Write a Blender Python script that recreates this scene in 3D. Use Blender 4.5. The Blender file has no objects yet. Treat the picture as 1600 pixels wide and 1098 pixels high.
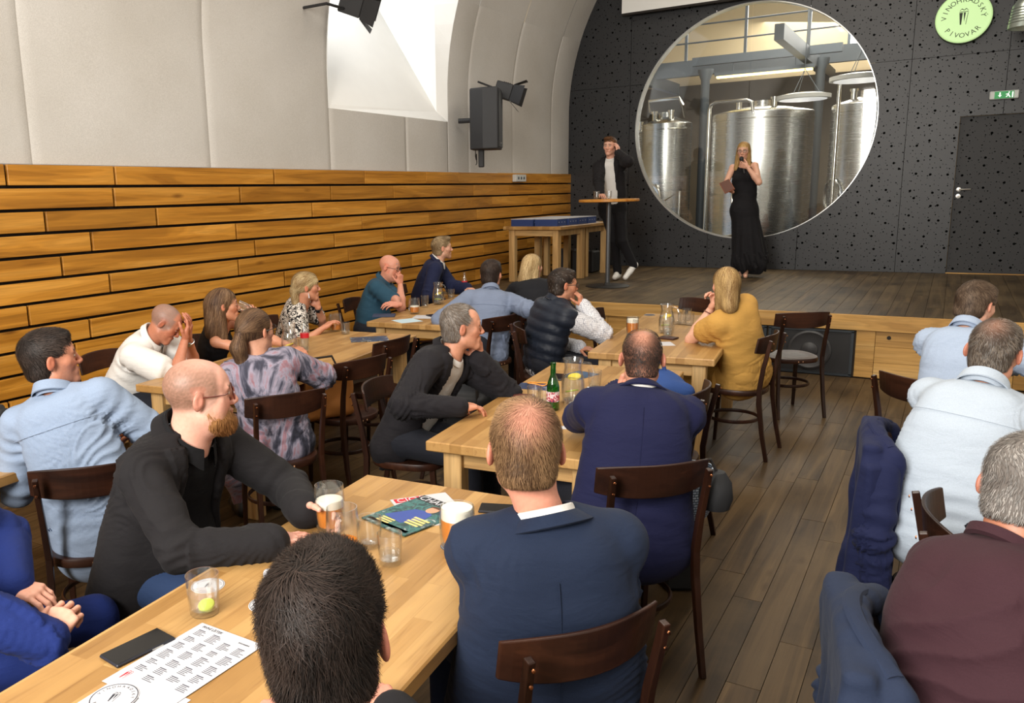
import bpy, bmesh, math, random
import numpy as np
from mathutils import Vector, Matrix

# ------------------------------------------------------------------ camera
# world: X across the hall (right +), Y towards the stage, Z up; camera foot at the origin
PP = np.array([650., 555.]); FPX = 1295.53; CAMH = 1.8
_v1 = np.array([1495., 283.]); _v2 = np.array([-1400., 357.])
def _dir(v):
    a = np.array([v[0]-PP[0], -(v[1]-PP[1]), -FPX]); return a/np.linalg.norm(a)
_Y = _dir(_v1); _X = -_dir(_v2); _Z = np.cross(_X, _Y); _Z /= np.linalg.norm(_Z); _X = np.cross(_Y, _Z)
CR = np.array([_X, _Y, _Z]); CC = np.array([0, 0, CAMH])
def ray(px, py): return CR @ np.array([px-PP[0], -(py-PP[1]), -FPX])
def onz(px, py, z):
    r = ray(px, py); return CC + r*((z-CAMH)/r[2])
def onx(px, py, x):
    r = ray(px, py); return CC + r*(x/r[0])
def ony(px, py, y):
    r = ray(px, py); return CC + r*(y/r[1])
scn = bpy.context.scene
cd = bpy.data.cameras.new('camera'); cam = bpy.data.objects.new('camera', cd); scn.collection.objects.link(cam)
cam.matrix_world = Matrix([[*CR[0], 0], [*CR[1], 0], [*CR[2], CAMH], [0, 0, 0, 1]])
cd.sensor_width = 36; cd.lens = FPX/1600*36; cd.shift_x = (800-PP[0])/1600; cd.shift_y = (PP[1]-549)/1600
cd.clip_start = .02; cd.clip_end = 80
scn.camera = cam

# ------------------------------------------------------------------ world, lights, exposure
w = bpy.data.worlds.new('world'); scn.world = w; w.use_nodes = True
w.node_tree.nodes['Background'].inputs[0].default_value = (.75, .85, 1, 1)
w.node_tree.nodes['Background'].inputs[1].default_value = .8
scn.cycles.max_bounces = 6; scn.cycles.diffuse_bounces = 3; scn.cycles.glossy_bounces = 3; scn.cycles.transmission_bounces = 4; scn.cycles.transparent_max_bounces = 16; scn.cycles.caustics_reflective = False; scn.cycles.caustics_refractive = False
vs = scn.view_settings
vs.view_transform = 'Standard'; vs.look = 'None'; vs.exposure = 0.42; vs.gamma = 1.0; vs.use_curve_mapping = False
def area(name, loc, aim, size, power, col=(1, .95, .88), sy=None):
    l = bpy.data.lights.new(name, 'AREA'); l.energy = power; l.size = size; l.color = col
    if sy: l.shape = 'RECTANGLE'; l.size_y = sy
    o = bpy.data.objects.new(name, l); scn.collection.objects.link(o); o.location = loc
    d = Vector(aim)-Vector(loc); o.rotation_euler = d.to_track_quat('-Z', 'Y').to_euler()
    return o
area('flash_bounce_light', (-1.3, -2.5, 3.35), (-2.3, 6.0, 1.3), 2.4, 430, (1, .96, .90))
area('ceiling_light_hall', (-1.6, 4.2, 5.6), (-1.6, 4.2, 0), 2.4, 150, (1, .91, .78), 5.0)
area('ceiling_light_stage', (-1.9, 10.4, 5.7), (-2.0, 10.8, 0), 2.4, 55, (1, .91, .78), 1.6)
area('window_daylight', (-6.1, 7.6, 4.5), (-4.8, 8.3, 2.6), 1.0, 22, (.94, .97, 1))
area('brewery_daylight', (-2.0, 19.0, 5.4), (-2.5, 16.0, 1.5), 3.5, 360, (1, .95, .86), 3.0)
area('brewery_lamp_light', (-2.0, 14.6, 5.6), (-2.2, 16.5, 1.5), 2.0, 150, (1, .93, .80), 2.0)

# ------------------------------------------------------------------ helpers
def L(r, g, b):
    f = lambda c: (c/255/12.92) if c/255 <= .04045 else ((c/255+.055)/1.055)**2.4
    return (f(r), f(g), f(b), 1)
COL = scn.collection
def put(o, parent=None):
    COL.objects.link(o)
    if parent is not None: o.parent = parent
    return o
def tag(o, label, cat, group=None):
    o['label'] = label; o['category'] = cat
    if group: o['group'] = group
    return o
def thing(name, label, cat, loc=(0, 0, 0), rz=0, group=None):
    o = bpy.data.objects.new(name, None); put(o); o.empty_display_size = .1
    o.location = loc; o.rotation_euler = (0, 0, rz)
    return tag(o, label, cat, group)
def struct(o):
    o['kind'] = 'structure'; return o
def dup(root, loc, rz, label, group=None, name=None):
    def cp(o, par):
        c = o.copy(); COL.objects.link(c); c.parent = par
        c.matrix_parent_inverse = o.matrix_parent_inverse.copy()
        for ch in o.children: cp(ch, c)
        return c
    r = cp(root, None); r.location = loc; r.rotation_euler = (0, 0, rz); r['label'] = label
    if group: r['group'] = group
    elif 'group' in r: del r['group']
    return r
class MB:
    def __init__(s): s.v = []; s.f = []; s.m = []; s.sm = []
    def add(s, vs_, fs, mi=0, sm=False):
        b = len(s.v); s.v += [tuple(map(float, v)) for v in vs_]
        s.f += [tuple(b+i for i in f) for f in fs]; s.m += [mi]*len(fs); s.sm += [sm]*len(fs); return s
    def box(s, c, d, rot=None, mi=0, bev=0):
        hx, hy, hz = d[0]/2, d[1]/2, d[2]/2
        if bev:
            b = min(bev, hx*.9, hy*.9, hz*.9); P = []
            for ax in range(3):
                for sx in (-1, 1):
                    for sy in (-1, 1):
                        for sz in (-1, 1):
                            q = [sx*(hx-b), sy*(hy-b), sz*(hz-b)]; q[ax] = (sx, sy, sz)[ax]*(hx, hy, hz)[ax]; P.append(q)
            bm = bmesh.new()
            for q in P: bm.verts.new(q)
            bmesh.ops.convex_hull(bm, input=bm.verts[:]); bmesh.ops.dissolve_limit(bm, angle_limit=.01, verts=bm.verts[:], edges=bm.edges[:])
            bm.verts.index_update()
            P = [v.co.copy() for v in bm.verts]; F = [[v.index for v in f.verts] for f in bm.faces]; bm.free()
        else:
            P = [Vector((x, y, z)) for x in (-hx, hx) for y in (-hy, hy) for z in (-hz, hz)]
            F = [(0, 1, 3, 2), (4, 6, 7, 5), (0, 4, 5, 1), (2, 3, 7, 6), (0, 2, 6, 4), (1, 5, 7, 3)]
        if rot is not None: P = [rot @ Vector(q) for q in P]
        return s.add([(q[0]+c[0], q[1]+c[1], q[2]+c[2]) for q in P], F, mi)
    def tube(s, pts, r, n=8, mi=0, cap=True, sq=False, closed=False):
        pts = [Vector(p) for p in pts]; N = len(pts)
        rr = list(r) if isinstance(r, list) else [r]*N
        V = []; pn = None
        for i, p in enumerate(pts):
            if closed: t = pts[(i+1) % N]-pts[i-1]
            else: t = pts[min(i+1, N-1)]-pts[max(i-1, 0)]
            t.normalize()
            if pn is None:
                a = Vector((0, 0, 1)) if abs(t.z) < .9 else Vector((0, 1, 0)); pn = (a-t*a.dot(t)).normalized()
            else: pn = (pn-t*pn.dot(t)).normalized()
            bn = t.cross(pn)
            ra = rr[i] if isinstance(rr[i], (tuple, list)) else (rr[i], rr[i])
            for k in range(n):
                a = 2*math.pi*(k+(.5 if sq else 0))/n; V.append(p+pn*math.cos(a)*ra[0]+bn*math.sin(a)*ra[1])
        F = []
        for i in range(N if closed else N-1):
            j = (i+1) % N
            for k in range(n): F.append((i*n+k, i*n+(k+1) % n, j*n+(k+1) % n, j*n+k))
        if cap and not closed: F += [tuple(reversed(range(n))), tuple((N-1)*n+k for k in range(n))]
        return s.add(V, F, mi, sm=not sq)
    def lathe(s, prof, n=24, c=(0, 0, 0), mi=0, ax='z'):
        V = []; F = []
        for r, z in prof:
            for k in range(n):
                a = 2*math.pi*k/n; q = (r*math.cos(a), r*math.sin(a), z)
                if ax == 'y': q = (q[0], q[2], q[1])
                if ax == 'x': q = (q[2], q[0], q[1])
                V.append((c[0]+q[0], c[1]+q[1], c[2]+q[2]))
        for i in range(len(prof)-1):
            for k in range(n): F.append((i*n+k, i*n+(k+1) % n, (i+1)*n+(k+1) % n, (i+1)*n+k))
        ring = abs(prof[0][0]-prof[-1][0]) < 1e-9 and abs(prof[0][1]-prof[-1][1]) < 1e-9
        if prof[0][0] > 1e-6 and not ring: F.append(tuple(reversed(range(n))))
        if prof[-1][0] > 1e-6 and not ring: F.append(tuple((len(prof)-1)*n+k for k in range(n)))
        return s.add(V, F, mi, sm=True)
    def prism(s, poly, z0, z1, mi=0):
        n = len(poly); V = [(x, y, z0) for x, y in poly]+[(x, y, z1) for x, y in poly]
        F = [tuple(reversed(range(n))), tuple(range(n, 2*n))]+[(i, (i+1) % n, n+(i+1) % n, n+i) for i in range(n)]
        return s.add(V, F, mi)
    def mesh(s, name, mats):
        me = bpy.data.meshes.new(name); me.from_pydata(s.v, [], s.f)
        for m in (mats if isinstance(mats, (list, tuple)) else [mats]): me.materials.append(m)
        me.polygons.foreach_set('material_index', s.m); me.polygons.foreach_set('use_smooth', s.sm)
        bm = bmesh.new(); bm.from_mesh(me); bmesh.ops.remove_doubles(bm, verts=bm.verts[:], dist=1e-6)
        bmesh.ops.recalc_face_normals(bm, faces=bm.faces[:]); bm.to_mesh(me); bm.free()
        if any(s.sm): me.set_sharp_from_angle(angle=math.radians(38))
        return me
    def build(s, name, mats, parent=None, loc=None, rot=None, bevel=0):
        o = bpy.data.objects.new(name, s.mesh(name, mats)); put(o, parent)
        if loc is not None: o.location = loc
        if rot is not None: o.rotation_euler = rot
        if bevel:
            md = o.modifiers.new('bevel', 'BEVEL'); md.width = bevel; md.segments = 2; md.limit_method = 'ANGLE'
        return o

# ------------------------------------------------------------------ materials
MATS = {}
class NT:
    def __init__(s, name):
        s.m = bpy.data.materials.new(name); s.m.use_nodes = True; s.t = s.m.node_tree; s.b = s.t.nodes['Principled BSDF']
    def n(s, ty, **kw):
        q = s.t.nodes.new(ty)
        for k, v in kw.items():
            if k in q.inputs: q.inputs[k].default_value = v
            else: setattr(q, k, v)
        return q
    def l(s, a, b): s.t.links.new(a, b)
    def ramp(s, fac, stops):
        r = s.n('ShaderNodeValToRGB'); e = r.color_ramp.elements
        while len(e) < len(stops): e.new(.5)
        for i, (p, c) in enumerate(stops): e[i].position = p; e[i].color = c
        s.l(fac, r.inputs[0]); return r.outputs[0]
    def mix(s, f, a, b, bt='MIX'):
        m = s.n('ShaderNodeMix', data_type='RGBA', blend_type=bt)
        for sock, v in ((m.inputs[0], f), (m.inputs[6], a), (m.inputs[7], b)):
            if hasattr(v, 'is_linked') or isinstance(v, bpy.types.NodeSocket): s.l(v, sock)
            else: sock.default_value = v
        return m.outputs[2]
    def math(s, op, a, b=None):
        m = s.n('ShaderNodeMath', operation=op)
        for i, v in enumerate((a, b)):
            if v is None: continue
            if isinstance(v, bpy.types.NodeSocket): s.l(v, m.inputs[i])
            else: m.inputs[i].default_value = v
        return m.outputs[0]
    def bump(s, h, st, dist=.01):
        b = s.n('ShaderNodeBump', Strength=st, Distance=dist); s.l(h, b.inputs['Height']); s.l(b.outputs[0], s.b.inputs['Normal']); return b
    def coord(s, kind='Object', scale=(1, 1, 1), rot=(0, 0, 0), offs=None):
        c = s.n('ShaderNodeTexCoord'); mp = s.n('ShaderNodeMapping'); mp.inputs['Scale'].default_value = scale; mp.inputs['Rotation'].default_value = rot
        s.l(c.outputs[kind], mp.inputs[0])
        if offs is not None: s.l(offs, mp.inputs['Location'])
        return mp.outputs[0]
def plain(name, col, rough=.5, metal=0., spec=.5, emit=None, es=0, noise=0, coat=0):
    if name in MATS: return MATS[name]
    t = NT(name); t.b.inputs['Base Color'].default_value = col; t.b.inputs['Roughness'].default_value = rough
    t.b.inputs['Metallic'].default_value = metal; t.b.inputs['Specular IOR Level'].default_value = spec
    t.b.inputs['Coat Weight'].default_value = coat
    if emit: t.b.inputs['Emission Color'].default_value = emit; t.b.inputs['Emission Strength'].default_value = es
    if noise:
        nz = t.n('ShaderNodeTexNoise', Scale=6., Detail=5.); t.l(t.coord(), nz.inputs[0])
        d = tuple(c*(1-noise) for c in col[:3])+(1,); t.l(t.mix(nz.outputs[0], d, col), t.b.inputs['Base Color'])
    MATS[name] = t.m; return t.m
def wood(name, c0, c1, c2, rough=.45, axis=0, sc=1., vary=.25, bump=.08, knots=True, dirt=None, space='Object', gl=1.5, spec=.35):
    """long grain along the local axis; every board shifts by its object random"""
    if name in MATS: return MATS[name]
    t = NT(name); oi = t.n('ShaderNodeObjectInfo')
    off = t.n('ShaderNodeCombineXYZ'); rnd = t.math('MULTIPLY', oi.outputs['Random'], 37.); t.l(rnd, off.inputs[0]); t.l(rnd, off.inputs[1]); t.l(rnd, off.inputs[2])
    s1 = [9*sc]*3; s1[axis] = .55*sc*gl/1.5
    co = t.coord(space, tuple(s1), offs=off.outputs[0])
    n1 = t.n('ShaderNodeTexNoise', Scale=1., Detail=3., Distortion=1.1); t.l(co, n1.inputs[0])
    s2 = [70*sc]*3; s2[axis] = 2.2*sc
    n2 = t.n('ShaderNodeTexNoise', Scale=1., Detail=4., Roughness=.65); t.l(t.coord(space, tuple(s2), offs=off.outputs[0]), n2.inputs[0])
    rings = t.math('FRACT', t.math('MULTIPLY', n1.outputs[0], 9.)); rings = t.math('ABSOLUTE', t.math('SUBTRACT', rings, .5))
    base = t.ramp(n1.outputs[0], [(.30, c0), (.52, c1), (.74, c2)])
    g = t.math('ADD', t.math('MULTIPLY', rings, .35), t.math('MULTIPLY', n2.outputs[0], .8))
    gr = t.ramp(g, [(.25, (.62, .62, .62, 1)), (.62, (1.08, 1.08, 1.08, 1))])
    c = t.mix(.75, base, gr, 'MULTIPLY')
    if knots:
        s3 = [5*sc]*3; s3[axis] = 1.5*sc
        vo = t.n('ShaderNodeTexVoronoi', Scale=1.); t.l(t.coord(space, tuple(s3), offs=off.outputs[0]), vo.inputs[0])
        k = t.ramp(vo.outputs['Distance'], [(.03, (.35, .28, .2, 1)), (.12, (1, 1, 1, 1))]); c = t.mix(.8, c, k, 'MULTIPLY')
    v = t.math('ADD', t.math('MULTIPLY', oi.outputs['Random'], 2*vary), 1-vary)
    hs = t.n('ShaderNodeHueSaturation'); t.l(v, hs.inputs['Value']); t.l(c, hs.inputs['Color']); c = hs.outputs[0]
    if dirt:
        nd = t.n('ShaderNodeTexNoise', Scale=1.6, Detail=6., Roughness=.6); t.l(t.n('ShaderNodeNewGeometry').outputs['Position'], nd.inputs[0])
        dm = t.ramp(nd.outputs[0], [(.42, (0, 0, 0, 1)), (.66, (1, 1, 1, 1))]); c = t.mix(t.math('MULTIPLY', dm, .55), c, dirt)
    t.l(c, t.b.inputs['Base Color']); t.b.inputs['Roughness'].default_value = rough; t.b.inputs['Specular IOR Level'].default_value = spec
    t.bump(g, bump, .004); MATS[name] = t.m; return t.m
def staves(name, cols, rough=.42, sw=.055, sl=.5):
    """butcher block: staves running along local Y"""
    if name in MATS: return MATS[name]
    t = NT(name); oi = t.n('ShaderNodeObjectInfo')
    br = t.n('ShaderNodeTexBrick', offset=.37, offset_frequency=2); br.inputs['Scale'].default_value = 1.
    br.inputs['Mortar Size'].default_value = .0006; br.inputs['Brick Width'].default_value = sl; br.inputs['Row Height'].default_value = sw
    br.inputs['Color1'].default_value = (0, 0, 0, 1); br.inputs['Color2'].default_value = (1, 1, 1, 1); br.inputs['Mortar'].default_value = (.25, .25, .25, 1); br.inputs['Bias'].default_value = 0
    t.l(t.coord('Object', (1, 1, 1), (0, 0, math.pi/2)), br.inputs[0])
    base = t.ramp(br.outputs['Color'], [(0, cols[0]), (.5, cols[1]), (1, cols[2])])
    off = t.n('ShaderNodeCombineXYZ'); t.l(t.math('MULTIPLY', br.outputs['Color'], 19.), off.inputs[2]); 
    n1 = t.n('ShaderNodeTexNoise', Scale=1., Detail=4., Distortion=.8); t.l(t.coord('Object', (34, 2.2, 34), offs=off.outputs[0]), n1.inputs[0])
    n2 = t.n('ShaderNodeTexNoise', Scale=1., Detail=3.); t.l(t.coord('Object', (160, 6, 160), offs=off.outputs[0]), n2.inputs[0])
    g = t.math('ADD', t.math('MULTIPLY', n1.outputs[0], .8), t.math('MULTIPLY', n2.outputs[0], .4))
    c = t.mix(.8, base, t.ramp(g, [(.34, (.60, .50, .40, 1)), (.55, (1, 1, 1, 1)), (.8, (1.1, 1.1, 1.1, 1))]), 'MULTIPLY')
    n3 = t.n('ShaderNodeTexNoise', Scale=3.2, Detail=5.); t.l(t.coord('Object', (1.5, 1, 1)), n3.inputs[0])
    c = t.mix(.35, c, t.ramp(n3.outputs[0], [(.32, (.55, .45, .36, 1)), (.5, (1, 1, 1, 1))]), 'MULTIPLY')
    t.l(c, t.b.inputs['Base Color']); t.b.inputs['Roughness'].default_value = rough; t.bump(g, .06, .003)
    MATS[name] = t.m; return t.m
def glass(name, col=(1, 1, 1, 1), ior=1.45, rough=0., thin=False):
    if name in MATS: return MATS[name]
    t = NT(name); t.b.inputs['Base Color'].default_value = col; t.b.inputs['Transmission Weight'].default_value = 1
    t.b.inputs['Roughness'].default_value = rough; t.b.inputs['IOR'].default_value = ior
    MATS[name] = t.m; return t.m
def clear(name, tint=(1, 1, 1, 1), refl=.12, body=.05, bodycol=(.9, .92, .92, 1)):
    """thin-walled glass: see-through with fresnel gloss (keeps renders clean and bright)"""
    if name in MATS: return MATS[name]
    t = NT(name); t.t.nodes.remove(t.b); o = t.t.nodes['Material Output']
    tr = t.n('ShaderNodeBsdfTransparent'); tr.inputs[0].default_value = tint
    gl = t.n('ShaderNodeBsdfGlossy'); gl.inputs['Roughness'].default_value = .03
    df = t.n('ShaderNodeBsdfDiffuse'); df.inputs[0].default_value = bodycol
    lw = t.n('ShaderNodeLayerWeight'); lw.inputs[0].default_value = .5; fc = t.math('POWER', lw.outputs['Facing'], 2.4)
    m0 = t.n('ShaderNodeMixShader'); m0.inputs[0].default_value = body; t.l(tr.outputs[0], m0.inputs[1]); t.l(df.outputs[0], m0.inputs[2])
    m1 = t.n('ShaderNodeMixShader'); t.l(t.math('ADD', t.math('MULTIPLY', fc, .75), refl*.6), m1.inputs[0]); t.l(m0.outputs[0], m1.inputs[1]); t.l(gl.outputs[0], m1.inputs[2])
    t.l(m1.outputs[0], o.inputs[0]); MATS[name] = t.m; return t.m
# ================================================================== THE SETTING
random.seed(4)
WXL, WXR, YB, YF, STZ, STY = -5.38, 2.4, 13.1, -3.0, .6, 8.68
m_floor = wood('floor_oak', L(50, 38, 25), L(78, 61, 40), L(106, 85, 57), .48, axis=1, vary=.16, spec=.22, dirt=L(98, 80, 56), bump=.12, sc=1.2)
m_stage = wood('stage_oak', L(54, 44, 33), L(82, 67, 48), L(110, 92, 66), .48, axis=1, vary=.16, spec=.22, dirt=L(112, 97, 72), bump=.12)
m_plank = wood('wall_oak', L(150, 97, 28), L(190, 130, 46), L(208, 150, 66), .40, axis=1, vary=.13, bump=.05)
m_front = wood('stage_front_oak', L(160, 118, 60), L(192, 148, 82), L(206, 166, 104), .5, axis=0, vary=.10)
m_black = plain('batten_black', L(30, 24, 20), .8)
m_gap = plain('floor_gap', L(58, 47, 36), .9)
def acoustic():
    t = NT('acoustic_fabric_white'); n = t.n('ShaderNodeTexNoise', Scale=160., Detail=3.); t.l(t.n('ShaderNodeNewGeometry').outputs['Position'], n.inputs[0])
    n2 = t.n('ShaderNodeTexNoise', Scale=1.1, Detail=4.); t.l(t.n('ShaderNodeNewGeometry').outputs['Position'], n2.inputs[0])
    c = t.mix(n.outputs[0], L(176, 172, 166), L(222, 219, 214)); c = t.mix(.30, c, t.ramp(n2.outputs[0], [(.3, L(215, 210, 200)), (.6, L(255, 255, 255))]), 'MULTIPLY')
    t.l(c, t.b.inputs['Base Color']); t.b.inputs['Roughness'].default_value = .95; t.b.inputs['Specular IOR Level'].default_value = .1; t.bump(n.outputs[0], .25, .004); return t.m
m_white = acoustic()
m_plaster = plain('white_plaster', L(240, 239, 235), .8, noise=.05)
def perforated(name, base, rough):
    t = NT(name); co = t.n('ShaderNodeTexCoord'); mp = t.n('ShaderNodeMapping'); mp.inputs['Rotation'].default_value = (math.pi/2, 0, 0)
    t.l(co.outputs['Object'], mp.inputs[0])
    hole = None
    for sc, rad in ((5.0, .019), (8.5, .009), (14., .0055)):
        v = t.n('ShaderNodeTexVoronoi', voronoi_dimensions='2D', Scale=sc, Randomness=.75); t.l(mp.outputs[0], v.inputs[0])
        h = t.math('LESS_THAN', v.outputs['Distance'], rad*sc*.8); hole = h if hole is None else t.math('MAXIMUM', hole, h)
    nz = t.n('ShaderNodeTexNoise', Scale=3., Detail=4.); t.l(co.outputs['Object'], nz.inputs[0])
    c = t.mix(nz.outputs[0], tuple(.8*q for q in base[:3])+(1,), base)
    t.l(t.mix(hole, c, (.004, .004, .004, 1)), t.b.inputs['Base Color'])
    t.l(t.math('ADD', t.math('MULTIPLY', hole, .4), rough), t.b.inputs['Roughness']); t.l(t.math('SUBTRACT', .55, t.math('MULTIPLY', hole, .55)), t.b.inputs['Specular IOR Level'])
    t.bump(t.math('SUBTRACT', 1., hole), .5, .01); return t.m
m_perf = perforated('perforated_black_panel', L(36, 37, 40), .42)

# floor and its planks
fl = struct(MB().box(((WXL+WXR)/2, (YF+STY)/2, -.06), (WXR-WXL+.4, STY-YF+.4, .1)).build('floor', m_gap))
pw = .122; lens = (1.15, 1.45, 1.8)
pm = [MB().box((0, 0, 0), (pw-.0025, l-.003, .012)).mesh('plank', m_floor) for l in lens]
x = -4.72
while x < 1.0:
    y = .1-random.random()*1.4
    while y < STY-.05:
        k = random.randrange(3); l = lens[k]
        if y+l > STY-.02:
            l = STY-.02-y; me = MB().box((0, 0, 0), (pw-.0025, l-.003, .012)).mesh('plank', m_floor)
        else: me = pm[k]
        if y+l > .4:
            o = put(bpy.data.objects.new('plank', me), fl); o.location = (x+pw/2, y+l/2, -.006+random.uniform(-.0004, .0002))
        y += l
    x += pw
# stage
st = struct(MB().box(((WXL+WXR)/2, (STY+.03+YB)/2, (STZ-.03)/2), (WXR-WXL, YB-STY-.03, STZ-.03)).build('floor_stage', m_gap))
x = WXL+.03; k = 0
while x < 1.7:
    y = STY+.02
    while y < YB-.02:
        l = min(random.choice((1.2, 1.6, 2.0)) if y > STY+.1 else random.choice((.7, 1.1, 1.7)), YB-.01-y)
        o = put(bpy.data.objects.new('plank', MB().box((0, 0, 0), (.146, l-.003, .028)).mesh('plank', m_stage)), st); o.location = (x+.074, y+l/2, STZ-.014+random.uniform(-.0005, 0)); y += l
    x += .1485
for x0, x1 in ((WXL+.02, -3.6), (-3.6, -1.1), (-1.1, 1.4)):
    b = MB().box((0, 0, 0), (x1-x0-.003, .035, .145), bev=.003).build('fascia_board', m_front, st, loc=((x0+x1)/2, STY+.005, STZ-.0745))
SUBX0, SUBX1 = -2.22, -.69
for r in range(3):
    for x0, x1 in ((WXL+.02, -4.1), (-4.1, -3.1), (-3.1, SUBX0-.01), (SUBX1+.01, -.52), (-.52, .55), (.55, 1.4)):
        MB().box((0, 0, 0), (x1-x0-.003, .025, .1495), bev=.002).build('front_board', m_front, st, loc=((x0+x1)/2, STY+.03, .079+r*.151))
MB().lathe([(0, 0), (.018, 0), (.018, .004), (0, .004)], 12, ax='y').build('cable_hole', m_black, st, loc=(-.41, STY+.012, .395))

# wainscot of oak planks over black battens
wl = struct(MB().box((WXL-.06, (YF+YB)/2, 1.035), (.1, YB-YF, 2.07)).build('wall_left', m_black))
rows = [2.07-.001-i*.1588 for i in range(13)]
jj = {0: [(8, 255), (178, 255), (428, 262), (570, 266), (666, 268), (717, 270), (800, 270)], 1: [(375, 300), (517, 300), (615, 300), (740, 295), (796, 293), (848, 290)],
      2: [(71, 340), (245, 335), (488, 325), (604, 318), (715, 310), (769, 308), (825, 305), (863, 303)], 3: [(369, 357), (566, 345), (671, 338), (745, 330), (847, 322)],
      4: [(97, 412), (399, 385), (523, 375), (601, 368), (724, 350)], 5: [(172, 435), (373, 415), (545, 398), (667, 386), (776, 368)],
      6: [(45, 490), (445, 430), (519, 424), (644, 408), (756, 388)], 7: [(345, 480), (560, 445), (680, 420)], 8: [(120, 560), (470, 470), (600, 452)]}
for i, zt in enumerate(rows):
    h = .1375; zc = zt-h/2
    if zc < .03: break
    ys = sorted([float(onx(px, py, WXL+.05)[1]) for px, py in jj.get(i, [])])
    if not ys: ys = [2.5+random.uniform(0, 1.6)]
    y0 = ys[0]
    while y0 > .5:
        y0 -= random.uniform(1.1, 1.7); ys.insert(0, y0)
    while ys[-1] < YB-1.3: ys.append(ys[-1]+random.uniform(.8, 1.4))
    ys.append(YB-.005)
    for a, b in zip(ys[:-1], ys[1:]):
        g = .02 if b < 8.2 else .006
        MB().box((0, 0, 0), (.03, b-a-g, h), bev=.0025).build('plank', m_plank, wl, loc=(WXL+.034+random.uniform(-.002, .002), (a+b)/2, zc))

# white acoustic wall panels and vault above
VCX, VA, VB, VZ = -1.49, 3.89, 3.64, 3.0
def vault(t): return (VCX-VA*math.cos(t), VZ+VB*math.sin(t))
def wallx(z):
    if z <= VZ: return WXL
    return VCX-VA*math.sqrt(max(0, 1-((z-VZ)/VB)**2))
NY0, NY1, NZ0, NZ1 = 6.84, 9.2, 2.68, 4.95
wu = struct(MB().box((WXL-1.35, (YF+YB)/2, 3.6), (.1, YB-YF, 3.1)).build('wall_left_upper', m_plaster))
ye = [YF, -1.2, .3, 1.9, 3.53, 5.19, NY0, 8.25, NY1, 9.72, 11.02, 12.39, YB]
def strip(y0, y1, z0, z1, n=14):
    m = MB(); V = []; F = []; bulge = [(.0, .012), (.012, 0), (.05, -.006), (.5, -.010), (.95, -.006), (.988, 0), (1, .012)]
    for i in range(n+1):
        z = z0+(z1-z0)*i/n; x = wallx(z)
        for u, dxx in bulge: V.append((x-dxx, y0+(y1-y0)*u, z))
    k = len(bulge)
    for i in range(n):
        for j in range(k-1): F.append((i*k+j, i*k+j+1, (i+1)*k+j+1, (i+1)*k+j))
    m.add(V, F, sm=True); return m
for a, b in zip(ye[:-1], ye[1:]):
    inn = a >= NY0-.01 and b <= NY1+.01
    strip(a, b, 2.075, NZ0 if inn else 4.1).build('wall_panel', m_white, wu)
# sill / reveals of the window niche cut into the vault
rv = MB()
zs = [NZ0+(NZ1-NZ0)*i/10 for i in range(11)]
fl0 = [(WXL, NY0, NZ0), (WXL, NY1, NZ0), (WXL-.09, NY1-.12, NZ0+.12), (WXL-.02, NY0, NZ0+.04), (WXL-1.28, NY1-.2, 4.75), (WXL-1.28, NY0+.1, 4.75)]
rv.add(fl0, [(0, 1, 2, 3), (3, 2, 4, 5)])
for i in range(10):
    za, zb = zs[i], zs[i+1]
    rv.add([(wallx(za), NY1, za), (wallx(zb), NY1, zb), (WXL-.09, NY1-.12, max(zb, NZ0+.12)), (WXL-.09, NY1-.12, max(za, NZ0+.12))], [(0, 1, 2, 3)])
    rv.add([(wallx(za), NY0, za), (wallx(zb), NY0, zb), (WXL-1.28, NY0+.1, zb), (WXL-1.28, NY0+.1, za)], [(0, 1, 2, 3)])
rv.add([(WXL-.09, NY1-.12, NZ0+.1), (WXL-.09, NY1-.12, NZ1), (WXL-1.3, NY1-.2, NZ1), (WXL-1.3, NY1-.2, 3.2)], [(0, 1, 2, 3)])
rv.add([(WXL+.3, NY0, NZ1), (WXL+.3, NY1, NZ1), (WXL-1.3, NY1, NZ1+.5), (WXL-1.3, NY0, NZ1+.5)], [(0, 1, 2, 3)])
rv.build('window_niche', m_plaster, wu)
# vault: ceiling object of panels from the left wall over to the right
ce = struct(MB().box((VCX, (YF+YB)/2, VZ+VB+.15), (3, YB-YF, .1)).build('ceiling', m_plaster))
T0 = math.asin((4.1-VZ)/VB); ts = [T0, .75, 1.25, 1.9, 2.5, math.pi]
for a, b in zip(ye[:-1], ye[1:]):
    inn = a >= NY0-.01 and b <= NY1+.01
    for q, (ta, tb) in enumerate(zip(ts[:-1], ts[1:])):
        if inn and q == 0: ta = math.asin((NZ1-VZ)/VB)
        if tb-ta < .01: continue
        m = MB(); V = []; F = []; n = 8
        for i in range(n+1):
            xx, zz = vault(ta+(tb-ta)*i/n); V += [(xx, a+.004, zz), (xx, b-.004, zz)]
        F = [(2*i, 2*i+1, 2*i+3, 2*i+2) for i in range(n)]; m.add(V, F, sm=True); m.build('vault_panel', m_white, ce)
struct(MB().box((WXR+.05, (YF+YB)/2, 1.5), (.1, YB-YF, 3.04)).build('wall_right', m_plaster))
struct(MB().box((VCX, YF-.05, 3.4), (8.4, .1, 6.9)).build('wall_front', m_plaster))

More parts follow.
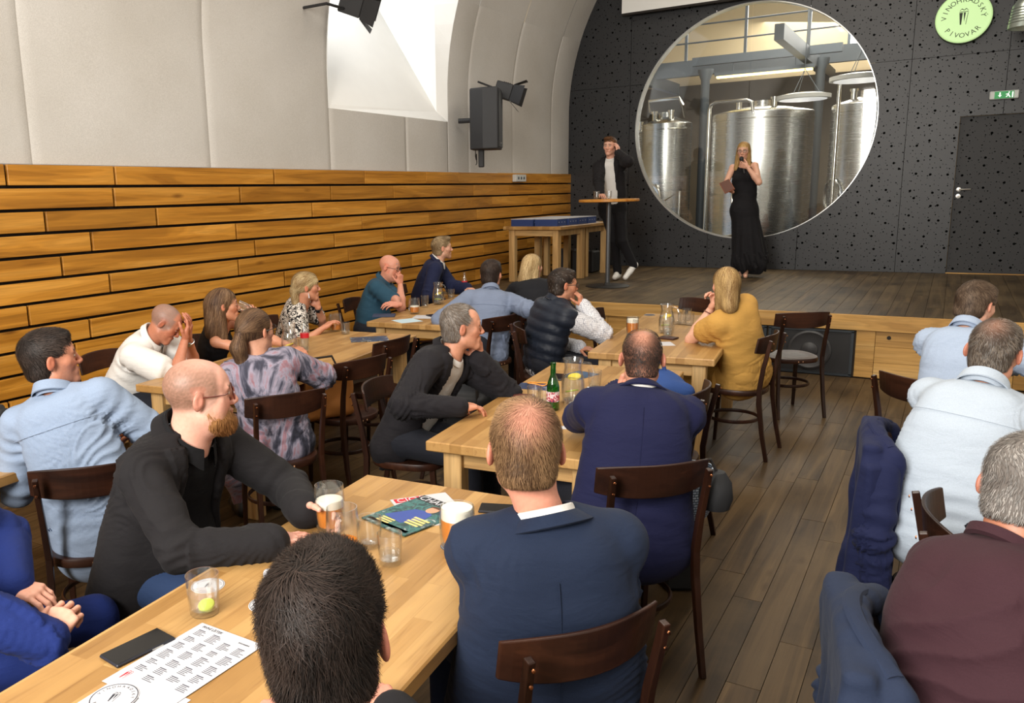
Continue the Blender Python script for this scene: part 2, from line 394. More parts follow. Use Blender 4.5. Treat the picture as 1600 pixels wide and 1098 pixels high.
# black perforated stage wall with the great round window
from mathutils.geometry import delaunay_2d_cdt
CX, CZ, CRAD = -2.62, 2.70, 1.66
DX0, DX1, DZ1 = -.03, .87, 2.615
wb = struct(MB().box((VCX, YB+.62, .3), (8, .1, .6)).build('wall_back', m_black))
xe = [-5.5, -4.37, -3.12, -1.87, -.62, .42, 1.5, 2.5]; ze = [STZ, 3.375, 6.75]
for x0, x1 in zip(xe[:-1], xe[1:]):
    for z0, z1 in zip(ze[:-1], ze[1:]):
        x0_, x1_, z0_, z1_ = x0+.003, x1-.003, z0+.002, z1-.003
        pts = [(x0_, z0_), (x1_, z0_), (x1_, z1_), (x0_, z1_)]; ed = [(0, 1), (1, 2), (2, 3), (3, 0)]
        n = 128; b = len(pts); pts += [(CX+CRAD*math.cos(2*math.pi*i/n), CZ+CRAD*math.sin(2*math.pi*i/n)) for i in range(n)]; ed += [(b+i, b+(i+1) % n) for i in range(n)]
        b = len(pts); pts += [(DX0, STZ-.1), (DX1, STZ-.1), (DX1, DZ1), (DX0, DZ1)]; ed += [(b, b+1), (b+1, b+2), (b+2, b+3), (b+3, b)]
        r = delaunay_2d_cdt([Vector(p) for p in pts], ed, [], 0, 1e-5); V = [(p.x, 0, p.y) for p in r[0]]; F = []
        for f in r[2]:
            c = sum((r[0][i] for i in f), Vector((0, 0)))/len(f)
            if not (x0_ < c.x < x1_ and z0_ < c.y < z1_): continue
            if (c-Vector((CX, CZ))).length < CRAD*.9995: continue
            if DX0 < c.x < DX1 and c.y < DZ1: continue
            F.append(tuple(f))
        if not F: continue
        mb = MB().add(V, F); o = mb.build('wall_panel', m_perf, wb, loc=(0, YB+random.uniform(0, .002), 0))
        me = o.data; bm = bmesh.new(); bm.from_mesh(me); bmesh.ops.delete(bm, geom=[v for v in bm.verts if not v.link_faces], context='VERTS')
        bmesh.ops.solidify(bm, geom=bm.faces[:], thickness=-.03); bmesh.ops.recalc_face_normals(bm, faces=bm.faces[:]); bm.to_mesh(me); bm.free()
def seam_light_block(x0, x1, z0, z1): MB().box(((x0+x1)/2, YB+.05, (z0+z1)/2), (x1-x0, .03, z1-z0)).build('seam_light_block', m_black, wb)  # unseen strips added behind the seams to stop brewery light leaking through
for xx in xe[1:-1]:
    hh = math.sqrt(max(0, (CRAD+.02)**2-(xx-CX)**2)) if abs(xx-CX) < CRAD+.02 else 0
    if hh: seam_light_block(xx-.03, xx+.03, STZ, CZ-hh-.02); seam_light_block(xx-.03, xx+.03, CZ+hh+.02, 6.7)
    elif xx > .3 and xx < DX1: seam_light_block(xx-.03, xx+.03, DZ1, 6.7)
    else: seam_light_block(xx-.03, xx+.03, STZ, 6.7)
hh = math.sqrt((CRAD+.03)**2-(3.375-CZ)**2); seam_light_block(-5.5, CX-hh-.02, 3.345, 3.405); seam_light_block(CX+hh+.02, 2.5, 3.345, 3.405)
m_rim = plain('rim_steel', L(190, 190, 188), .3, 1.)
win = struct(MB().lathe([(CRAD-.012, -.05), (CRAD+.006, -.05), (CRAD+.006, .10), (CRAD-.012, .10), (CRAD-.012, -.05)], 96, ax='y').build('window_1', [m_rim], loc=(CX, YB+.03, CZ)))
m_pane = clear('window_glass', (.92, .94, .93, 1), .16, .012)
for sx in (-1, 1):
    pts = [(sx*.004+0., -CRAD+.012)]; P = []
    for i in range(49):
        a = -math.pi/2+math.pi*i/48; P.append((sx*(.004+(CRAD-.016)*math.cos(a)), (CRAD-.014)*math.sin(a)))
    mp = MB(); n = len(P); mp.add([(p[0], 0, p[1]) for p in P], [tuple(range(n))]); mp.build('pane', m_pane, win, loc=(-.02, .04, 0))
# door in the perforated wall
dr = struct(MB().box((0, 0, 0), (DX1-DX0-.012, .04, DZ1-STZ-.01), bev=.003).build('door_1', perforated('perforated_door', L(30, 30, 32), .55), loc=((DX0+DX1)/2, YB+.05, (DZ1+STZ)/2)))
m_steel = plain('brushed_steel', L(200, 198, 192), .28, 1.)
dh = MB().lathe([(0, 0), (.027, 0), (.027, -.01), (.012, -.012), (.010, -.05), (0, -.05)], 16, ax='y'); dh.tube([(0, -.045, 0), (.05, -.05, 0), (.13, -.05, 0)], .0095)
dh.build('door_handle', m_steel, dr, loc=(-.39, -.02, .085))
MB().lathe([(0, 0), (.027, 0), (.027, -.01), (.008, -.012), (0, -.006)], 16, ax='y').build('lock_rosette', m_steel, dr, loc=(-.39, -.02, 0))
MB().box((0, 0, 0), (DX1-DX0, .03, .012)).build('threshold', m_front, dr, loc=(0, -.06, -(DZ1-STZ)/2+.006))
MB().box((0, 0, 0), (.014, .02, DZ1-STZ)).build('door_edge', plain('door_edge_grey', L(110, 110, 110), .5, .3), dr, loc=(-(DX1-DX0)/2-.008, -.055, 0))

# ------------------------------------------------------------------ the brewery behind the glass
m_beige = plain('brewery_beige', L(226, 205, 165), .8, noise=.08)
m_ironb = plain('iron_bluegrey', L(92, 100, 108), .5, .2)
bw = struct(MB().box((-2.5, 19.6, 3.4), (11, .1, 7)).build('wall_brewery_back', m_beige))
struct(MB().box((-7.6, 16.4, 3.4), (.1, 6.5, 7)).build('wall_brewery_left', m_beige))
struct(MB().box((2.6, 16.4, 3.4), (.1, 6.5, 7)).build('wall_brewery_right', m_beige))
struct(MB().box((-2.5, 16.5, -.05), (11, 6.4, .1)).build('floor_brewery', plain('brewery_floor', L(120, 112, 100), .35)))
struct(MB().box((-2.5, 16.4, 6.95), (11, 6.5, .1)).build('ceiling_brewery', m_beige))
struct(MB().box((-2.5, 19.5, 2.0), (11, .08, 4.05)).build('wall_brewery_lower', plain('brewery_lower_greybrown', L(120, 108, 90), .6, noise=.15)))  # added panel, makes the back wall darker grey-brown below the gallery
for xx in (-1.55, -.2):
    wf = struct(MB().box((0, 0, 0), (1.0, .06, 1.7)).build('window_2', plain('daylit_window', (1, 1, 1, 1), .5, emit=(1, .97, .92, 1), es=2.2), loc=(xx, 19.53, 5.3)))
    for dx in (-.5, 0, .5): MB().box((0, 0, 0), (.05, .05, 1.7)).build('window_bar', m_ironb, wf, loc=(dx, -.05, 0))
def brushed(name, c, rough):
    t = NT(name); n = t.n('ShaderNodeTexNoise', Scale=1., Detail=3.); t.l(t.coord('Object', (3, 3, 140)), n.inputs[0])
    t.b.inputs['Metallic'].default_value = 1.; t.b.inputs['Base Color'].default_value = c
    t.l(t.math('ADD', t.math('MULTIPLY', n.outputs[0], .18), rough), t.b.inputs['Roughness']); t.b.inputs['Anisotropic'].default_value = .6; return t.m
m_tank = brushed('tank_steel', L(205, 205, 202), .16)
m_pipe = plain('pipe_steel', L(215, 213, 205), .2, 1.)
def tank(x, y, r, h, label, hatch=0):
    t = thing('brewing_tank', label, 'tank', (x, y, 0))
    MB().lathe([(0, .35), (r*.6, .37), (r, .55), (r, h), (r-.02, h+.02), (r*.5, h+.10), (.16, h+.13), (.16, h+.22), (0, h+.22)], 48).build('shell', m_tank, t)
    for a in (.6, 2.2, 3.7, 5.2): MB().tube([(r*.75*math.cos(a), r*.75*math.sin(a), .4), (r*.75*math.cos(a), r*.75*math.sin(a), 0)], .05).build('leg', m_pipe, t)
    for zz in (.9, h-.12): MB().lathe([(r-.002, zz), (r+.008, zz+.005), (r+.008, zz+.02), (r-.002, zz+.025), (r-.002, zz)], 48).build('weld_band', m_pipe, t)
    for a in (3.9, 5.3):
        q = (r*.55*math.cos(a), r*.55*math.sin(a)); MB().lathe([(.05, h), (.05, h+.2), (.07, h+.2), (.07, h+.24), (0, h+.24)], 12, c=(q[0], q[1], 0)).build('valve', m_pipe, t)
    if hatch:
        hb = MB(); a0 = hatch; c = Vector((r*math.cos(a0), r*math.sin(a0), 1.62)); 
        R_ = Matrix.Rotation(a0+math.pi/2, 3, 'Z'); pts = [c+R_ @ Vector((.17*math.cos(u), -.0, .26*math.sin(u)))+Vector((math.cos(a0), math.sin(a0), 0))*.03 for u in np.linspace(0, 2*math.pi, 25)[:-1]]
        hb.tube(pts, .022, closed=True).build('hatch_ring', m_pipe, t)
    return t
tank(-2.92, 15.75, .82, 3.02, 'large central stainless steel brewing tank behind the round window', 4.6)
tank(-4.75, 16.4, .46, 3.0, 'slim stainless steel tank at the left behind the round window', 4.5)
tank(-1.25, 15.35, .55, 3.02, 'stainless steel tank at the right behind the round window', 3.9)
tank(-5.65, 17.4, .5, 2.9, 'stainless steel tank farthest left behind the round window')
def pipe(pts, r, label, name='pipe'):
    return tag(MB().tube(pts, r, 10).build(name, m_pipe), label, 'pipe')
pipe([(-3.62, 14.95, .1), (-3.62, 14.95, 3.08), (-3.6, 14.95, 3.16), (-3.52, 14.95, 3.2), (-3.02, 14.95, 3.2), (-2.94, 14.95, 3.16), (-2.92, 14.95, 3.0), (-2.92, 15.2, 2.9)], .03, 'tall steel pipe bending over the top of the central tank')
pipe([(-4.95, 16.0, 3.22), (-4.95, 15.9, 3.4), (-4.4, 15.9, 3.42), (-4.33, 15.9, 3.3), (-4.33, 16.1, 3.1)], .03, 'steel pipe arch over the slim left tank')
pipe([(-3.66, 14.8, 0), (-3.66, 14.8, .75), (-3.4, 14.8, .95), (-3.1, 14.8, 1.0), (-3.05, 14.8, 1.25)], .025, 'low steel pipe with valve below the tank hatch')
pipe([(-1.62, 14.6, .1), (-1.62, 14.6, 3.3)], .03, 'vertical steel pipe in front of the right tank')
pipe([(-4.2, 14.5, 0), (-4.2, 14.5, 1.6), (-3.95, 14.5, 1.75), (-3.95, 14.5, 0)], .02, 'thin hose-like pipe loop left of the central tank')
for xx, nm in ((-4.19, 'left'), (-2.2, 'right')):
    c = thing('iron_column', 'blue-grey iron column %s of the central brewing tank' % nm, 'column', (xx, 16.9, 0))
    MB().lathe([(.16, 0), (.16, .06), (.085, .1), (.08, 3.8), (.14, 3.95), (.14, 4.0), (0, 4.0)], 20).build('shaft', m_ironb, c)
gal = thing('gallery', 'blue-grey steel gallery with slim railing above the tanks', 'gallery', (-2.5, 17.6, 4.0))
MB().box((0, 0, .12), (9.6, .12, .26)).build('beam', m_ironb, gal); MB().box((0, .9, .27), (9.6, 1.8, .05)).build('deck', m_ironb, gal)
for dx in np.arange(-4.5, 4.6, 1.12): MB().box((dx, 0, .85), (.05, .05, 1.15)).build('post', m_ironb, gal)
for dz in (.62, .95, 1.42): MB().tube([(-4.8, 0, dz), (4.8, 0, dz)], .016).build('rail', m_ironb, gal)
MB().box((-.45, -1.8, .0), (2.4, .1, .14)).build('cross_beam', m_ironb, gal)
for i, dx in enumerate((-4.4, -1.3, 1.2)):
    tag(MB().box((0, 0, 0), (.13, 6.0, .22)).build('ceiling_beam', m_ironb, loc=(dx-1., 16.3, 3.95)), ['left', 'middle', 'right'][i]+' dark beam spanning under the brewery gallery', 'beam')
tl = thing('tube_reflection', 'glowing yellow tubes standing for a fluorescent reflection above the central brewing tank', 'lamp', (-2.95, 15.8, 3.7))  # a fluorescent reflection, built as glowing tubes in a housing
for dx in (-.5, .5): MB().tube([(dx, 0, .06), (dx, 0, .26)], .008, 6).build('hanger', m_ironb, tl)
MB().box((0, 0, .05), (1.6, .12, .06)).build('housing', m_ironb, tl)
m_tube = plain('tube_glow', (1, .8, .3, 1), .5, emit=(1, .75, .25, 1), es=5)
for dy in (-.035, .035): MB().tube([(-.77, dy, 0), (.77, dy, 0)], .016).build('tube', m_tube, tl)
m_disc = plain('disc_white', L(235, 235, 230), .4); m_discg = plain('disc_glow', (1, 1, 1, 1), .4, emit=(1, .98, .95, 1), es=.5)
for i, (xx, yy, zz, rr) in enumerate(((-2.15, 14.8, 3.17, .40), (-1.32, 14.35, 3.34, .42), (-1.0, 15.2, 4.25, .45))):
    d = thing('disc_lamp', ['white round disc pendant lamp nearest the right iron column', 'white round disc pendant lamp at the right rim of the round window', 'white round disc lamp hanging highest behind the glass'][i], 'lamp', (xx, yy, zz), group='disc lamps in the brewery')
    MB().lathe([(0, .04), (rr*.6, .05), (rr, .02), (rr, -.04), (rr-.03, -.045), (0, -.02)], 40).build('shade', m_disc, d)
    MB().lathe([(0, -.03), (rr*.86, -.047), (rr*.86, -.05), (0, -.04)], 32).build('diffuser', m_discg, d)
    for a in (0, 2.1, 4.2): MB().tube([(rr*.6*math.cos(a), rr*.6*math.sin(a), .04), (0, 0, .42)], .005, 6).build('wire', m_ironb, d)
    MB().tube([(0, 0, .42), (0, 0, 6.9-zz)], .007, 6).build('cable', m_ironb, d)
dc = thing('ventilation_duct', 'bent grey air duct under the brewery ceiling', 'duct', (-1.6, 16.8, 5.3))
MB().tube([(-1.0, 0, 1.6), (-1.0, 0, .4), (-.8, 0, .1), (-.4, 0, 0), (.6, 0, .05)], .15, 16).build('duct_pipe', plain('duct_grey', L(140, 142, 145), .35, .8), dc)
MB().box((.3, -.1, .8), (.7, .5, .55), bev=.02).build('fan_box', m_ironb, dc)
# ================================================================== PEOPLE: implicit bodies meshed with surface nets
def unit(v):
    v = np.asarray(v, float); n = np.linalg.norm(v); return v/n if n > 1e-9 else v
def rotz(a): c, s = math.cos(a), math.sin(a); return np.array([[c, -s, 0], [s, c, 0], [0, 0, 1.]])
def rotx(a): c, s = math.cos(a), math.sin(a); return np.array([[1, 0, 0], [0, c, -s], [0, s, c.real]])
def roty(a): c, s = math.cos(a), math.sin(a); return np.array([[c, 0, s], [0, 1, 0], [-s, 0, c]])
class Field:
    """smooth union / carving of simple solids on a grid, evaluated only near each solid"""
    def __init__(s): s.p = []
    def cap(s, a, b, ra, rb=None, k=.02, sq=None, cut=False, tr=0):
        rb = ra if rb is None else rb; a = np.asarray(a, float); b = np.asarray(b, float)
        m = max(ra, rb)*(1.0 if sq is None else max(1, sq[1]))
        s.p.append(('c', np.minimum(a, b)-m, np.maximum(a, b)+m, (a, b, ra, rb, sq), k, cut)); return s
    def ell(s, c, r, R=None, k=.02, cut=False):
        c = np.asarray(c, float); r = np.asarray(r, float); m = r.max()
        s.p.append(('e', c-m, c+m, (c, r, R), k, cut)); return s
    def box(s, c, h, R=None, rad=.01, k=.01, cut=False):
        c = np.asarray(c, float); h = np.asarray(h, float); m = np.linalg.norm(h)+rad
        s.p.append(('b', c-m, c+m, (c, h, R, rad), k, cut)); return s
    def fn(s, lo, hi, f, k=.01, cut=False):
        s.p.append(('f', np.asarray(lo, float), np.asarray(hi, float), f, k, cut)); return s
    def bounds(s):
        lo = np.min([q[1] for q in s.p if not q[5]], 0); hi = np.max([q[2] for q in s.p if not q[5]], 0); return lo, hi
    @staticmethod
    def ev(q, P):
        ty, _, _, a, _, _ = q
        if ty == 'c':
            A, B, ra, rb, sq = a; X = P-A; d = B-A
            if sq is not None:      # squash across axis n by factor f (f > 1 widens)
                n, f = sq; n = np.asarray(n, float)
                X = X-n*((X@n)*(1-1/f))[..., None]; d = d-n*((d@n)*(1-1/f))
            dd = max(d@d, 1e-9); t = np.clip((X@d)/dd, 0, 1)
            return np.sqrt(((X-t[..., None]*d)**2).sum(-1))-(ra+(rb-ra)*t)
        if ty == 'e':
            c, r, R = a; X = P-c
            if R is not None: X = X@R
            k0 = np.sqrt(((X/r)**2).sum(-1)); k1 = np.sqrt(((X/r**2)**2).sum(-1))+1e-9; return k0*(k0-1)/k1
        if ty == 'b':
            c, h, R, rad = a; X = P-c
            if R is not None: X = X@R
            g = np.abs(X)-h; return np.sqrt((np.maximum(g, 0)**2).sum(-1))+np.minimum(g.max(-1), 0)-rad
        return a(P)
    def grid(s, h, lo=None, hi=None, pad=.02):
        if lo is None: lo, hi = s.bounds()
        lo = np.asarray(lo)-pad; hi = np.asarray(hi)+pad
        n = np.ceil((hi-lo)/h).astype(int)+1; D = np.full(n, .25, np.float32)
        ax = [lo[i]+h*np.arange(n[i]) for i in range(3)]
        for q in s.p:
            k = q[4]; m = k+3*h+.012
            i0 = np.maximum(np.floor((q[1]-m-lo)/h).astype(int), 0); i1 = np.minimum(np.ceil((q[2]+m-lo)/h).astype(int)+1, n)
            if (i1 <= i0).any(): continue
            sl = tuple(slice(i0[i], i1[i]) for i in range(3))
            P = np.stack(np.meshgrid(*[ax[i][sl[i]] for i in range(3)], indexing='ij'), -1)
            d = s.ev(q, P).astype(np.float32); o = D[sl]
            if q[5]: D[sl] = -Field.smin(-o, d, k)
            else: D[sl] = Field.smin(o, d, k)
        return D, lo
    @staticmethod
    def smin(a, b, k):
        if k <= 0: return np.minimum(a, b)
        h = np.clip(.5+.5*(b-a)/k, 0, 1); return b+(a-b)*h-k*h*(1-h)
def nets(D, lo, h):
    """naive surface nets -> verts, quads"""
    S = D < 0; nx, ny, nz = D.shape
    c = np.zeros((nx-1, ny-1, nz-1), np.int8)
    for i in (0, 1):
        for j in (0, 1):
            for k in (0, 1): c += S[i:nx-1+i, j:ny-1+j, k:nz-1+k]
    act = np.argwhere((c > 0) & (c < 8))
    if len(act) == 0: return np.zeros((0, 3)), np.zeros((0, 4), int)
    idx = np.full(c.shape, -1, np.int32); idx[tuple(act.T)] = np.arange(len(act))
    acc = np.zeros((len(act), 3)); cnt = np.zeros(len(act))
    cor = [(i, j, k) for i in (0, 1) for j in (0, 1) for k in (0, 1)]
    val = {o: D[act[:, 0]+o[0], act[:, 1]+o[1], act[:, 2]+o[2]] for o in cor}
    for a in cor:
        for ax in range(3):
            if a[ax]: continue
            b = tuple(1 if q == ax else a[q] for q in range(3)); va, vb = val[a], val[b]; m = (va < 0) != (vb < 0)
            t = np.where(m, va/np.where(m, va-vb, 1), 0)
            p = np.tile(np.array(a, float), (len(act), 1)); p[:, ax] += t; acc += p*m[:, None]; cnt += m
    V = lo+h*(act+acc/cnt[:, None]); Q = []
    for ax in range(3):
        u, w_ = (ax+1) % 3, (ax+2) % 3
        s0 = [slice(None)]*3; s1 = [slice(None)]*3; s0[ax] = slice(0, -1); s1[ax] = slice(1, None)
        E = S[tuple(s0)] != S[tuple(s1)]; e = np.argwhere(E)
        ok = (e[:, u] > 0) & (e[:, w_] > 0) & (e[:, u] < D.shape[u]-1) & (e[:, w_] < D.shape[w_]-1); e = e[ok]
        if not len(e): continue
        def at(du, dw):
            q = e.copy(); q[:, u] -= du; q[:, w_] -= dw; return idx[q[:, 0], q[:, 1], q[:, 2]]
        q = np.stack([at(1, 1), at(0, 1), at(0, 0), at(1, 0)], 1); fl_ = S[e[:, 0], e[:, 1], e[:, 2]]
        q[~fl_] = q[~fl_][:, ::-1]; Q.append(q)
    return V, np.concatenate(Q)
def vnoise(P, sc, seed=0):
    """cheap smooth noise: warped sines, about -1..1"""
    r = np.random.RandomState(seed); o = np.zeros(len(P)); X = P*sc
    X = X+.8*np.sin(X[:, [1, 2, 0]]*1.3+r.rand(3)*6)
    for _ in range(5):
        d = unit(r.randn(3)); o += np.sin(X@d*r.uniform(.7, 1.7)+r.rand()*6.28)
    return o/3
def vnormals(V, Q):
    n = np.cross(V[Q[:, 2]]-V[Q[:, 0]], V[Q[:, 3]]-V[Q[:, 1]]); N = np.zeros_like(V)
    for i in range(4): np.add.at(N, Q[:, i], n)
    return N/(np.linalg.norm(N, axis=1)[:, None]+1e-12)
def relax(V, Q, it=1, lam=.5):
    for _ in range(it):
        A = np.zeros_like(V); c = np.zeros(len(V))
        for i in range(4):
            j = (i+1) % 4; np.add.at(A, Q[:, i], V[Q[:, j]]); np.add.at(A, Q[:, j], V[Q[:, i]]); np.add.at(c, Q[:, i], 1); np.add.at(c, Q[:, j], 1)
        V = V*(1-lam)+lam*A/np.maximum(c, 1)[:, None]
    return V
def qmesh(name, V, Q, mats, col=None, mi=None):
    me = bpy.data.meshes.new(name); me.vertices.add(len(V)); me.vertices.foreach_set('co', np.asarray(V, np.float32).ravel())
    Q = np.asarray(Q); n, k = Q.shape; me.loops.add(n*k); me.loops.foreach_set('vertex_index', Q.astype(np.int32).ravel())
    me.polygons.add(n); me.polygons.foreach_set('loop_start', np.arange(0, n*k, k, dtype=np.int32)); me.polygons.foreach_set('loop_total', np.full(n, k, np.int32))
    me.polygons.foreach_set('use_smooth', np.ones(n, bool))
    for m in (mats if isinstance(mats, (list, tuple)) else [mats]): me.materials.append(m)
    if mi is not None: me.polygons.foreach_set('material_index', np.asarray(mi, np.int32))
    if col is not None:
        at = me.color_attributes.new('Col', 'FLOAT_COLOR', 'POINT'); c4 = np.ones((len(V), 4), np.float32); c4[:, :3] = col; at.data.foreach_set('color', c4.ravel())
    me.update(); me.validate(); return me
# ---- materials for people
def skinmat():
    t = NT('skin'); a = t.n('ShaderNodeVertexColor', layer_name='Col')
    n = t.n('ShaderNodeTexNoise', Scale=90., Detail=3.); t.l(t.coord(), n.inputs[0])
    t.l(t.mix(.35, a.outputs[0], t.ramp(n.outputs[0], [(.3, (.8, .72, .7, 1)), (.7, (1.08, 1.05, 1.05, 1))]), 'MULTIPLY'), t.b.inputs['Base Color'])
    t.b.inputs['Roughness'].default_value = .5; t.b.inputs['Subsurface Weight'].default_value = .08; t.b.inputs['Subsurface Radius'].default_value = (.01, .004, .002); t.b.inputs['Subsurface Scale'].default_value = .6
    t.bump(n.outputs[0], .10, .003); return t.m
M_SKIN = skinmat()
M_EYE = plain('eye_white', L(225, 218, 210), .25); M_IRIS = plain('iris', L(60, 45, 35), .2)
def hairmat():
    t = NT('hair'); a = t.n('ShaderNodeVertexColor', layer_name='Col'); t.l(a.outputs[0], t.b.inputs['Base Color'])
    t.b.inputs['Roughness'].default_value = .55; t.b.inputs['Specular IOR Level'].default_value = .22; return t.m
M_HAIR = hairmat()
def fabric(name, col, rough=.85, weave=380., var=.12, kind='plain', sheen=.02, col2=None):
    if name in MATS: return MATS[name]
    t = NT(name); co = t.coord()
    n = t.n('ShaderNodeTexNoise', Scale=weave, Detail=2.); t.l(co, n.inputs[0]); n2 = t.n('ShaderNodeTexNoise', Scale=5., Detail=3.); t.l(co, n2.inputs[0])
    dk = tuple(c*(1-var*2) for c in col[:3])+(1,); lt = tuple(min(1, c*(1+var)) for c in col[:3])+(1,)
    c = t.mix(n.outputs[0], dk, lt)
    if kind == 'check':
        sx = t.n('ShaderNodeSeparateXYZ'); t.l(t.coord('Object', (1, 1, 1), (.2, .3, .5)), sx.inputs[0]); g = None
        for i in (0, 1, 2):
            l = t.math('LESS_THAN', t.math('FRACT', t.math('MULTIPLY', sx.outputs[i], 70.)), .12); g = l if g is None else t.math('MAXIMUM', g, l)
        c = t.mix(t.math('MULTIPLY', g, .55), c, col2)
    if kind in ('blotch', 'tiedye'):
        sc = (26, 26, 26) if kind == 'blotch' else (5, 5, 2.4)
        v = t.n('ShaderNodeTexNoise', Scale=1., Detail=4. if kind == 'tiedye' else 1.5, Distortion=2.2, Roughness=.6); t.l(t.coord('Object', sc), v.inputs[0])
        if kind == 'blotch': c = t.ramp(v.outputs[0], [(.485, col2), (.50, col), (.515, col)])
        else: c = t.ramp(v.outputs[0], [(.32, L(38, 38, 48)), (.42, L(70, 70, 84)), (.50, L(150, 144, 160)), (.56, L(150, 108, 116)), (.62, L(120, 116, 134)), (.70, L(40, 38, 46))])
    t.l(c, t.b.inputs['Base Color']); t.b.inputs['Roughness'].default_value = rough; t.b.inputs['Sheen Weight'].default_value = sheen; t.b.inputs['Specular IOR Level'].default_value = .25
    # small creases
    n3 = t.n('ShaderNodeTexNoise', Scale=1., Detail=3., Distortion=.4); t.l(t.coord('Object', (9, 9, 22)), n3.inputs[0])
    b1 = t.n('ShaderNodeBump', Strength=.30, Distance=.02); t.l(n3.outputs[0], b1.inputs['Height'])
    b2 = t.n('ShaderNodeBump', Strength=.12, Distance=.002); t.l(n.outputs[0], b2.inputs['Height']); t.l(b1.outputs[0], b2.inputs['Normal']); t.l(b2.outputs[0], t.b.inputs['Normal'])
    MATS[name] = t.m; return t.m

# ---- head (local: x right, y forward, z up; origin between the ears)
def head_field(p):
    F = Field(); j = p.get('jaw', 1.); fm = p.get('female', False); wd = p.get('hw', 1.)
    F.ell((0, -.014, .036), (.0745*wd, .094, .080), k=.02)
    F.ell((0, .036, .030), (.062*wd, .052, .058), k=.03)
    F.ell((0, .030, -.038), (.056*wd*(.95 if fm else 1), .054, .062), k=.03)
    F.cap((-.043*wd, .004, -.060), (-.012, .066, -.094), .022*j, .017*j, k=.025); F.cap((.043*wd, .004, -.060), (.012, .066, -.094), .022*j, .017*j, k=.025)
    F.ell((0, .072, -.094), (.022*j, .018, .018*j), k=.02)
    F.cap((-.050, .052, -.012), (-.036, .064, -.022), .017, k=.025); F.cap((.050, .052, -.012), (.036, .064, -.022), .017, k=.025)
    if p.get('fat', 0): F.ell((0, .03, -.095), (.058, .050, .035), k=.03); F.ell((-.05, .03, -.05), (.025, .035, .04), k=.03); F.ell((.05, .03, -.05), (.025, .035, .04), k=.03)
    F.cap((-.036, .080, .024), (.036, .080, .024), .0105 if not fm else .007, k=.016)
    # sockets, then nose, lips, ears
    for s_ in (-1, 1): F.ell((s_*.031, .097, .008), (.017, .014, .011), k=.014, cut=True)
    for s_ in (-1, 1): F.ell((s_*.031, .0765, .006), (.0145, .0125, .0105), k=.004)
    nz = p.get('nose', 1.)
    F.cap((0, .085, .016), (0, .085+.022*nz, -.024), .0070, .0095*nz, k=.012); F.ell((0, .085+.017*nz, -.028), (.012, .011, .009), k=.008)
    for s_ in (-1, 1): F.ell((s_*.013, .096, -.030), (.0075, .010, .0075), k=.006)
    F.ell((0, .080, -.060), (.030, .013, .018), k=.015)
    F.cap((-.019, .084, -.0575), (0, .0925, -.0560), .0040, .0048, k=.006); F.cap((.019, .084, -.0575), (0, .0925, -.0560), .0040, .0048, k=.006)
    F.cap((-.017, .084, -.0650), (.017, .084, -.0650), .0048, k=.006); F.ell((0, .088, -.0660), (.015, .006, .0055), k=.006)
    F.box((0, .099, -.0612), (.021, .009, .0005), rad=.0006, k=.003, cut=True)
    for s_ in (-1, 1):
        R_ = rotz(s_*.45)@rotx(-.2)
        F.ell((s_*.081*wd, -.012, .000), (.0085, .018, .030), R_, k=.008); F.ell((s_*.090*wd, -.006, .004), (.006, .011, .018), R_, k=.004, cut=True)
    return F
def mk_hair_field(F, st, p):
    """st: hairstyle name"""
    th = p.get('hair_t', .012); wd = p.get('hw', 1.)
    F.ell((0, -.016, .040), ((.0745)*wd+th*p.get('side', .75), .094+th, .080+th*1.1), k=.01)
    if st in ('short', 'crop', 'receding', 'ring', 'quiff'):
        F.ell((0, -.045, -.025), (.062*wd+th*.7, .058+th*.4, .075), k=.02)     # nape
        if st == 'quiff': F.ell((.01, .05, .105), (.055, .045, .022), k=.03)
        if st == 'short': F.ell((0, .035, .092), (.055, .05, .022), k=.03)
        # clear the face, ears and neck
        F.ell((0, .112, -.030), (.085, .075 if st != 'receding' else .085, .098), k=.012, cut=True)
        F.box((0, .065, -.05), (.12, .055, .058), rad=.01, k=.012, cut=True)
        for s_ in (-1, 1): F.ell((s_*(.098+p.get('earcut', 0)*-.006), -.004, -.016), (.036, .034+p.get('earcut', 0)*.008, .046+p.get('earcut', 0)*.010), k=.010, cut=True)
        F.box((0, -.03, -.130+p.get('nape', .014)), (.12, .12, .04), rad=.01, k=.01, cut=True)
        if st == 'receding':
            for s_ in (-1, 1): F.ell((s_*.048, .085, .085), (.034, .058, .05), k=.02, cut=True)
        if st == 'ring': F.ell((0, .02, .125), (.06, .115, .075), k=.03, cut=True)
    else:
        F.ell((0, .118, -.045), (.057, .065, .105), k=.015, cut=True)
        F.ell((0, .125, -.005), (.062, .058, .062), k=.015, cut=True)
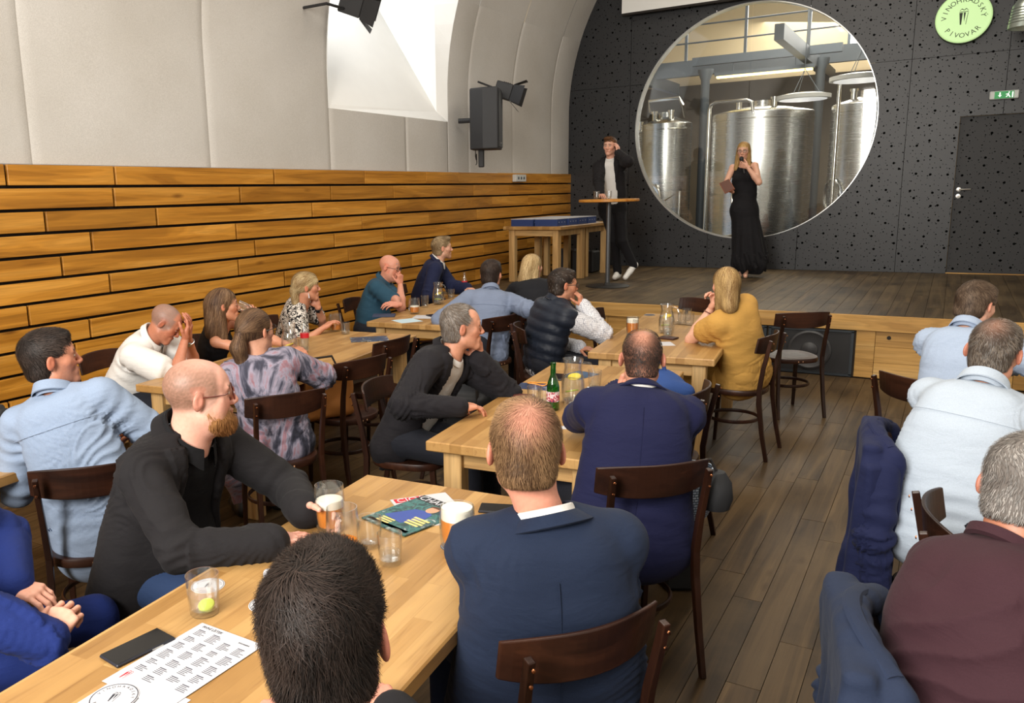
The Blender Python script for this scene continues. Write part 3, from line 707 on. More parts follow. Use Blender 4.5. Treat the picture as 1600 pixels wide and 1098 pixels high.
def hair_strands(F, h, L_, flow, root_ok, n, seed, width, colf, steps=5, lift=.006, wob=.35):
    """ribbons combed over the hair volume; flow(P, N) gives the combing direction"""
    D, lo = F.grid(h, pad=.045); V, Q = nets(D, lo, h)
    if len(V) == 0: return None
    V = relax(V, Q, 1, .5)
    G = np.stack(np.gradient(D, h), -1); r = np.random.RandomState(seed)
    def samp(A, P):
        q = (P-lo)/h; i = np.clip(np.floor(q).astype(int), 0, np.array(D.shape)-2); f = q-i; o = 0
        f = np.clip(f, 0, 1)
        for a in (0, 1):
            for b in (0, 1):
                for c in (0, 1):
                    w_ = (f[:, 0] if a else 1-f[:, 0])*(f[:, 1] if b else 1-f[:, 1])*(f[:, 2] if c else 1-f[:, 2])
                    t = A[i[:, 0]+a, i[:, 1]+b, i[:, 2]+c]; o = o+(t*w_[:, None] if t.ndim == 2 else t*w_)
        return o
    fi = r.randint(0, len(Q), n*2); u = r.rand(len(fi), 2)
    P = (V[Q[fi, 0]]*(1-u[:, :1])+V[Q[fi, 1]]*u[:, :1])*(1-u[:, 1:])+(V[Q[fi, 3]]*(1-u[:, :1])+V[Q[fi, 2]]*u[:, :1])*u[:, 1:]
    P = P[root_ok(P)][:n]; n = len(P)
    if n == 0: return V, Q, None
    ln = L_*r.uniform(.6, 1.15, n); tw = r.randn(n, 3)*wob
    clump = np.stack([vnoise(P, 45, seed+i) for i in range(3)], 1)*wob*1.2
    pts = []; nor = []; tg = []
    X = P.copy()
    for s_ in range(steps+1):
        N = samp(G, X); N /= np.linalg.norm(N, axis=1)[:, None]+1e-6
        d = flow(X, N)+tw*.5+clump; d -= N*((d*N).sum(1))[:, None]*.97; d /= np.linalg.norm(d, axis=1)[:, None]+1e-6
        off = .001+lift*(s_/steps)**1.5*r.uniform(.3, 1, n)
        X = X-N*(samp(D, X)-off)[:, None]*np.where(s_ == 0, 1, .85); pts.append(X.copy()); nor.append(N); tg.append(d)
        X = X+d*(ln/steps)[:, None]
    W = width*r.uniform(.6, 1.3, n); VV = []; 
    for s_ in range(steps+1):
        b = np.cross(nor[s_], tg[s_]); tp = (1-.85*(s_/steps)**2)*(.55 if s_ == 0 else 1)
        VV += [pts[s_]-b*(W*tp)[:, None], pts[s_]+b*(W*tp)[:, None]]
    VV = np.stack(VV, 1).reshape(-1, 3); k = 2*(steps+1); base = np.arange(n)[:, None]*k
    QQ = np.concatenate([base+np.array([2*s_, 2*s_+1, 2*s_+3, 2*s_+2]) for s_ in range(steps)], 0)
    cc = colf(P, r, n); CCc = np.repeat(cc, k, 0)
    return V, Q, (VV, QQ, CCc)
# ---- hand: wrist at origin, fingers along +y, palm facing -z, thumb on +x*side
def hand_field(curl=.5, spread=.06, thumb=.5, side=1, s=1.0, point=None):
    F = Field(); mx = [(-.030, .072), (-.010, .080), (.011, .079), (.031, .072)]; ln = [(.030, .020, .017), (.041, .026, .020), (.045, .028, .021), (.040, .024, .019)]
    mx = [(a*side, b) for a, b in mx]; rad = (.0075, .0085, .0088, .0085)
    F.cap((0, -.02, 0), (0, .012, 0), .022, .022, k=.02, sq=((1, 0, 0), 1.25))
    for (x_, y_), r_ in zip(mx, (.011, .0125, .013, .013)): F.cap((x_*.55, .01, 0), (x_, y_, 0), .0125, r_*.92, k=.014)
    F.ell((.022*side, .035, -.008), (.018, .028, .013), k=.012); F.ell((-.02*side, .035, -.008), (.014, .03, .011), k=.012)
    for i, ((x_, y_), l3) in enumerate(zip(mx, ln)):
        cu = curl[i] if isinstance(curl, (list, tuple)) else curl*(1.08-.06*i)
        p = np.array([x_, y_, 0]); yaw = (-.5+i/3)*spread*2*side*-1; a = 0
        for q, l_ in enumerate(l3):
            a += cu*(.75, 1.0, .7)[q]; d = np.array([-math.sin(yaw)*math.cos(a), math.cos(yaw)*math.cos(a), -math.sin(a)]); b = p+d*l_
            F.cap(p, b, rad[i]*(1-.07*q), rad[i]*(.93-.09*q), k=.0035); p = b
    p = np.array([.026*side, .012, -.006]); d0 = unit([side*(.85-.35*thumb), .75, -.25-.45*thumb])
    for q, l_ in enumerate((.040, .032, .026)):
        b = p+d0*l_; F.cap(p, b, (.0135, .0105, .0095)[q], (.0108, .0095, .0082)[q], k=.006); p = b
        d0 = unit(d0+np.array([-side*.42*thumb, .18, -.22*thumb]))
    if s != 1: pass
    return F
def lerp3(a, b, t): return np.asarray(a)*(1-t)+np.asarray(b)*t
def sstep(x, a, b): t = np.clip((x-a)/(b-a), 0, 1); return t*t*(3-2*t)
def head_color(P, p):
    """albedo of face and scalp in head coordinates"""
    sk = np.array(p.get('skin', L(205, 150, 122))[:3]); C = np.tile(sk, (len(P), 1)); x, y, z = P.T; ax = np.abs(x)
    def blend(m, c): 
        nonlocal C
        C = C*(1-m[:, None])+np.asarray(c)[:3]*m[:, None]
    red = sk*np.array([1.05, .72, .66])
    blend(.55*np.exp(-((ax-.045)**2/.0005+(y-.07)**2/.0008+(z+.025)**2/.0006)), red)
    blend(.55*np.exp(-((ax)**2/.0003+(y-.105)**2/.0005+(z+.025)**2/.0004)), red)
    blend(.65*(ax > .073*p.get('hw', 1.))*(np.abs(z) < .045)*(np.abs(y+.008) < .04), red)
    hc = np.array(p.get('hair', L(70, 50, 35))[:3])
    nz = vnoise(P, 420, 3)*.5+.5
    b = p.get('beard', 0)
    if b:
        m = sstep(-z, .030, .055)*sstep(y, .005, .03)*(1-.9*np.exp(-(x**2/.0007+(y-.095)**2/.0006+(z+.060)**2/.0001)))*sstep(z, -.135, -.105)
        m = np.maximum(m, .9*np.exp(-(x**2/.0009+(y-.095)**2/.001+(z+.044)**2/.00005))*(y > .07)); m = np.maximum(m, .6*sstep(-z, .0, .03)*np.exp(-(ax-.064)**2/.00008)*(y > .0)*(y < .04)*(z > -.08))
        blend(b*m*(.55+.45*nz), p.get('beardcol', hc))
    bz = p.get('buzz', 0)
    if bz:
        line = .055+.25*p.get('recede', .0)*sstep(.05-ax, 0, .06)
        m = sstep(z-.9*np.maximum(0, y-.02)-(-.045), .0, .03)*sstep(.062-y-p.get('recede', 0)*.06*(z > .06), 0, .02)*((ax > .03) | (y < .06))
        m = m*(1-(ax > .070)*np.exp(-((y+.004)**2/.0006+(z)**2/.0008)))
        if p.get('crown'): m = m*(1-.75*np.exp(-(x**2/.0022+(y+.055)**2/.0035+(z-.115)**2/.002)))
        if p.get('baldtop'): b_ = p['baldtop']; m = m*(1-.92*np.exp(-(((P-np.array(b_[:3]))/np.array(b_[3:]))**2).sum(1)))
        m = np.maximum(m, 0)
        blend(bz*m*(.8+.2*nz), hc)
    lip = p.get('lip', sk*np.array([.80, .50, .46]))
    blend(.75*np.exp(-((z+.0612)**2/.00006))*(ax < .022)*(y > .082), lip)
    br = p.get('brow', hc*.8)
    blend(.92*np.exp(-((z-.030+.10*np.maximum(0, ax-.035))**2/.000030))*(ax > .012)*(ax < .047)*(y > .062), br)
    ex = (ax-.031); ez = z-.006
    alm = (ex/.0125)**2+(ez/.0050)**2
    blend(np.clip(1.6-alm, 0, 1)*(y > .078), L(70, 45, 35)); blend(np.clip((1.05-alm)*4, 0, 1)*(y > .078), L(205, 195, 185))
    gx = p.get('gaze', 0); blend(((ex*np.sign(x)-gx*.004)**2+ez**2 < .0047**2)*(y > .078)*1., p.get('iris', L(60, 48, 40)))
    blend(.6*np.exp(-(ez-.0065)**2/.000004)*(np.abs(ex) < .014)*(y > .075), L(50, 35, 30))
    return C
M_METAL = plain('dark_glasses_frame', L(30, 26, 26), .35); M_METALB = plain('brown_glasses_frame', L(92, 38, 30), .35); M_LENS = clear('spectacle_lens', (.97, .97, .97, 1), .06, .02)
def glasses_mesh(kind):
    m = MB(); w_ = .024; h_ = .018
    for s_ in (-1, 1):
        pts = []
        for i in range(20):
            a = 2*math.pi*i/20; ca, sa = math.cos(a), math.sin(a); q = .75
            pts.append((s_*.033+w_*math.copysign(abs(ca)**q, ca), .101-.10*abs(s_*.033+w_*ca)**1.0*.35, .004+h_*math.copysign(abs(sa)**q, sa)))
        m.tube(pts, .0021, 5, closed=True); m.tube([(s_*.056, .080, .010), (s_*.073, .070, .010), (s_*.081, -.005, .010), (s_*.080, -.022, -.004)], .0021, 5)
        m.add([(p[0], p[1], p[2]) for p in pts], [tuple(range(20))], 1)
    m.tube([(-.010, .100, .008), (0, .103, .011), (.010, .100, .008)], .0015, 5); return m
def ik(S, T, l1, l2, pole):
    S = np.asarray(S, float); T = np.asarray(T, float); d = T-S; D = np.linalg.norm(d)
    if D > (l1+l2)*.998: T = S+d/D*(l1+l2)*.998; d = T-S; D = np.linalg.norm(d)
    u = d/D; a = (l1*l1-l2*l2+D*D)/(2*D); hh = math.sqrt(max(0, l1*l1-a*a)); pl = np.asarray(pole, float); pl = pl-u*(pl@u)
    return S+u*a+unit(pl)*hh, T
def foldify(V, Q, axes, amp, seed, fade=None, joints=None):
    """cloth folds: ridged noise stretched along the limb/torso axis"""
    N = vnormals(V, Q); best = np.full(len(V), 1e9); ax = np.zeros_like(V)
    for A, B, r_ in axes:
        d = B-A; t = np.clip(((V-A)@d)/(d@d), 0, 1); ds = np.linalg.norm(V-A-t[:, None]*d, axis=1)/r_; m = ds < best; best[m] = ds[m]; ax[m] = unit(d)
    al = (V*ax).sum(1)
    # diagonal drape: fold direction tilts from one patch to the next
    tilt = np.stack([vnoise(V, 4.5, seed+11+i) for i in range(3)], 1)*.75
    ax2 = ax+tilt; ax2 /= np.linalg.norm(ax2, axis=1)[:, None]
    ph = (V*ax2).sum(1)*34+2.6*vnoise(V, 9, seed)+1.2*vnoise(V, 21, seed+1)
    g = np.sin(ph); ridge = 1-np.abs(g)**.75*1.0; m = sstep(vnoise(V, 5, seed+2), -.3, .8)
    d = amp*1.7*(ridge-.40)*m+amp*.6*vnoise(V, 10, seed+3)
    if joints is not None:
        w_ = np.zeros(len(V))
        for J, rad in joints: w_ = np.maximum(w_, np.exp(-(((V-J)**2).sum(1))/rad**2))
        d = d*(.8+1.5*w_)+amp*1.2*w_*np.sin(al*95+2.5*vnoise(V, 12, seed+5))
    if fade is not None: d = d*fade(V)
    return V+N*d[:, None]
def collar(gob, g, nb, nx_, ny_, nax, s, t, hp, root):
    """folded collar band swept round the neck, open at the front"""
    kind = g.get('ctype', 'jacket' if g.get('cop') is not None else 'shirt'); ne = hp.get('neck', 1.); r0 = (.059*ne+.003)*s+t*.35
    if kind == 'jacket': prof = [(.004, -.025), (.002, .012), (.006, .017), (.012, .015), (.026, -.014), (.022, -.018), (.010, .004), (.010, -.028)]; gap = R2(50)
    elif kind == 'crew': prof = [(-.002, -.012), (-.001, .010), (.003, .013), (.008, .010), (.012, -.012), (.004, -.016)]; gap = 0
    else: prof = [(-.002, -.02), (-.001, .026), (.003, .031), (.008, .029), (.022, -.012), (.019, -.015), (.005, .016), (.005, -.022)]; gap = R2(g.get('gap', 16))
    n = 44; V = []; c0 = nb+nax*(.022+g.get('crise', 0)); k = len(prof)
    for i in range(n+1):
        a = math.pi/2+gap+(2*math.pi-2*gap)*i/n; ca, sa = math.cos(a), math.sin(a); e = min(i, n-i)/n; pt = 0 if kind == 'crew' else .010*max(0, 1-e*14)
        for j, (dr, dz) in enumerate(prof):
            sd = (.022*abs(ca)**1.5 if kind == 'jacket' and j in (4, 5) else 0); rr = r0+dr+sd+(pt*.6 if j in (4, 5) else 0); x, y = rr*ca, rr*sa*1.12
            z = dz-.38*y-(pt if j in (4, 5) else 0); V.append(c0+nx_*x+ny_*y+nax*z)
    Q = [(i*k+j, i*k+(j+1) % k, (i+1)*k+(j+1) % k, (i+1)*k+j) for i in range(n) for j in range(k)]
    me = qmesh('collar', np.array(V)-root, np.array(Q), g['mat']); o = bpy.data.objects.new('collar', me); put(o, gob); me.set_sharp_from_angle(angle=math.radians(50))
    return o
def person(label, head, hip, face, chest=None, pelvis=None, pitch=0, roll=0, seat=.46, s=1., hs=1., tops=(), legs=None, shoe=None, hands=None, hand_style=None,
           style='short', hp=None, fat=0, sw=1., bow=.03, res=.011, hres=.0045, nstr=2200, strand=(.035, .0016), hair_caps=(), flow='comb', glasses=None, seed=1,
           stand=None, poles=None, extra=None, name='person', pz=None, belly=0, lengths=None, amp=.0045, uses=None, hair_len=None, feet_fwd=.02, knee_spread=.11, thigh_dir=None, skirt=None, hair_root=None, nbo=None):
    hp = dict(hp or {}); head = np.asarray(head, float); R2 = math.radians
    chest = face if chest is None else chest; pelvis = chest if pelvis is None else pelvis
    root = np.array([hip[0], hip[1], 0.]); T = thing(name, label, 'person', root)
    if stand: root[2] = stand['z']; T.location = root
    Rh = rotz(R2(face))@rotx(R2(pitch))@roty(R2(roll))
    pc = np.array([hip[0], hip[1], (pz if pz else seat+.105*s)])
    up = np.array([0, 0, 1.]); nb = head-up*.17*s
    for _ in range(3): u = unit(nb-pc); nb = head-.155*s*hs*unit(u*.6+Rh@up*.4)-Rh@np.array([0, .022, 0])*hs
    if nbo is not None: nb = nb+np.asarray(nbo, float)
    u = unit(nb-pc)
    r = rotz(R2(chest))@np.array([1., 0, 0]); r = unit(r-u*(r@u)); f = np.cross(u, r)
    rp = rotz(R2(pelvis))@np.array([1., 0, 0]); fp = rotz(R2(pelvis))@np.array([0, 1., 0])
    TL = np.linalg.norm(nb-pc)
    def sp(t): return pc*(1-t)+nb*t-f*bow*max(0, 4*t*(1-t))
    p1, p2, p3 = sp(.28), sp(.62), sp(.84)
    Sh = {}; El = {}; Wr = {}; HR = {}
    l1, l2 = (.295*s, .262*s) if lengths is None else lengths
    hands = hands or {}; poles = poles or {}; hand_style = hand_style or {}
    for nm, sg in (('R', 1), ('L', -1)):
        S = nb+r*sg*.168*s*sw-u*.052*s+f*.0
        tgt = hands.get(nm)
        if tgt is None: tgt = pc+fp*.30*s+rp*sg*.10+up*.07
        pole = poles.get(nm, (r*sg*.7-f*.45-up*.55))
        if isinstance(tgt, tuple) and tgt and tgt[0] == 'H': tgt = head+Rh@(np.asarray(tgt[1])*hs)
        tgt = np.asarray(tgt, float)
        d = tgt-S; D = np.linalg.norm(d)
        if D > (l1+l2)*.98: S = S+unit(d)*min(D-(l1+l2)*.98, .07)      # shoulder reaches
        E, W = ik(S, tgt, l1, l2, pole); Sh[nm], El[nm], Wr[nm] = S, E, W
    hj = {nm: pc+rp*sg*.088*s-up*.01 for nm, sg in (('R', 1), ('L', -1))}; kn = {}; an = {}
    for nm, sg in (('R', 1), ('L', -1)):
        if stand: kn[nm] = np.asarray(stand['knee'][nm], float); an[nm] = np.asarray(stand['ankle'][nm], float)
        else:
            td = fp if thigh_dir is None else np.array([-math.sin(R2(thigh_dir)), math.cos(R2(thigh_dir)), 0.])
            kn[nm] = hj[nm]+td*.41*s+rp*sg*(knee_spread-.088)+up*(max(.50*s, seat+.06)-hj[nm][2]+.0); an[nm] = kn[nm]+td*feet_fwd-up*(kn[nm][2]-.10)
    def finish(nm, V, Q, mats, col=None, mi=None, par=T):
        me = qmesh(nm, V-root, Q, mats, col, mi); o = bpy.data.objects.new(nm, me); put(o, par)
        return o
    # ---------------- skin: head, neck, torso core, arms, hands
    HF = head_field(hp); HF.cap((0, -.020, -.045), tuple(Rh.T@((nb-head)/hs)+np.array([0, .005, -.01])), .052*hp.get('neck', 1.), .058*hp.get('neck', 1.), k=.03)
    D, lo = HF.grid(hres); V, Q = nets(D, lo, hres); V = relax(V, Q, 1, .4); C = head_color(V, hp)
    VS = [V*hs@Rh.T+head]; QS = [Q]; CS = [C]; nv = len(V)
    sk = np.array(hp.get('skin', L(205, 150, 122))[:3])
    BF = Field(); BF.cap(p1, p3, .085*s, .085*s, k=.03, sq=(r, 1.4)); BF.cap(pc, p2, .08*s, k=.03, sq=(r, 1.4)); BF.cap(p3, nb, .055*s, .05, k=.04)
    for nm in 'RL':
        BF.cap(p3, Sh[nm], .05*s, .044*s, k=.03); BF.cap(Sh[nm], El[nm], .043*s*hp.get('arm', 1.), .036*s*hp.get('arm', 1.), k=.02); BF.cap(El[nm], lerp3(El[nm], Wr[nm], .35), .037*s*hp.get('arm', 1.), .039*s*hp.get('arm', 1.), k=.02); BF.cap(lerp3(El[nm], Wr[nm], .35), Wr[nm], .038*s*hp.get('arm', 1.), .0245*s, k=.02)
        if legs != 'none': BF.cap(hj[nm], kn[nm], .06*s, .045*s, k=.03); BF.cap(kn[nm], an[nm], .045*s, .032*s, k=.02)
        if stand and stand.get('bare_feet'): BF.cap(an[nm]-up*.02, an[nm]-up*.06+stand['fdir']*.13, .035, .028, k=.02)
    br = res*1.1; D, lo = BF.grid(br); V, Q = nets(D, lo, br); V = relax(V, Q, 1)
    VS.append(V); QS.append(Q+nv); CS.append(np.tile(sk, (len(V), 1))); nv += len(V)
    for nm, sg in (('R', 1), ('L', -1)):
        hst = hand_style.get(nm, {}); fd = hst.get('dir'); pn = hst.get('palm')
        fa = unit(Wr[nm]-El[nm]); fd = fa if fd is None else unit(fd); pn = -up if pn is None else np.asarray(pn, float)
        if hst.get('H'): fd = Rh@fd; pn = Rh@pn
        z_ = -unit(pn-fd*(pn@fd)); x_ = np.cross(fd, z_); R_ = np.stack([x_, fd, z_], 1); HR[nm] = R_
        hf = hand_field(hst.get('curl', .45), hst.get('spread', .06), hst.get('thumb', .5), -sg); hh = hst.get('res', max(.0036, hres))
        D, lo = hf.grid(hh); V, Q = nets(D, lo, hh); V = relax(V, Q, 1, .3); cs = np.tile(sk*np.array([1.0, .93, .92]), (len(V), 1))
        VS.append(V*s*1.0@R_.T+Wr[nm]); QS.append(Q+nv); CS.append(cs); nv += len(V)
    finish('body', np.concatenate(VS), np.concatenate(QS), M_SKIN, np.concatenate(CS))
    # ---------------- clothes
    axes = [(pc, nb, 1.6)]+[(Sh[n_], El[n_], 1.) for n_ in 'RL']+[(El[n_], Wr[n_], .9) for n_ in 'RL']
    for gi, g in enumerate(tops):
        t = g.get('t', .010); F = Field(); sl = g.get('sleeve', 'long'); inner = gi < len(tops)-1 and tops[-1].get('sleeve', 'long') == 'long'; sl = 'short' if inner and sl == 'long' else sl; ft = fat; wd = g.get('wide', 1.)
        F.cap(p1, p3, .098*s*(1+.5*ft)+t, .098*s*(1+.25*ft)+t, k=.035, sq=(r, 1.46*wd))
        F.cap(sp(g.get('hem', -.02)), p2, .098*s*(1+ft)+t+g.get('flare', .0), .098*s*(1+.7*ft)+t, k=.04, sq=(r, 1.48))
        if belly: F.ell(sp(.30)+f*.05, np.array([.15, .10+belly, .14])*s, np.stack([r, f, u], 1), k=.05)
        if hp.get('bust'): 
            for sg in (-1, 1): F.ell(sp(.68)+f*.075*s+r*sg*.062*s, np.array([.055, .055, .06])*s+t*.5, None, k=.04)
        if sl != 'tank':
            for nm, sg in (('R', 1), ('L', -1)):
                F.cap(p3+r*sg*.04, Sh[nm], .075*s+t, .056*s+t, k=.035); F.cap(nb+u*.012+r*sg*.03, Sh[nm], .034*s+t, .038*s+t, k=.04)
                F.ell(sp(.78)-f*.045*s+r*sg*.075*s, np.array([.075, .05, .10])*s+t*.5, np.stack([r, f, u], 1), k=.04)   # shoulder blades
        else: 
            for sg in (-1, 1): F.cap(p3+r*sg*.05, nb+r*sg*.085-u*.012, .05*s, .026*s, k=.03)
        nax = unit(unit(head-nb)*.8+u*.4); nx_ = unit(r-nax*(r@nax)); ny_ = np.cross(nax, nx_)
        # neck hole
        F.cap(nb+nax*.005, nb+nax*.15, .052*s+.004, .07, k=.012, cut=True)
        if g.get('vneck'): F.ell(nb+f*.075+u*-.01, (.05, .06, .09), np.stack([r, f, u], 1), k=.015, cut=True)
        if g.get('scoop'): F.ell(nb+f*.07-u*.01, (.085, .05, .06), np.stack([r, f, u], 1), k=.015, cut=True)
        if g.get('open') is not None:
            w0, w1, zb = g['open']      # half width at collar, at hem; z where closed (None: never)
            def ow(z_, w0=w0, w1=w1, zb=zb):
                if zb is None: return w0+(w1-w0)*np.clip(-z_/.5, 0, 1)
                return np.where(z_ > -zb, w0*np.clip(1+z_/zb, 0, 1.3), np.clip((-z_-zb)*w1, 0, .2))
            def op_fn(P):
                q = (P-nb)@np.stack([r, f, u], 1); return np.maximum(np.maximum(np.abs(q[..., 0])-ow(q[..., 2]), .02-q[..., 1]), q[..., 2]-.16)
            F.fn(nb-.75, nb+.75, op_fn, k=.004, cut=True)
        slk = g.get('loose', .006)+t
        for nm, sg in (('R', 1), ('L', -1)):
            if sl in ('none', 'tank'): continue
            if inner: F.cap(Sh[nm], lerp3(Sh[nm], El[nm], .3), .046*s, .042*s, k=.02)
            elif sl == 'short': F.cap(Sh[nm], lerp3(Sh[nm], El[nm], g.get('frac', .62)), .053*s+slk, .052*s+slk+.006, k=.02)
            else:
                F.cap(Sh[nm], El[nm], .052*s*(1+.2*ft)+slk, .046*s+slk, k=.02)
                e_ = {'long': .99, 'elbow': .30, 'threeq': .62}[sl]; F.cap(El[nm], lerp3(El[nm], Wr[nm], e_), .045*s+slk, (.046-.015*e_)*s+slk*.9+g.get('cuff', 0), k=.02)
        h = g.get('res', res); D, lo = F.grid(h, pad=.03); V, Q = nets(D, lo, h); V = relax(V, Q, 1, .5)
        if g.get('open') is not None:
            q = (V-nb)@np.stack([r, f, u], 1); aw = np.abs(q[:, 0])-ow(q[:, 2]); lw = g.get('lapel', .055)*sstep(q[:, 2], -.42, -.02)
            N = vnormals(V, Q); m = (q[:, 1] > .0)*(q[:, 2] < .03)*(aw < lw)*(aw > -.02); V = V+N*(.011*m)[:, None]
        V = foldify(V, Q, axes, .0015 if inner else g.get('amp', amp), seed*13+gi, fade=lambda X: sstep(np.linalg.norm(X-nb, axis=1), .09, .20), joints=[(El['R'], .09), (El['L'], .09), (Sh['R']-u*.09, .08), (Sh['L']-u*.09, .08), (sp(.12), .13)])
        if g.get('quilt'):
            N = vnormals(V, Q); al = (V-pc)@u; V = V+N*(.009*np.abs(np.sin(al*math.pi/.075)))[:, None]
        gob = finish(g['name'], V, Q, g['mat'])
        if g.get('seam'):
            q = (V-nb)@np.stack([r, f, u], 1); N = vnormals(V, Q); bk_ = (q[:, 1] < .02)&((N@f) < -.1); pts = []
            if g['seam'] == 'back':
                for z_ in np.arange(-.05, -.52, -.02):
                    m = bk_&(np.abs(q[:, 0]) < .012)&(np.abs(q[:, 2]-z_) < .012)
                    if m.any(): k_ = np.where(m)[0][np.argmin(q[m, 1])]; pts.append(nb+u*z_+f*q[k_, 1])
            else:
                for x_ in np.arange(-.19, .191, .02):
                    m = bk_&(np.abs(q[:, 0]-x_) < .012)&(np.abs(q[:, 2]+.115) < .012)
                    if m.any(): k_ = np.where(m)[0][np.argmin(q[m, 1])]; pts.append(nb+r*x_-u*.115+f*q[k_, 1])
            if len(pts) > 4:
                P3 = np.array(pts); P3[1:-1] = (P3[:-2]+P3[1:-1]*2+P3[2:])/4; mb_ = MB(); mb_.tube([tuple(a_-root) for a_ in P3], .0013, 6); mb_.build('seam', g['mat'], gob)
        if g.get('collar'): collar(gob, g, nb, nx_, ny_, nax, s, t, hp, root)
    if legs and legs != 'none':
        t = .010; F = Field(); F.cap(hj['R'], hj['L'], .096*s*(1+.3*fat)+t, k=.03); F.cap(pc, p1, .095*s+t-.004, .092*s+t-.004, k=.03, sq=(rp, 1.4))
        for nm in 'RL':
            F.cap(hj[nm], kn[nm], .078*s*(1+.2*fat)+t, .057*s+t, k=.03); F.cap(kn[nm], an[nm]+up*.0, .057*s+t, .045*s+t, k=.025)
        if skirt: 
            F.cap(lerp3(hj['R'], hj['L'], .5), lerp3(kn['R'], kn['L'], .5)-up*.06, .13*s, .12*s, k=.05, sq=(rp, 1.5))
            for nm in 'RL': F.cap(kn[nm], an[nm]+up*(.15 if skirt == 'midi' else .3), .09, .10, k=.06)
        h = res*1.15; D, lo = F.grid(h, pad=.03); V, Q = nets(D, lo, h); V = relax(V, Q, 1)
        V = foldify(V, Q, [(hj[n_], kn[n_], 1.) for n_ in 'RL']+[(kn[n_], an[n_], 1.) for n_ in 'RL'], amp, seed*7+3); finish('trousers' if not skirt else 'skirt', V, Q, legs)
    if shoe:
        for nm in 'RL':
            F = Field(); fd = fp if not stand else (stand['fdir'] if isinstance(stand['fdir'], np.ndarray) else stand['fdir'][nm]); ftd = fd
            a_ = an[nm]; b0 = a_-up*.055-ftd*.03; tip = a_-up*.06+ftd*.155
            if stand and 'tip' in stand and nm in stand['tip']: tip = np.asarray(stand['tip'][nm], float); b0 = a_-unit(tip-a_)*.03-up*.02
            F.cap(b0, tip, .040, .036, k=.02); F.cap(a_+up*.0, b0, .042, .040, k=.03); F.cap(lerp3(b0, tip, .5), lerp3(a_, tip, .45), .036, .03, k=.03)
            if not (stand and 'tip' in stand and nm in stand['tip']): F.box(a_+np.array([0, 0, -.10-.1])+ftd*.06, (.4, .4, .1), rad=0, k=.004, cut=True)
            D, lo = F.grid(.009); V, Q = nets(D, lo, .009); V = relax(V, Q, 1, .3); finish('shoe', V, Q, shoe)
    # ---------------- hair
    if style and style != 'bald':
        F = Field(); mk_hair_field(F, style, hp)
        for a_, b_, ra, rb in hair_caps: F.cap(a_, b_, ra, rb, k=.025)
        if hair_caps: F.ell((0, .115, -.045), (.052, .058, .10), k=.012, cut=True)
        hc = np.array(hp.get('hair', L(70, 50, 35))[:3]); hc2 = np.array(hp.get('hair2', tuple(c*1.5 for c in hc))[:3]); gr = np.array([0, 0, -1.])@Rh
        rnd = np.random.RandomState(seed)
        def colf(P, rr, n):
            m = np.clip(.5+.5*vnoise(P, 60, seed)+rr.randn(n)*.30, 0, 1); c = hc*(1-m[:, None])+hc2*m[:, None]
            if hp.get('grey'): g_ = (rr.rand(n) < hp['grey'])[:, None]; c = np.where(g_, np.array(hp.get('greycol', L(128, 124, 120))[:3]), c)
            c = c*(1-rr.rand(n)[:, None]*.35)
            if hp.get('crown'): w_ = hp['crown']*np.exp(-(((P-np.array([0, -.085, .092]))/np.array([.032, .040, .040]))**2).sum(1)); c = c*(1-w_[:, None])+np.array(hp['skin'][:3])*w_[:, None]
            return c
        whorl = np.array([.006, -.07, .115])
        def fl(P, N):
            if flow == 'down': return np.tile(gr, (len(P), 1))+np.array([0, -.25, 0])
            d = P-whorl; d[:, 2] *= .6; d = d/(np.linalg.norm(d, axis=1)[:, None]+1e-6); sw_ = np.stack([-d[:, 1], d[:, 0], 0*d[:, 0]], 1)
            if flow == 'pony': tgt = np.asarray(hp['tie']); q = tgt-P; q /= np.linalg.norm(q, axis=1)[:, None]+1e-6; below = ((P@(-gr)) < (tgt@(-gr))-.01)[:, None]; return np.where(below, gr, q)
            return d+.35*sw_+gr*.55*sstep(-P[:, 2], -.10, .05)[:, None]
        ok = (lambda P: np.ones(len(P), bool)) if hair_root is None else hair_root
        hh = hres*1.15; out = hair_strands(F, hh, strand[0], fl, ok, nstr, seed, strand[1], colf, wob=hp.get('wob', .35), lift=hp.get('lift', .006))
        if out is not None and len(out[0]) and (out[2] is not None or not hp.get('nocap')):
            V, Q, st_ = out; cb = hc*.75+hc2*.1; cc = np.tile(cb, (len(V), 1))
            if hp.get('crown'): w_ = hp['crown']*np.exp(-(((V-np.array([0, -.085, .092]))/np.array([.032, .040, .040]))**2).sum(1)); cc = cc*(1-w_[:, None])+np.array(hp['skin'][:3])*w_[:, None]
            if hp.get('nocap'): V, Q, cc = V[:0], Q[:0], cc[:0]
            if st_ is not None:
                VV, QQ, c2 = st_; Q = np.concatenate([Q, QQ+len(V)]); V = np.concatenate([V, VV]); cc = np.concatenate([cc, c2])
            finish('hair', V*hs@Rh.T+head, Q, M_HAIR, cc)
    if hp.get('beardhair'):
        F = Field(); F.ell((0, .040, -.078), (.066, .062, .052), k=.02); F.ell((0, .072, -.100), (.034, .034, .034), k=.02)
        for s_ in (-1, 1): F.cap((s_*.064, .014, -.045), (s_*.052, .03, -.070), .014, .022, k=.03)
        F.ell((0, .098, -.050), (.030, .025, .026), k=.008, cut=True); F.box((0, .05, .06), (.2, .2, .08), rad=.0, k=.01, cut=True); F.box((0, -.06, -.06), (.2, .065, .2), rad=0, k=.01, cut=True)
        hc = np.array(hp['beardcol'][:3])
        def colb(P, rr, n): return hc*(1+.5*rr.randn(n)[:, None]*.4).clip(.4, 1.8)
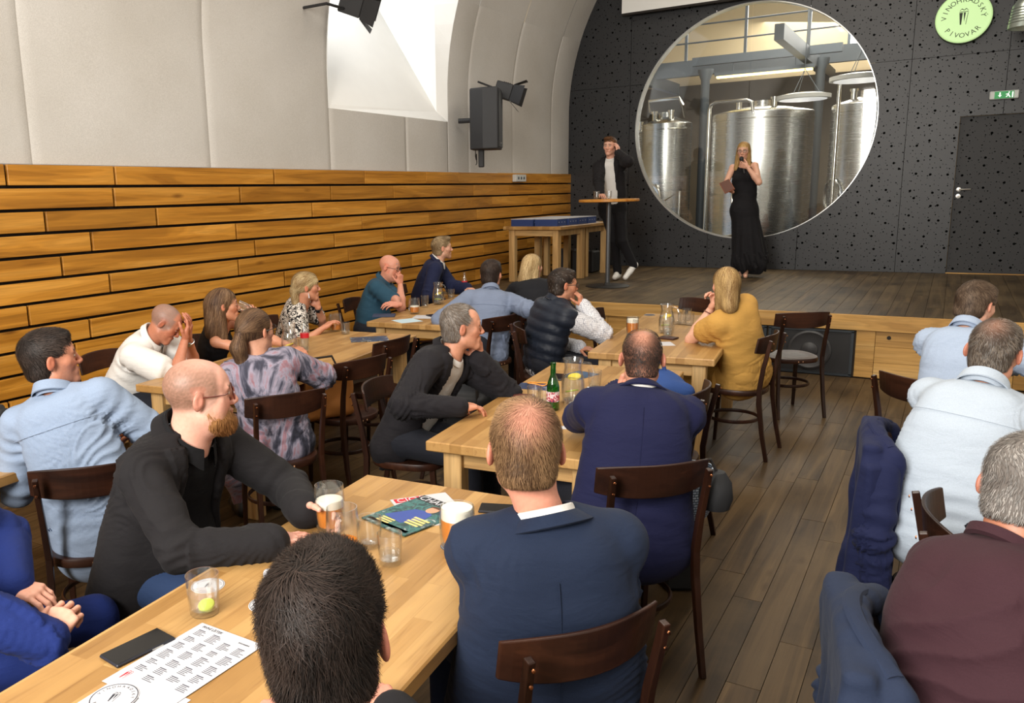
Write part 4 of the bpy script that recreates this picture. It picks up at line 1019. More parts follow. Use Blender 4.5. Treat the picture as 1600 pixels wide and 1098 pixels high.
        out = hair_strands(F, hres*1.1, .018, lambda P, N: np.tile(np.array([0, .25, -1.])@np.eye(3), (len(P), 1)), lambda P: np.ones(len(P), bool), 1500, seed+5, .0011, colb, steps=3, lift=.006)
        V, Q, st_ = out; V = V+0; cc = np.tile(hc*.8, (len(V), 1)); VV, QQ, c2 = st_; Q = np.concatenate([Q, QQ+len(V)]); V = np.concatenate([V, VV]); cc = np.concatenate([cc, c2])
        finish('beard', V*hs@Rh.T+head, Q, M_HAIR, cc)
    if glasses:
        m = glasses_mesh(glasses); V = np.array(m.v)*hs@Rh.T+head-root; m.v = [tuple(v) for v in V]; m.build('glasses', [M_METALB if glasses == 'brown' else M_METAL, M_LENS], T)
    P_ = dict(root=T, loc=root, head=head, Rh=Rh, nb=nb, u=u, r=r, f=f, pc=pc, S=Sh, E=El, W=Wr, HR=HR, sp=sp, s=s)
    return P_
def addpart(P_, nm, mb, mats): 
    mb.v = [tuple(np.asarray(v)-P_['loc']) for v in mb.v]; return mb.build(nm, mats, P_['root'])
def watch(P_, side, mat, face=None):
    W, E = P_['W'][side], P_['E'][side]; d = unit(W-E); c = W-d*.035; a = np.cross(d, [0, 0, 1.]); a = unit(a); b = np.cross(d, a); m = MB()
    m.tube([tuple(c+.031*P_['s']*(math.cos(q)*a+math.sin(q)*b)) for q in np.linspace(0, 2*math.pi, 17)[:-1]], (.004), 6, closed=True)
    R_ = Matrix(np.stack([a, d, b], 1).tolist()); m.box(tuple(c+b*.031), (.03, .034, .01), R_, bev=.003)
    return addpart(P_, 'wristwatch', m, mat)
# ================================================================== FURNITURE
R2 = math.radians
m_table = staves('table_oak', [L(152, 113, 62), L(172, 132, 78), L(186, 147, 92)])
m_tleg = wood('table_leg_oak', L(172, 134, 84), L(198, 160, 106), L(212, 178, 126), .5, axis=2, vary=.08, knots=False)
m_apron = wood('apron_oak', L(170, 130, 80), L(196, 157, 102), L(210, 176, 122), .5, axis=0, vary=.08, knots=False)
def table(near_left, ang, w_, l_, label, z0=0, h=.75, mat=None):
    a = R2(ang); rx = np.array([math.cos(a), math.sin(a)]); fy = np.array([-math.sin(a), math.cos(a)])
    c = np.array(near_left)+rx*w_/2+fy*l_/2
    t = thing('wooden_table', label, 'table', (c[0], c[1], z0), a)
    MB().box((0, 0, 0), (w_, l_, .045), bev=.005).build('tabletop', mat or m_table, t, loc=(0, 0, h-.0225))
    lg = MB().box((0, 0, 0), (.085, .085, h-.045), bev=.004).mesh('leg', m_tleg)
    for sx in (-1, 1):
        for sy in (-1, 1): o = put(bpy.data.objects.new('leg', lg), t); o.location = (sx*(w_/2-.10), sy*(l_/2-.10), (h-.045)/2)
    for sx in (-1, 1): MB().box((0, 0, 0), (.024, l_-.285, .085)).build('apron', m_tleg, t, loc=(sx*(w_/2-.10), 0, h-.045-.0425))
    for sy in (-1, 1): MB().box((0, 0, 0), (w_-.285, .024, .085)).build('apron', m_apron, t, loc=(0, sy*(l_/2-.10), h-.045-.0425))
    return t
T1 = table((-1.665, .66), 5, .80, 1.80, 'oak table in the foreground with menu, phone and beer mugs')
T2 = table((-1.855, 2.93), 5.5, .78, 1.83, 'oak table with green bottle and lemon pitcher beside the navy suited man')
T3 = table((-1.97, 5.15), 6, .80, 1.90, 'oak table nearest the stage front beside the woman in mustard')
T4 = table((-3.97, 3.10), 7, .84, 2.08, 'long oak table beside the plank wall between ponytailed woman and man in white')
T5 = table((-4.15, 5.66), 5, .80, 1.80, 'oak table beside the plank wall in front of the man in teal polo')
T6 = table((-3.80, .78), 5, .80, 1.74, 'oak table at the left edge beside the man in pale blue shirt')
T7 = table((.42, 1.5), -4, .80, 1.80, 'oak table out at the right edge beside the man in burgundy')
T8 = table((.50, 3.75), -4, .80, 1.80, 'oak table out at the right edge in front of the men in pale blue shirts')

m_bent = wood('bentwood_dark', L(34, 17, 11), L(52, 28, 18), L(70, 40, 25), .40, axis=0, vary=.12, knots=False, bump=.03)
m_bentv = wood('bentwood_dark_upright', L(30, 15, 10), L(46, 25, 16), L(60, 33, 21), .32, axis=2, vary=.1, knots=False, bump=.03)
m_rivet = plain('copper_rivet', L(196, 130, 90), .25, 1.)
def make_chair():
    t = thing('bentwood_chair', 'x', 'chair')
    # seat: rounded plate on a bent ring; chair faces +y, backrest at -y
    prof = []
    for i in range(40):
        a = 2*math.pi*i/40; ca, sa = math.cos(a), math.sin(a); q = .72
        prof.append((.205*math.copysign(abs(ca)**q, ca)*(1.0+.07*sa), .205*math.copysign(abs(sa)**q, sa)))
    sm = MB(); V = []; rings = [(.90, .425), (.985, .428), (1, .438), (1, .455), (.985, .463), (.93, .464), (.85, .458), (.5, .455)]
    for k, z in rings: V += [(x*k, y*k, z) for x, y in prof]
    F = [(i*40+j, i*40+(j+1) % 40, (i+1)*40+(j+1) % 40, (i+1)*40+j) for i in range(len(rings)-1) for j in range(40)]+[tuple(reversed(range(40))), tuple(range((len(rings)-1)*40, len(rings)*40))]
    sm.add(V, F, sm=True); sm.build('seat', m_bent, t)
    MB().box((0, -.203, .443), (.042, .003, .009)).build('maker_mark', plain('maker_mark_tan', L(196, 150, 112), .5), t)
    st = MB(); st.tube([(.165*math.cos(a), .01+.165*math.sin(a), .235) for a in np.linspace(0, 2*math.pi, 33)[:-1]], (.0125, .008), 8, closed=True); st.build('stretcher', m_bent, t)
    bk = MB(); n = 16; V = []; arc = lambda u: (.215*u, -.235-.0+.062*u*u-.0, 0)
    for j, (dz, dy) in enumerate(((-.062, .0), (.066, -.018))):
        for th in (0, .013):
            for i in range(n+1):
                u = -1+2*i/n; x, y, _ = arc(u); zz = .775+dz+(-.012*abs(u)**3 if j else .016*abs(u)**3); V.append((x, y+th+dy, zz))
    m = n+1; F = []
    for i in range(n):
        F += [(i, i+1, 2*m+i+1, 2*m+i), (m+i+1, m+i, 3*m+i, 3*m+i+1), (2*m+i, 2*m+i+1, 3*m+i+1, 3*m+i), (i+1, i, m+i, m+i+1)]
    F += [(0, 2*m, 3*m, m), (n, m+n, 3*m+n, 2*m+n)]
    bk.add(V, F); b = bk.build('backrest', m_bent, t, bevel=.004)
    for sg in (-1, 1):
        lm = MB(); lm.tube([(sg*.185, -.265, 0), (sg*.180, -.228, .18), (sg*.174, -.200, .38), (sg*.172, -.196, .48), (sg*.176, -.214, .62), (sg*.180, -.241, .745), (sg*.181, -.256, .815)], [(.0175, .015), (.019, .0165), (.021, .018), (.021, .018), (.019, .016), (.0175, .015), (.0165, .014)], 4, sq=True)
        lg = lm.build('leg', m_bentv, t, bevel=.003)
        for zz, yy in ((.752, -.262), (.796, -.272)): MB().lathe([(0, -.004), (.0045, -.003), (.0055, 0), (0, 0)], 10, ax='y').build('rivet', m_rivet, lg, loc=(sg*.1808, yy+.001, zz))
        MB().tube([(sg*.150, .175, 0), (sg*.148, .165, .2), (sg*.140, .148, .435)], [.0145, .0175, .021], 4, sq=True).build('leg', m_bentv, t, bevel=.003)
    return t
CH0 = make_chair(); CHN = [0]
def chair(x, y, ang, label, group=None, z=0):
    a = R2(ang)
    if CHN[0] == 0:
        CH0.location = (x, y, z); CH0.rotation_euler = (0, 0, a); CH0['label'] = label
        if group: CH0['group'] = group
        CHN[0] = 1; return CH0
    return dup(CH0, (x, y, z), a, label, group)

# ================================================================== TABLEWARE
m_glass = clear('drinking_glass', (.985, .99, .99, 1), .10, .012)
m_water = clear('water', (.97, .985, .985, 1), .08, .02)
m_beer = plain('beer', L(206, 118, 10), .3, spec=.3); m_foam = plain('beer_foam', L(240, 234, 218), .9)
m_lemon = plain('lemon', L(235, 205, 40), .5); m_lime = plain('lime', L(190, 205, 70), .5); m_rind = plain('lemon_flesh', L(245, 235, 150), .5)
m_ink = plain('print_ink', L(45, 45, 55), .7); m_paper = plain('white_paper', L(196, 196, 200), .7, noise=.03); m_red = plain('print_red', L(190, 30, 45), .6)
def ontable(px, py, z=.75): q = onz(px, py, z); return (float(q[0]), float(q[1]), z)
def mug(pos, label, beer=.6, foam=.25, rz=0, h=.142, r=.046, group=None, hand=True):
    t = thing('beer_mug', label, 'mug', pos, rz, group)
    out = [(0, 0), (r*.90, 0), (r*.97, .006), (r*1.03, h*.3), (r*1.05, h*.6), (r*1.0, h*.92), (r*.98, h), (r*.93, h), (r*.95, h*.9), (r*.98, h*.6), (r*.94, h*.3), (r*.85, .016), (0, .014)]
    MB().lathe(out, 28).build('glass', m_glass, t)
    if beer: MB().lathe([(0, .015), (r*.83, .016), (r*.92, h*.3), (r*.955, h*min(beer, .6)), (r*.94, h*beer), (0, h*beer)], 28).build('beer', m_beer, t)
    if foam: MB().lathe([(0, h*beer), (r*.95, h*beer), (r*.945, h*(beer+foam)-.004), (r*.90, h*(beer+foam)), (0, h*(beer+foam)+.003)], 28).build('foam', m_foam, t)
    if hand: MB().tube([(r*.95, 0, h*.86), (r*1.35, 0, h*.88), (r*1.85, 0, h*.72), (r*1.92, 0, h*.5), (r*1.75, 0, h*.28), (r*1.35, 0, h*.17), (r*.98, 0, h*.2)], .0065, 8).build('handle', m_glass, t)
    return t
def tumbler(pos, label, water=.0, h=.095, r=.037, lime=False, group=None):
    t = thing('tumbler', label, 'glass', pos, 0, group)
    MB().lathe([(0, 0), (r*.80, 0), (r*.86, .004), (r*.93, h*.4), (r, h), (r*.95, h), (r*.88, h*.4), (r*.80, .016), (0, .012)], 24).build('glass', m_glass, t)
    if water: MB().lathe([(0, .014), (r*.79, .017), (r*.86, h*.4), (r*.78+r*.15*water, h*water), (0, h*water)], 24).build('water', m_water, t)
    if lime: MB().lathe([(0, -.003), (.02, -.003), (.022, 0), (.02, .003), (0, .003)], 14).build('lime_slice', m_lime, t, loc=(.004, .004, .022), rot=(.35, .2, 0))
    return t
def pitcher(pos, label, water=.75, lem=1, rz=0, s=1.):
    t = thing('glass_pitcher', label, 'pitcher', pos, rz)
    P = [(0, 0), (.042, 0), (.048, .008), (.052, .04), (.050, .09), (.040, .13), (.036, .155), (.041, .18), (.044, .192), (.041, .192), (.037, .178), (.032, .155), (.036, .13), (.046, .09), (.048, .04), (.044, .014), (0, .010)]
    P = [(a*s*1.12, b*s*1.12) for a, b in P]; MB().lathe(P, 28).build('glass', m_glass, t)
    MB().tube([(.040*s, 0, .195*s), (.08*s, 0, .19*s), (.098*s, 0, .15*s), (.090*s, 0, .09*s), (.055*s, 0, .055*s)], .0065*s, 8).build('handle', m_glass, t)
    wz = .10*s*1.12*water/.75; MB().lathe([(0, .013), (.049*s, .016), (.053*s, .045*s), (.050*s, wz), (0, wz)], 28).build('water', m_water, t)
    for i in range(2*lem):
        o = MB().lathe([(0, -.004), (.030*s, -.004), (.033*s, 0), (.030*s, .004), (0, .004)], 18).build('lemon_slice', m_lemon if i % 2 == 0 else m_lime, t, loc=(.006*(-1)**i, -.004, (.10-.055*i)*s*1.12*water/.75), rot=(.25*(-1)**i, .3*(i-.5), i))
    return t
def bottle(pos, label, prof, mg, ml, band, cap=None, s=1.):
    t = thing('glass_bottle', label, 'bottle', pos)
    MB().lathe([(a*s, b*s) for a, b in prof], 24).build('glass', mg, t)
    r_, z0, z1 = band; MB().lathe([(r_*s, z0*s), (r_*s+.0012, z0*s+.001), (r_*s+.0012, z1*s-.001), (r_*s, z1*s)], 24).build('paper_label', ml, t)
    if cap: MB().lathe([(0, cap), (.0135, cap), (.0145, cap+.006), (.012, cap+.012), (0, cap+.013)], 16).build('cap', plain('bottle_cap', L(200, 40, 40), .4), t)
    return t
def text(s_, size, mat, parent, loc, rot=(0, 0, 0), name='lettering', align='CENTER', ext=.0003, sx=1.):
    cu = bpy.data.curves.new(name, 'FONT'); cu.body = s_; cu.size = size; cu.align_x = align; cu.align_y = 'CENTER'; cu.extrude = ext; cu.resolution_u = 3
    o = bpy.data.objects.new(name, cu); COL.objects.link(o); dg = bpy.context.evaluated_depsgraph_get(); dg.update()
    me = bpy.data.meshes.new_from_object(o.evaluated_get(dg)); bpy.data.objects.remove(o); bpy.data.curves.remove(cu)
    me.materials.clear(); me.materials.append(mat); q = bpy.data.objects.new(name, me); put(q, parent); q.location = loc; q.rotation_euler = rot; q.scale = (sx, 1, 1); return q
def arc_text(s_, rad, a0, a1, size, mat, parent, z=.0, flip=False, name='lettering', plane='xy', y=0):
    """letters set round a circle as one mesh"""
    V = []; F = []
    for i, ch in enumerate(s_):
        if ch == ' ': continue
        a = a0+(a1-a0)*i/max(1, len(s_)-1); cu = bpy.data.curves.new('l', 'FONT'); cu.body = ch; cu.size = size; cu.align_x = 'CENTER'; cu.align_y = 'CENTER'; cu.resolution_u = 2
        o = bpy.data.objects.new('l', cu); COL.objects.link(o); dg = bpy.context.evaluated_depsgraph_get(); dg.update(); me = bpy.data.meshes.new_from_object(o.evaluated_get(dg)); bpy.data.objects.remove(o); bpy.data.curves.remove(cu)
        ro = a-math.pi/2 if not flip else a+math.pi/2; c, s2 = math.cos(ro), math.sin(ro); b = len(V)
        for v in me.vertices: V.append((rad*math.cos(a)+c*v.co.x-s2*v.co.y, rad*math.sin(a)+s2*v.co.x+c*v.co.y, z))
        F += [tuple(b+k for k in p.vertices) for p in me.polygons]; bpy.data.meshes.remove(me)
    if plane == 'xz': V = [(v[0], y, v[1]) for v in V]
    m = MB().add(V, F); return m.build(name, mat, parent)
def beaker_logo(sc, mat, parent, z, plane='xy', y=0, fill=None):
    m = MB(); P = lambda pts: [((x*sc, y, zz*sc) if plane == 'xz' else (x*sc, zz*sc, z)) for x, zz in pts]
    for pts in ([(-.5, .6), (-.12, .6), (-.2, -.9), (-.35, -.9)], [(-.02, .6), (.22, .6), (.08, -.6)], [(.44, .6), (.5, .6), (.32, -.9), (.26, -.9)], [(-.5, .66), (.5, .66), (.5, .74), (-.5, .74)]): m.add(P(pts), [tuple(range(len(pts)))])
    for pts in ([(-.5, .85), (-.42, .85), (-.2, 1.1), (-.28, 1.1)], [(-.28, 1.02), (-.2, 1.1), (0, .95), (0, .87)], [(0, .87), (0, .95), (.2, 1.1), (.28, 1.02)], [(.42, .85), (.5, .85), (.28, 1.1), (.2, 1.1)]): m.add(P(pts), [tuple(range(4))])
    return m.build('emblem', mat, parent)
def coaster(pos, label, rz=0, words=True, dark=False):
    t = thing('coaster', label, 'coaster', pos, rz)
    MB().lathe([(0, 0), (.046, 0), (.0465, .0006), (.046, .0014), (0, .0014)], 32).build('disc', plain('coaster_slate', L(70, 76, 88), .8) if dark else m_paper, t)
    MB().lathe([(.0425, .0016), (.0425, .0019), (.0437, .0019), (.0437, .0016), (.0425, .0016)], 40).build('ring_print', m_paper if dark else m_ink, t)
    if words:
        arc_text('VINOHRADSKÝ', .034, R2(165), R2(15), .0095, m_ink, t, .0019); arc_text('PIVOVAR', .034, R2(225), R2(315), .0095, m_ink, t, .0019, flip=True); beaker_logo(.014, m_ink, t, .0019)
    return t
def phone(pos, rz, label, w_=.072, l_=.150):
    t = thing('mobile_phone', label, 'phone', pos, rz)
    MB().box((0, 0, .0045), (w_, l_, .009), bev=.003).build('case', plain('phone_case', L(28, 30, 40), .45), t); MB().box((0, 0, .0092), (w_-.006, l_-.006, .0006)).build('screen', plain('phone_screen', L(14, 14, 16), .12), t)
    MB().box((w_/2, l_*.18, .005), (.0015, .03, .003)).build('button', m_steel, t); return t
def sheet(pos, rz, w_, l_, label, name='paper_sheet', cat='paper', mat=None, th=.0008):
    t = thing(name, label, cat, pos, rz); MB().box((0, 0, th/2), (w_, l_, th)).build('page', mat or m_paper, t); return t
def collage(name, cols, sc=30.):
    if name in MATS: return MATS[name]
    t = NT(name); v = t.n('ShaderNodeTexNoise', Scale=sc, Detail=3., Distortion=1.2); t.l(t.coord(), v.inputs[0]); k = len(cols)
    r = t.ramp(v.outputs[0], [(.32+.36*i/(k-1), c) for i, c in enumerate(cols)]); t.l(r, t.b.inputs['Base Color']); t.b.inputs['Roughness'].default_value = .3; MATS[name] = t.m; return t.m
# ---- foreground table
mug(ontable(517, 826), 'half-drunk beer mug with clinging foam in front of the bearded man', .52, .16, rz=R2(150), h=.150, r=.047)
mug(ontable(537, 866), 'nearly empty beer mug with handle next to the half-drunk one', .10, 0, rz=R2(-60), h=.150, r=.047)
tumbler(ontable(579, 853), 'empty tumbler between the mugs and the magazine', 0)
tumbler(ontable(610, 880), 'tumbler with a little water right of the dark-haired man\'s head', .32)
mug(ontable(715, 852, .7515), 'full beer mug with white head at the blue jacketed man\'s elbow', .70, .26, rz=R2(-25), h=.128, r=.052)
coaster(ontable(712, 853), 'dark coaster under the full beer mug on the foreground table', words=False, dark=True)
coaster(ontable(325, 915), 'white printed coaster behind the lime water glass', rz=R2(25))
tumbler(ontable(320, 957), 'tumbler of water with a lime slice on the foreground table', .5, h=.108, r=.043, lime=True)
phone((-1.560, 1.158, .75), R2(-7), 'dark phone lying beside the menu on the foreground table', .078, .158)
coaster(ontable(416, 944), 'white coaster half hidden behind the dark-haired man', words=False)
sk_ = thing('salt_shaker', 'small glass shaker with white lid behind the dark-haired man', 'shaker', ontable(422, 930, .7515))
MB().lathe([(0, 0), (.017, 0), (.019, .004), (.015, .045), (.012, .05), (0, .05)], 16).build('jar', m_glass, sk_); MB().lathe([(0, .05), (.014, .05), (.015, .066), (.012, .072), (0, .073)], 16).build('lid', m_paper, sk_)
# menu: corners measured on the table plane
def quad_sheet(name, label, cat, c4, z, mat=None):
    P = [ontable(px, py, z) for px, py in c4]; c = np.mean(P, 0); ex = unit(np.array(P[1])-P[0]); rz = math.atan2(ex[1], ex[0]); w_ = np.linalg.norm(np.array(P[1])-P[0]); l_ = np.linalg.norm(np.array(P[3])-P[0])
    return sheet(c, rz, w_, l_, label, name, cat, mat), w_, l_
pc_ = [ontable(188, 1054), ontable(309, 972), ontable(424, 1014)]
ex = unit(np.array(pc_[2])-pc_[1]); ey = unit(np.array(pc_[1])-pc_[0]); mw, mh = .297, .21
mc = np.array(pc_[1])+ex*.105-ey*.1485; 
mn = sheet((mc[0], mc[1], .7522), math.atan2(ex[1], ex[0]), .21, .297, 'white printed drinks menu with red emblem on the foreground table', 'menu_card', 'menu')
pr = MB(); rr = random.Random(3)
for ci, cx_ in enumerate((-.085, -.035, .015, .062)):
    yy = .12 if ci < 2 else .105; 
    while yy > -.085:
        for k in range(rr.randint(4, 7)):
            wl_ = rr.uniform(.018, .034) if k else .022; pr.box((cx_+wl_/2, yy, .0011), (wl_, .0021 if k else .0032, .0002)); yy -= .0052
        yy -= .010
pr.build('menu_text', plain('menu_ink', L(78, 80, 92), .7), mn); text('PIVNÍ LÍSTEK', .012, m_ink, mn, (-.088, .135, .0011), align='LEFT')
text('PIVOVARSKÁ', .006, m_ink, mn, (.045, .125, .0011), align='LEFT')
lg_ = beaker_logo(.016, m_red, mn, .0012); lg_.location = (-.078, -.105, 0)
sheet((mc[0]-ey[0]*.20+.0, mc[1]-ey[1]*.20, .7505), math.atan2(ex[1], ex[0])+.05, .21, .20, 'second white printed sheet partly under the drinks menu', 'menu_card', 'menu')
cb = thing('round_badge_sheet', 'large round white coaster with pub emblem at the bottom edge', 'coaster', ontable(178, 1090, .7532), R2(20))
MB().lathe([(0, 0), (.052, 0), (.0525, .0006), (.052, .0012), (0, .0012)], 40).build('disc', m_paper, cb); MB().lathe([(.0485, .0013), (.0485, .0016), (.0505, .0016), (.0505, .0013), (.0485, .0013)], 48).build('ring_print', m_ink, cb)
arc_text('VINOHRADSKÝ', .040, R2(170), R2(10), .0105, m_ink, cb, .0016); arc_text('PIVOVAR', .040, R2(220), R2(320), .0105, m_ink, cb, .0016, flip=True); beaker_logo(.017, m_ink, cb, .0016)
# magazines
mg1 = sheet((-1.415, 2.255, .7502), R2(50), .205, .27, 'white magazine with red masthead under the dark green one', 'magazine', 'magazine', th=.003)
MB().box((-.035, .112, .0033), (.115, .038, .0004)).build('masthead', m_red, mg1); text('CIO1', .046, m_paper, mg1, (-.035, .112, .0038), sx=.95)
mcv = collage('magazine_cover_green', [L(12, 18, 22), L(20, 62, 62), L(60, 120, 115), L(16, 40, 44), L(150, 170, 165)], 22.)
mg2 = sheet((-1.43, 2.185, .7535), R2(-15), .215, .285, 'dark green glossy magazine beside the full beer mug', 'magazine', 'magazine', mat=mcv, th=.004)
MB().box((0, .120, .0043), (.213, .042, .0004)).build('masthead', plain('masthead_black', L(18, 18, 20), .3), mg2); text('CHANNEL', .046, m_paper, mg2, (.002, .119, .0049), sx=.95)
cv = MB(); cv.prism([(-.075, -.07), (.02, -.085), (.06, -.02), (.05, .03), (.02, .045), (-.03, .03)], .0041, .0045); cv.build('cover_suit', plain('cover_blue', L(45, 70, 150), .3), mg2)
cv = MB(); cv.prism([(.02+.022*math.cos(a), .062+.027*math.sin(a)) for a in np.linspace(0, 6.1, 14)], .0041, .0046); cv.build('cover_face', plain('cover_face', L(205, 150, 120), .4), mg2)
cv = MB(); cv.prism([(.018+.025*math.cos(a), .078+.016*math.sin(a)) for a in np.linspace(0, 3.14, 10)], .0041, .0048); cv.build('cover_hair', plain('cover_hair', L(90, 55, 40), .5), mg2)
cv = MB(); q_ = plain('cover_type', L(225, 205, 130), .5)
for i in range(4): MB().box((.055, -.02-.016*i, .0047), (.07-.01*(i % 2), .010, .0004)).build('cover_headline', q_, mg2)
for i in range(3): MB().box((-.035, -.085-.014*i, .0047), (.06, .008, .0004)).build('cover_headline', q_, mg2); MB().box((-.0, -.122, .0046), (.19, .014, .0004)).build('cover_strip', plain('cover_teal', L(60, 130, 120), .4), mg2)
phone(ontable(785, 797), R2(-70), 'black phone at the far edge of the foreground table', .075, .155)
# ---- second table
gb = clear('green_bottle_glass', (.10, .42, .10, 1), .12, .10, (.02, .20, .03, 1)); 
bottle(ontable(864, 640), 'green glass water bottle on the second table', [(0, 0), (.028, 0), (.031, .006), (.031, .115), (.026, .14), (.014, .175), (.0125, .22), (.0145, .226), (.0145, .236), (.0115, .238), (.011, .23), (0, .228)], gb, collage('bottle_label_print', [L(50, 45, 90), L(180, 45, 55), L(225, 220, 220), L(60, 70, 140)], 60.), (.0312, .045, .095))
pitcher(ontable(895, 628), 'lemon water pitcher on the second table beside the green bottle', .85, 1, R2(30), s=1.05)
tumbler(ontable(893, 655), 'tumbler of water at the foot of the lemon pitcher on the second table', .4)
tumbler(ontable(929, 608), 'nearly empty tumbler right of the lemon pitcher on the second table', .12, h=.105)
tumbler(ontable(835, 632), 'tumbler left of the green bottle', .25); tumbler(ontable(852, 636), 'tumbler touching the green bottle from behind', .2)
sheet(ontable(837, 604), R2(10), .20, .15, 'dark blue leaflet behind the green bottle', 'leaflet', 'leaflet', collage('leaflet_night', [L(10, 15, 40), L(30, 60, 120), L(15, 20, 30), L(120, 150, 190)], 30.))
ol = thing('lanyard', 'orange and yellow looped cord on the dark leaflet', 'cord', ontable(840, 600, .7508)); MB().tube([(.055*math.cos(a), .03*math.sin(a)+.01*math.sin(3*a), .004+.003*math.sin(2*a)) for a in np.linspace(0, 2*math.pi, 30)[:-1]], .0035, 6, closed=True).build('loop', plain('lanyard_orange', L(225, 150, 60), .5), ol)
wl1 = thing('wallet', 'brown leather wallet left of the tumblers on the second table', 'wallet', ontable(818, 622), R2(20)); MB().box((0, 0, .007), (.11, .09, .014), bev=.004).build('cover', plain('leather_brown', L(90, 35, 25), .5, noise=.2), wl1); MB().box((0, -.044, .007), (.10, .003, .006)).build('pages', m_paper, wl1)
sheet(ontable(905, 586), R2(-15), .15, .20, 'small dark leaflet behind the lemon pitcher', 'leaflet', 'leaflet', collage('leaflet_dark', [L(15, 15, 20), L(50, 90, 130), L(20, 20, 25)], 30.))
phone(ontable(872, 590), R2(10), 'black phone behind the lemon pitcher on the second table'); sheet(ontable(872, 668), R2(30), .08, .05, 'small white card near the blue jacketed man\'s head', 'card', 'card')
# ---- third table
mug(ontable(988, 523), 'full glass of beer on the table nearest the stage', .68, .20, rz=R2(-60), h=.135, r=.044)
pitcher(ontable(1041, 520), 'lemon water pitcher on the table nearest the stage', .85, 1, R2(-10)); tumbler(ontable(1043, 526), 'tumbler of water in front of the pitcher nearest the stage', .55, h=.11)
for i, (px, py) in enumerate(((1057, 506), (1066, 507), (1077, 508), (1073, 500))): tumbler(ontable(px, py), ['leftmost', 'second', 'rightmost', 'rearmost'][i]+' of the clustered empty tumblers on the table nearest the stage', 0, group='clustered empty tumblers')
sheet(ontable(1040, 537), R2(30), .10, .15, 'white paper under a brown wallet on the table nearest the stage'); wl2 = thing('wallet', 'dark brown wallet lying on white paper nearest the stage', 'wallet', ontable(1044, 529, .7509), R2(-10)); MB().box((0, 0, .006), (.12, .09, .012), bev=.003).build('cover', plain('leather_dark', L(58, 28, 22), .5), wl2)
coaster(ontable(1015, 492), 'blue printed coaster at the far end of the table nearest the stage', words=False, dark=True)
# ---- wall tables
pitcher(ontable(453, 553), 'nearly empty lemon pitcher in front of the ponytailed woman', .45, 1, R2(-40), s=1.0); tumbler(ontable(475, 550), 'printed tumbler right of the nearly empty lemon pitcher', .1)
cg = clear('clear_bottle_glass', (.95, .97, .96, 1), .12, .05); cola = plain('cola_red', L(200, 35, 45), .4)
colap = [(0, 0), (.027, 0), (.030, .01), (.027, .05), (.031, .09), (.027, .13), (.014, .18), (.0125, .205), (.0135, .21), (.0135, .22), (0, .221)]
bottle(ontable(477, 545), 'small clear bottle with red label on the long wall table', colap, cg, cola, (.0305, .08, .115))
mug(ontable(525, 517), 'half-full glass mug of pale beer in front of the woman in patterned blouse', .40, 0, rz=R2(170)); tumbler(ontable(540, 522), 'tumbler beside the pale beer mug on the long wall table', .1)
sheet(ontable(577, 530), R2(-50), .21, .28, 'dark blue magazine on the far end of the long wall table', 'magazine', 'magazine', collage('magazine_blue', [L(20, 25, 45), L(50, 90, 130), L(20, 20, 25), L(170, 190, 200)], 22.), .004)
mug(ontable(648, 490), 'half-full beer mug in front of the man in teal polo', .45, .05, rz=R2(160)); tumbler(ontable(664, 480), 'ribbed empty tumbler behind the beer mug on the far wall table', 0, h=.115)
pitcher(ontable(685, 475), 'lemon pitcher on the far wall table near the man in navy suit', .7, 1, R2(-10)); bottle(ontable(726, 457), 'clear bottle with red label beside the man in navy suit', colap, cg, cola, (.0305, .08, .125))
sheet(ontable(636, 501), R2(-30), .21, .20, 'pale blue printed sheet on the far wall table', mat=plain('paper_paleblue', L(190, 215, 225), .7)); sheet(ontable(665, 495, .7512), R2(20), .21, .20, 'white sheet overlapping the pale blue one on the far wall table')
nb_ = thing('notebook', 'dark blue notebook at the corner of the far wall table', 'notebook', ontable(600, 494), R2(-60)); MB().box((0, 0, .008), (.15, .20, .014), bev=.003).build('cover', plain('notebook_navy', L(40, 52, 80), .6), nb_)
phone(ontable(677, 494, .7525), R2(60), 'black phone on the white sheet of the far wall table')
gl_ = tumbler(ontable(705, 466), 'tumbler behind the lemon pitcher on the far wall table', .2)
n1 = thing('notebook', 'dark notebook with pen on the left edge table', 'notebook', ontable(168, 655), R2(75)); MB().box((0, 0, .006), (.15, .22, .012), bev=.003).build('cover', plain('notebook_black', L(40, 32, 28), .6), n1); MB().tube([(-.05, -.08, .016), (.04, .09, .016)], .004, 8).build('pen', m_black, n1)
phone(ontable(190, 663), R2(80), 'dark phone right of the notebook on the left edge table')
# ================================================================== ROOM FITTINGS
m_spk = plain('speaker_black', L(34, 34, 36), .6); m_mesh = plain('speaker_grille', L(42, 42, 44), .55, .3)
# PA loudspeaker on a wall bracket
sp_ = thing('loudspeaker', 'black wall-mounted loudspeaker beside the window niche', 'loudspeaker', (-4.98, 9.42, 2.33), R2(-70))
MB().prism([(-.20, .19), (.20, .19), (.20, 0), (.12, -.17), (-.12, -.17), (-.20, 0)], 0, .73).build('cabinet', m_spk, sp_, bevel=.015)
MB().box((0, .194, .36), (.375, .012, .67), bev=.005).build('grille', m_mesh, sp_); MB().lathe([(0, 0), (.011, 0), (.011, .004), (0, .004)], 14, ax='y').build('badge', m_steel, sp_, loc=(0, .20, .075))
MB().box((-.02, -.05, -.10), (.06, .07, .22), bev=.01).build('bracket', m_spk, sp_); MB().tube([(0, -.15, .36), (0, -.33, .36)], .03).build('bracket_arm', m_spk, sp_)
MB().tube([(.12, -.1, .02), (.14, -.1, -.08), (.08, -.1, -.12), (.05, -.1, -.05), (.03, -.1, -.16), (.10, -.1, -.18)], .006, 6).build('cable', m_black, sp_)
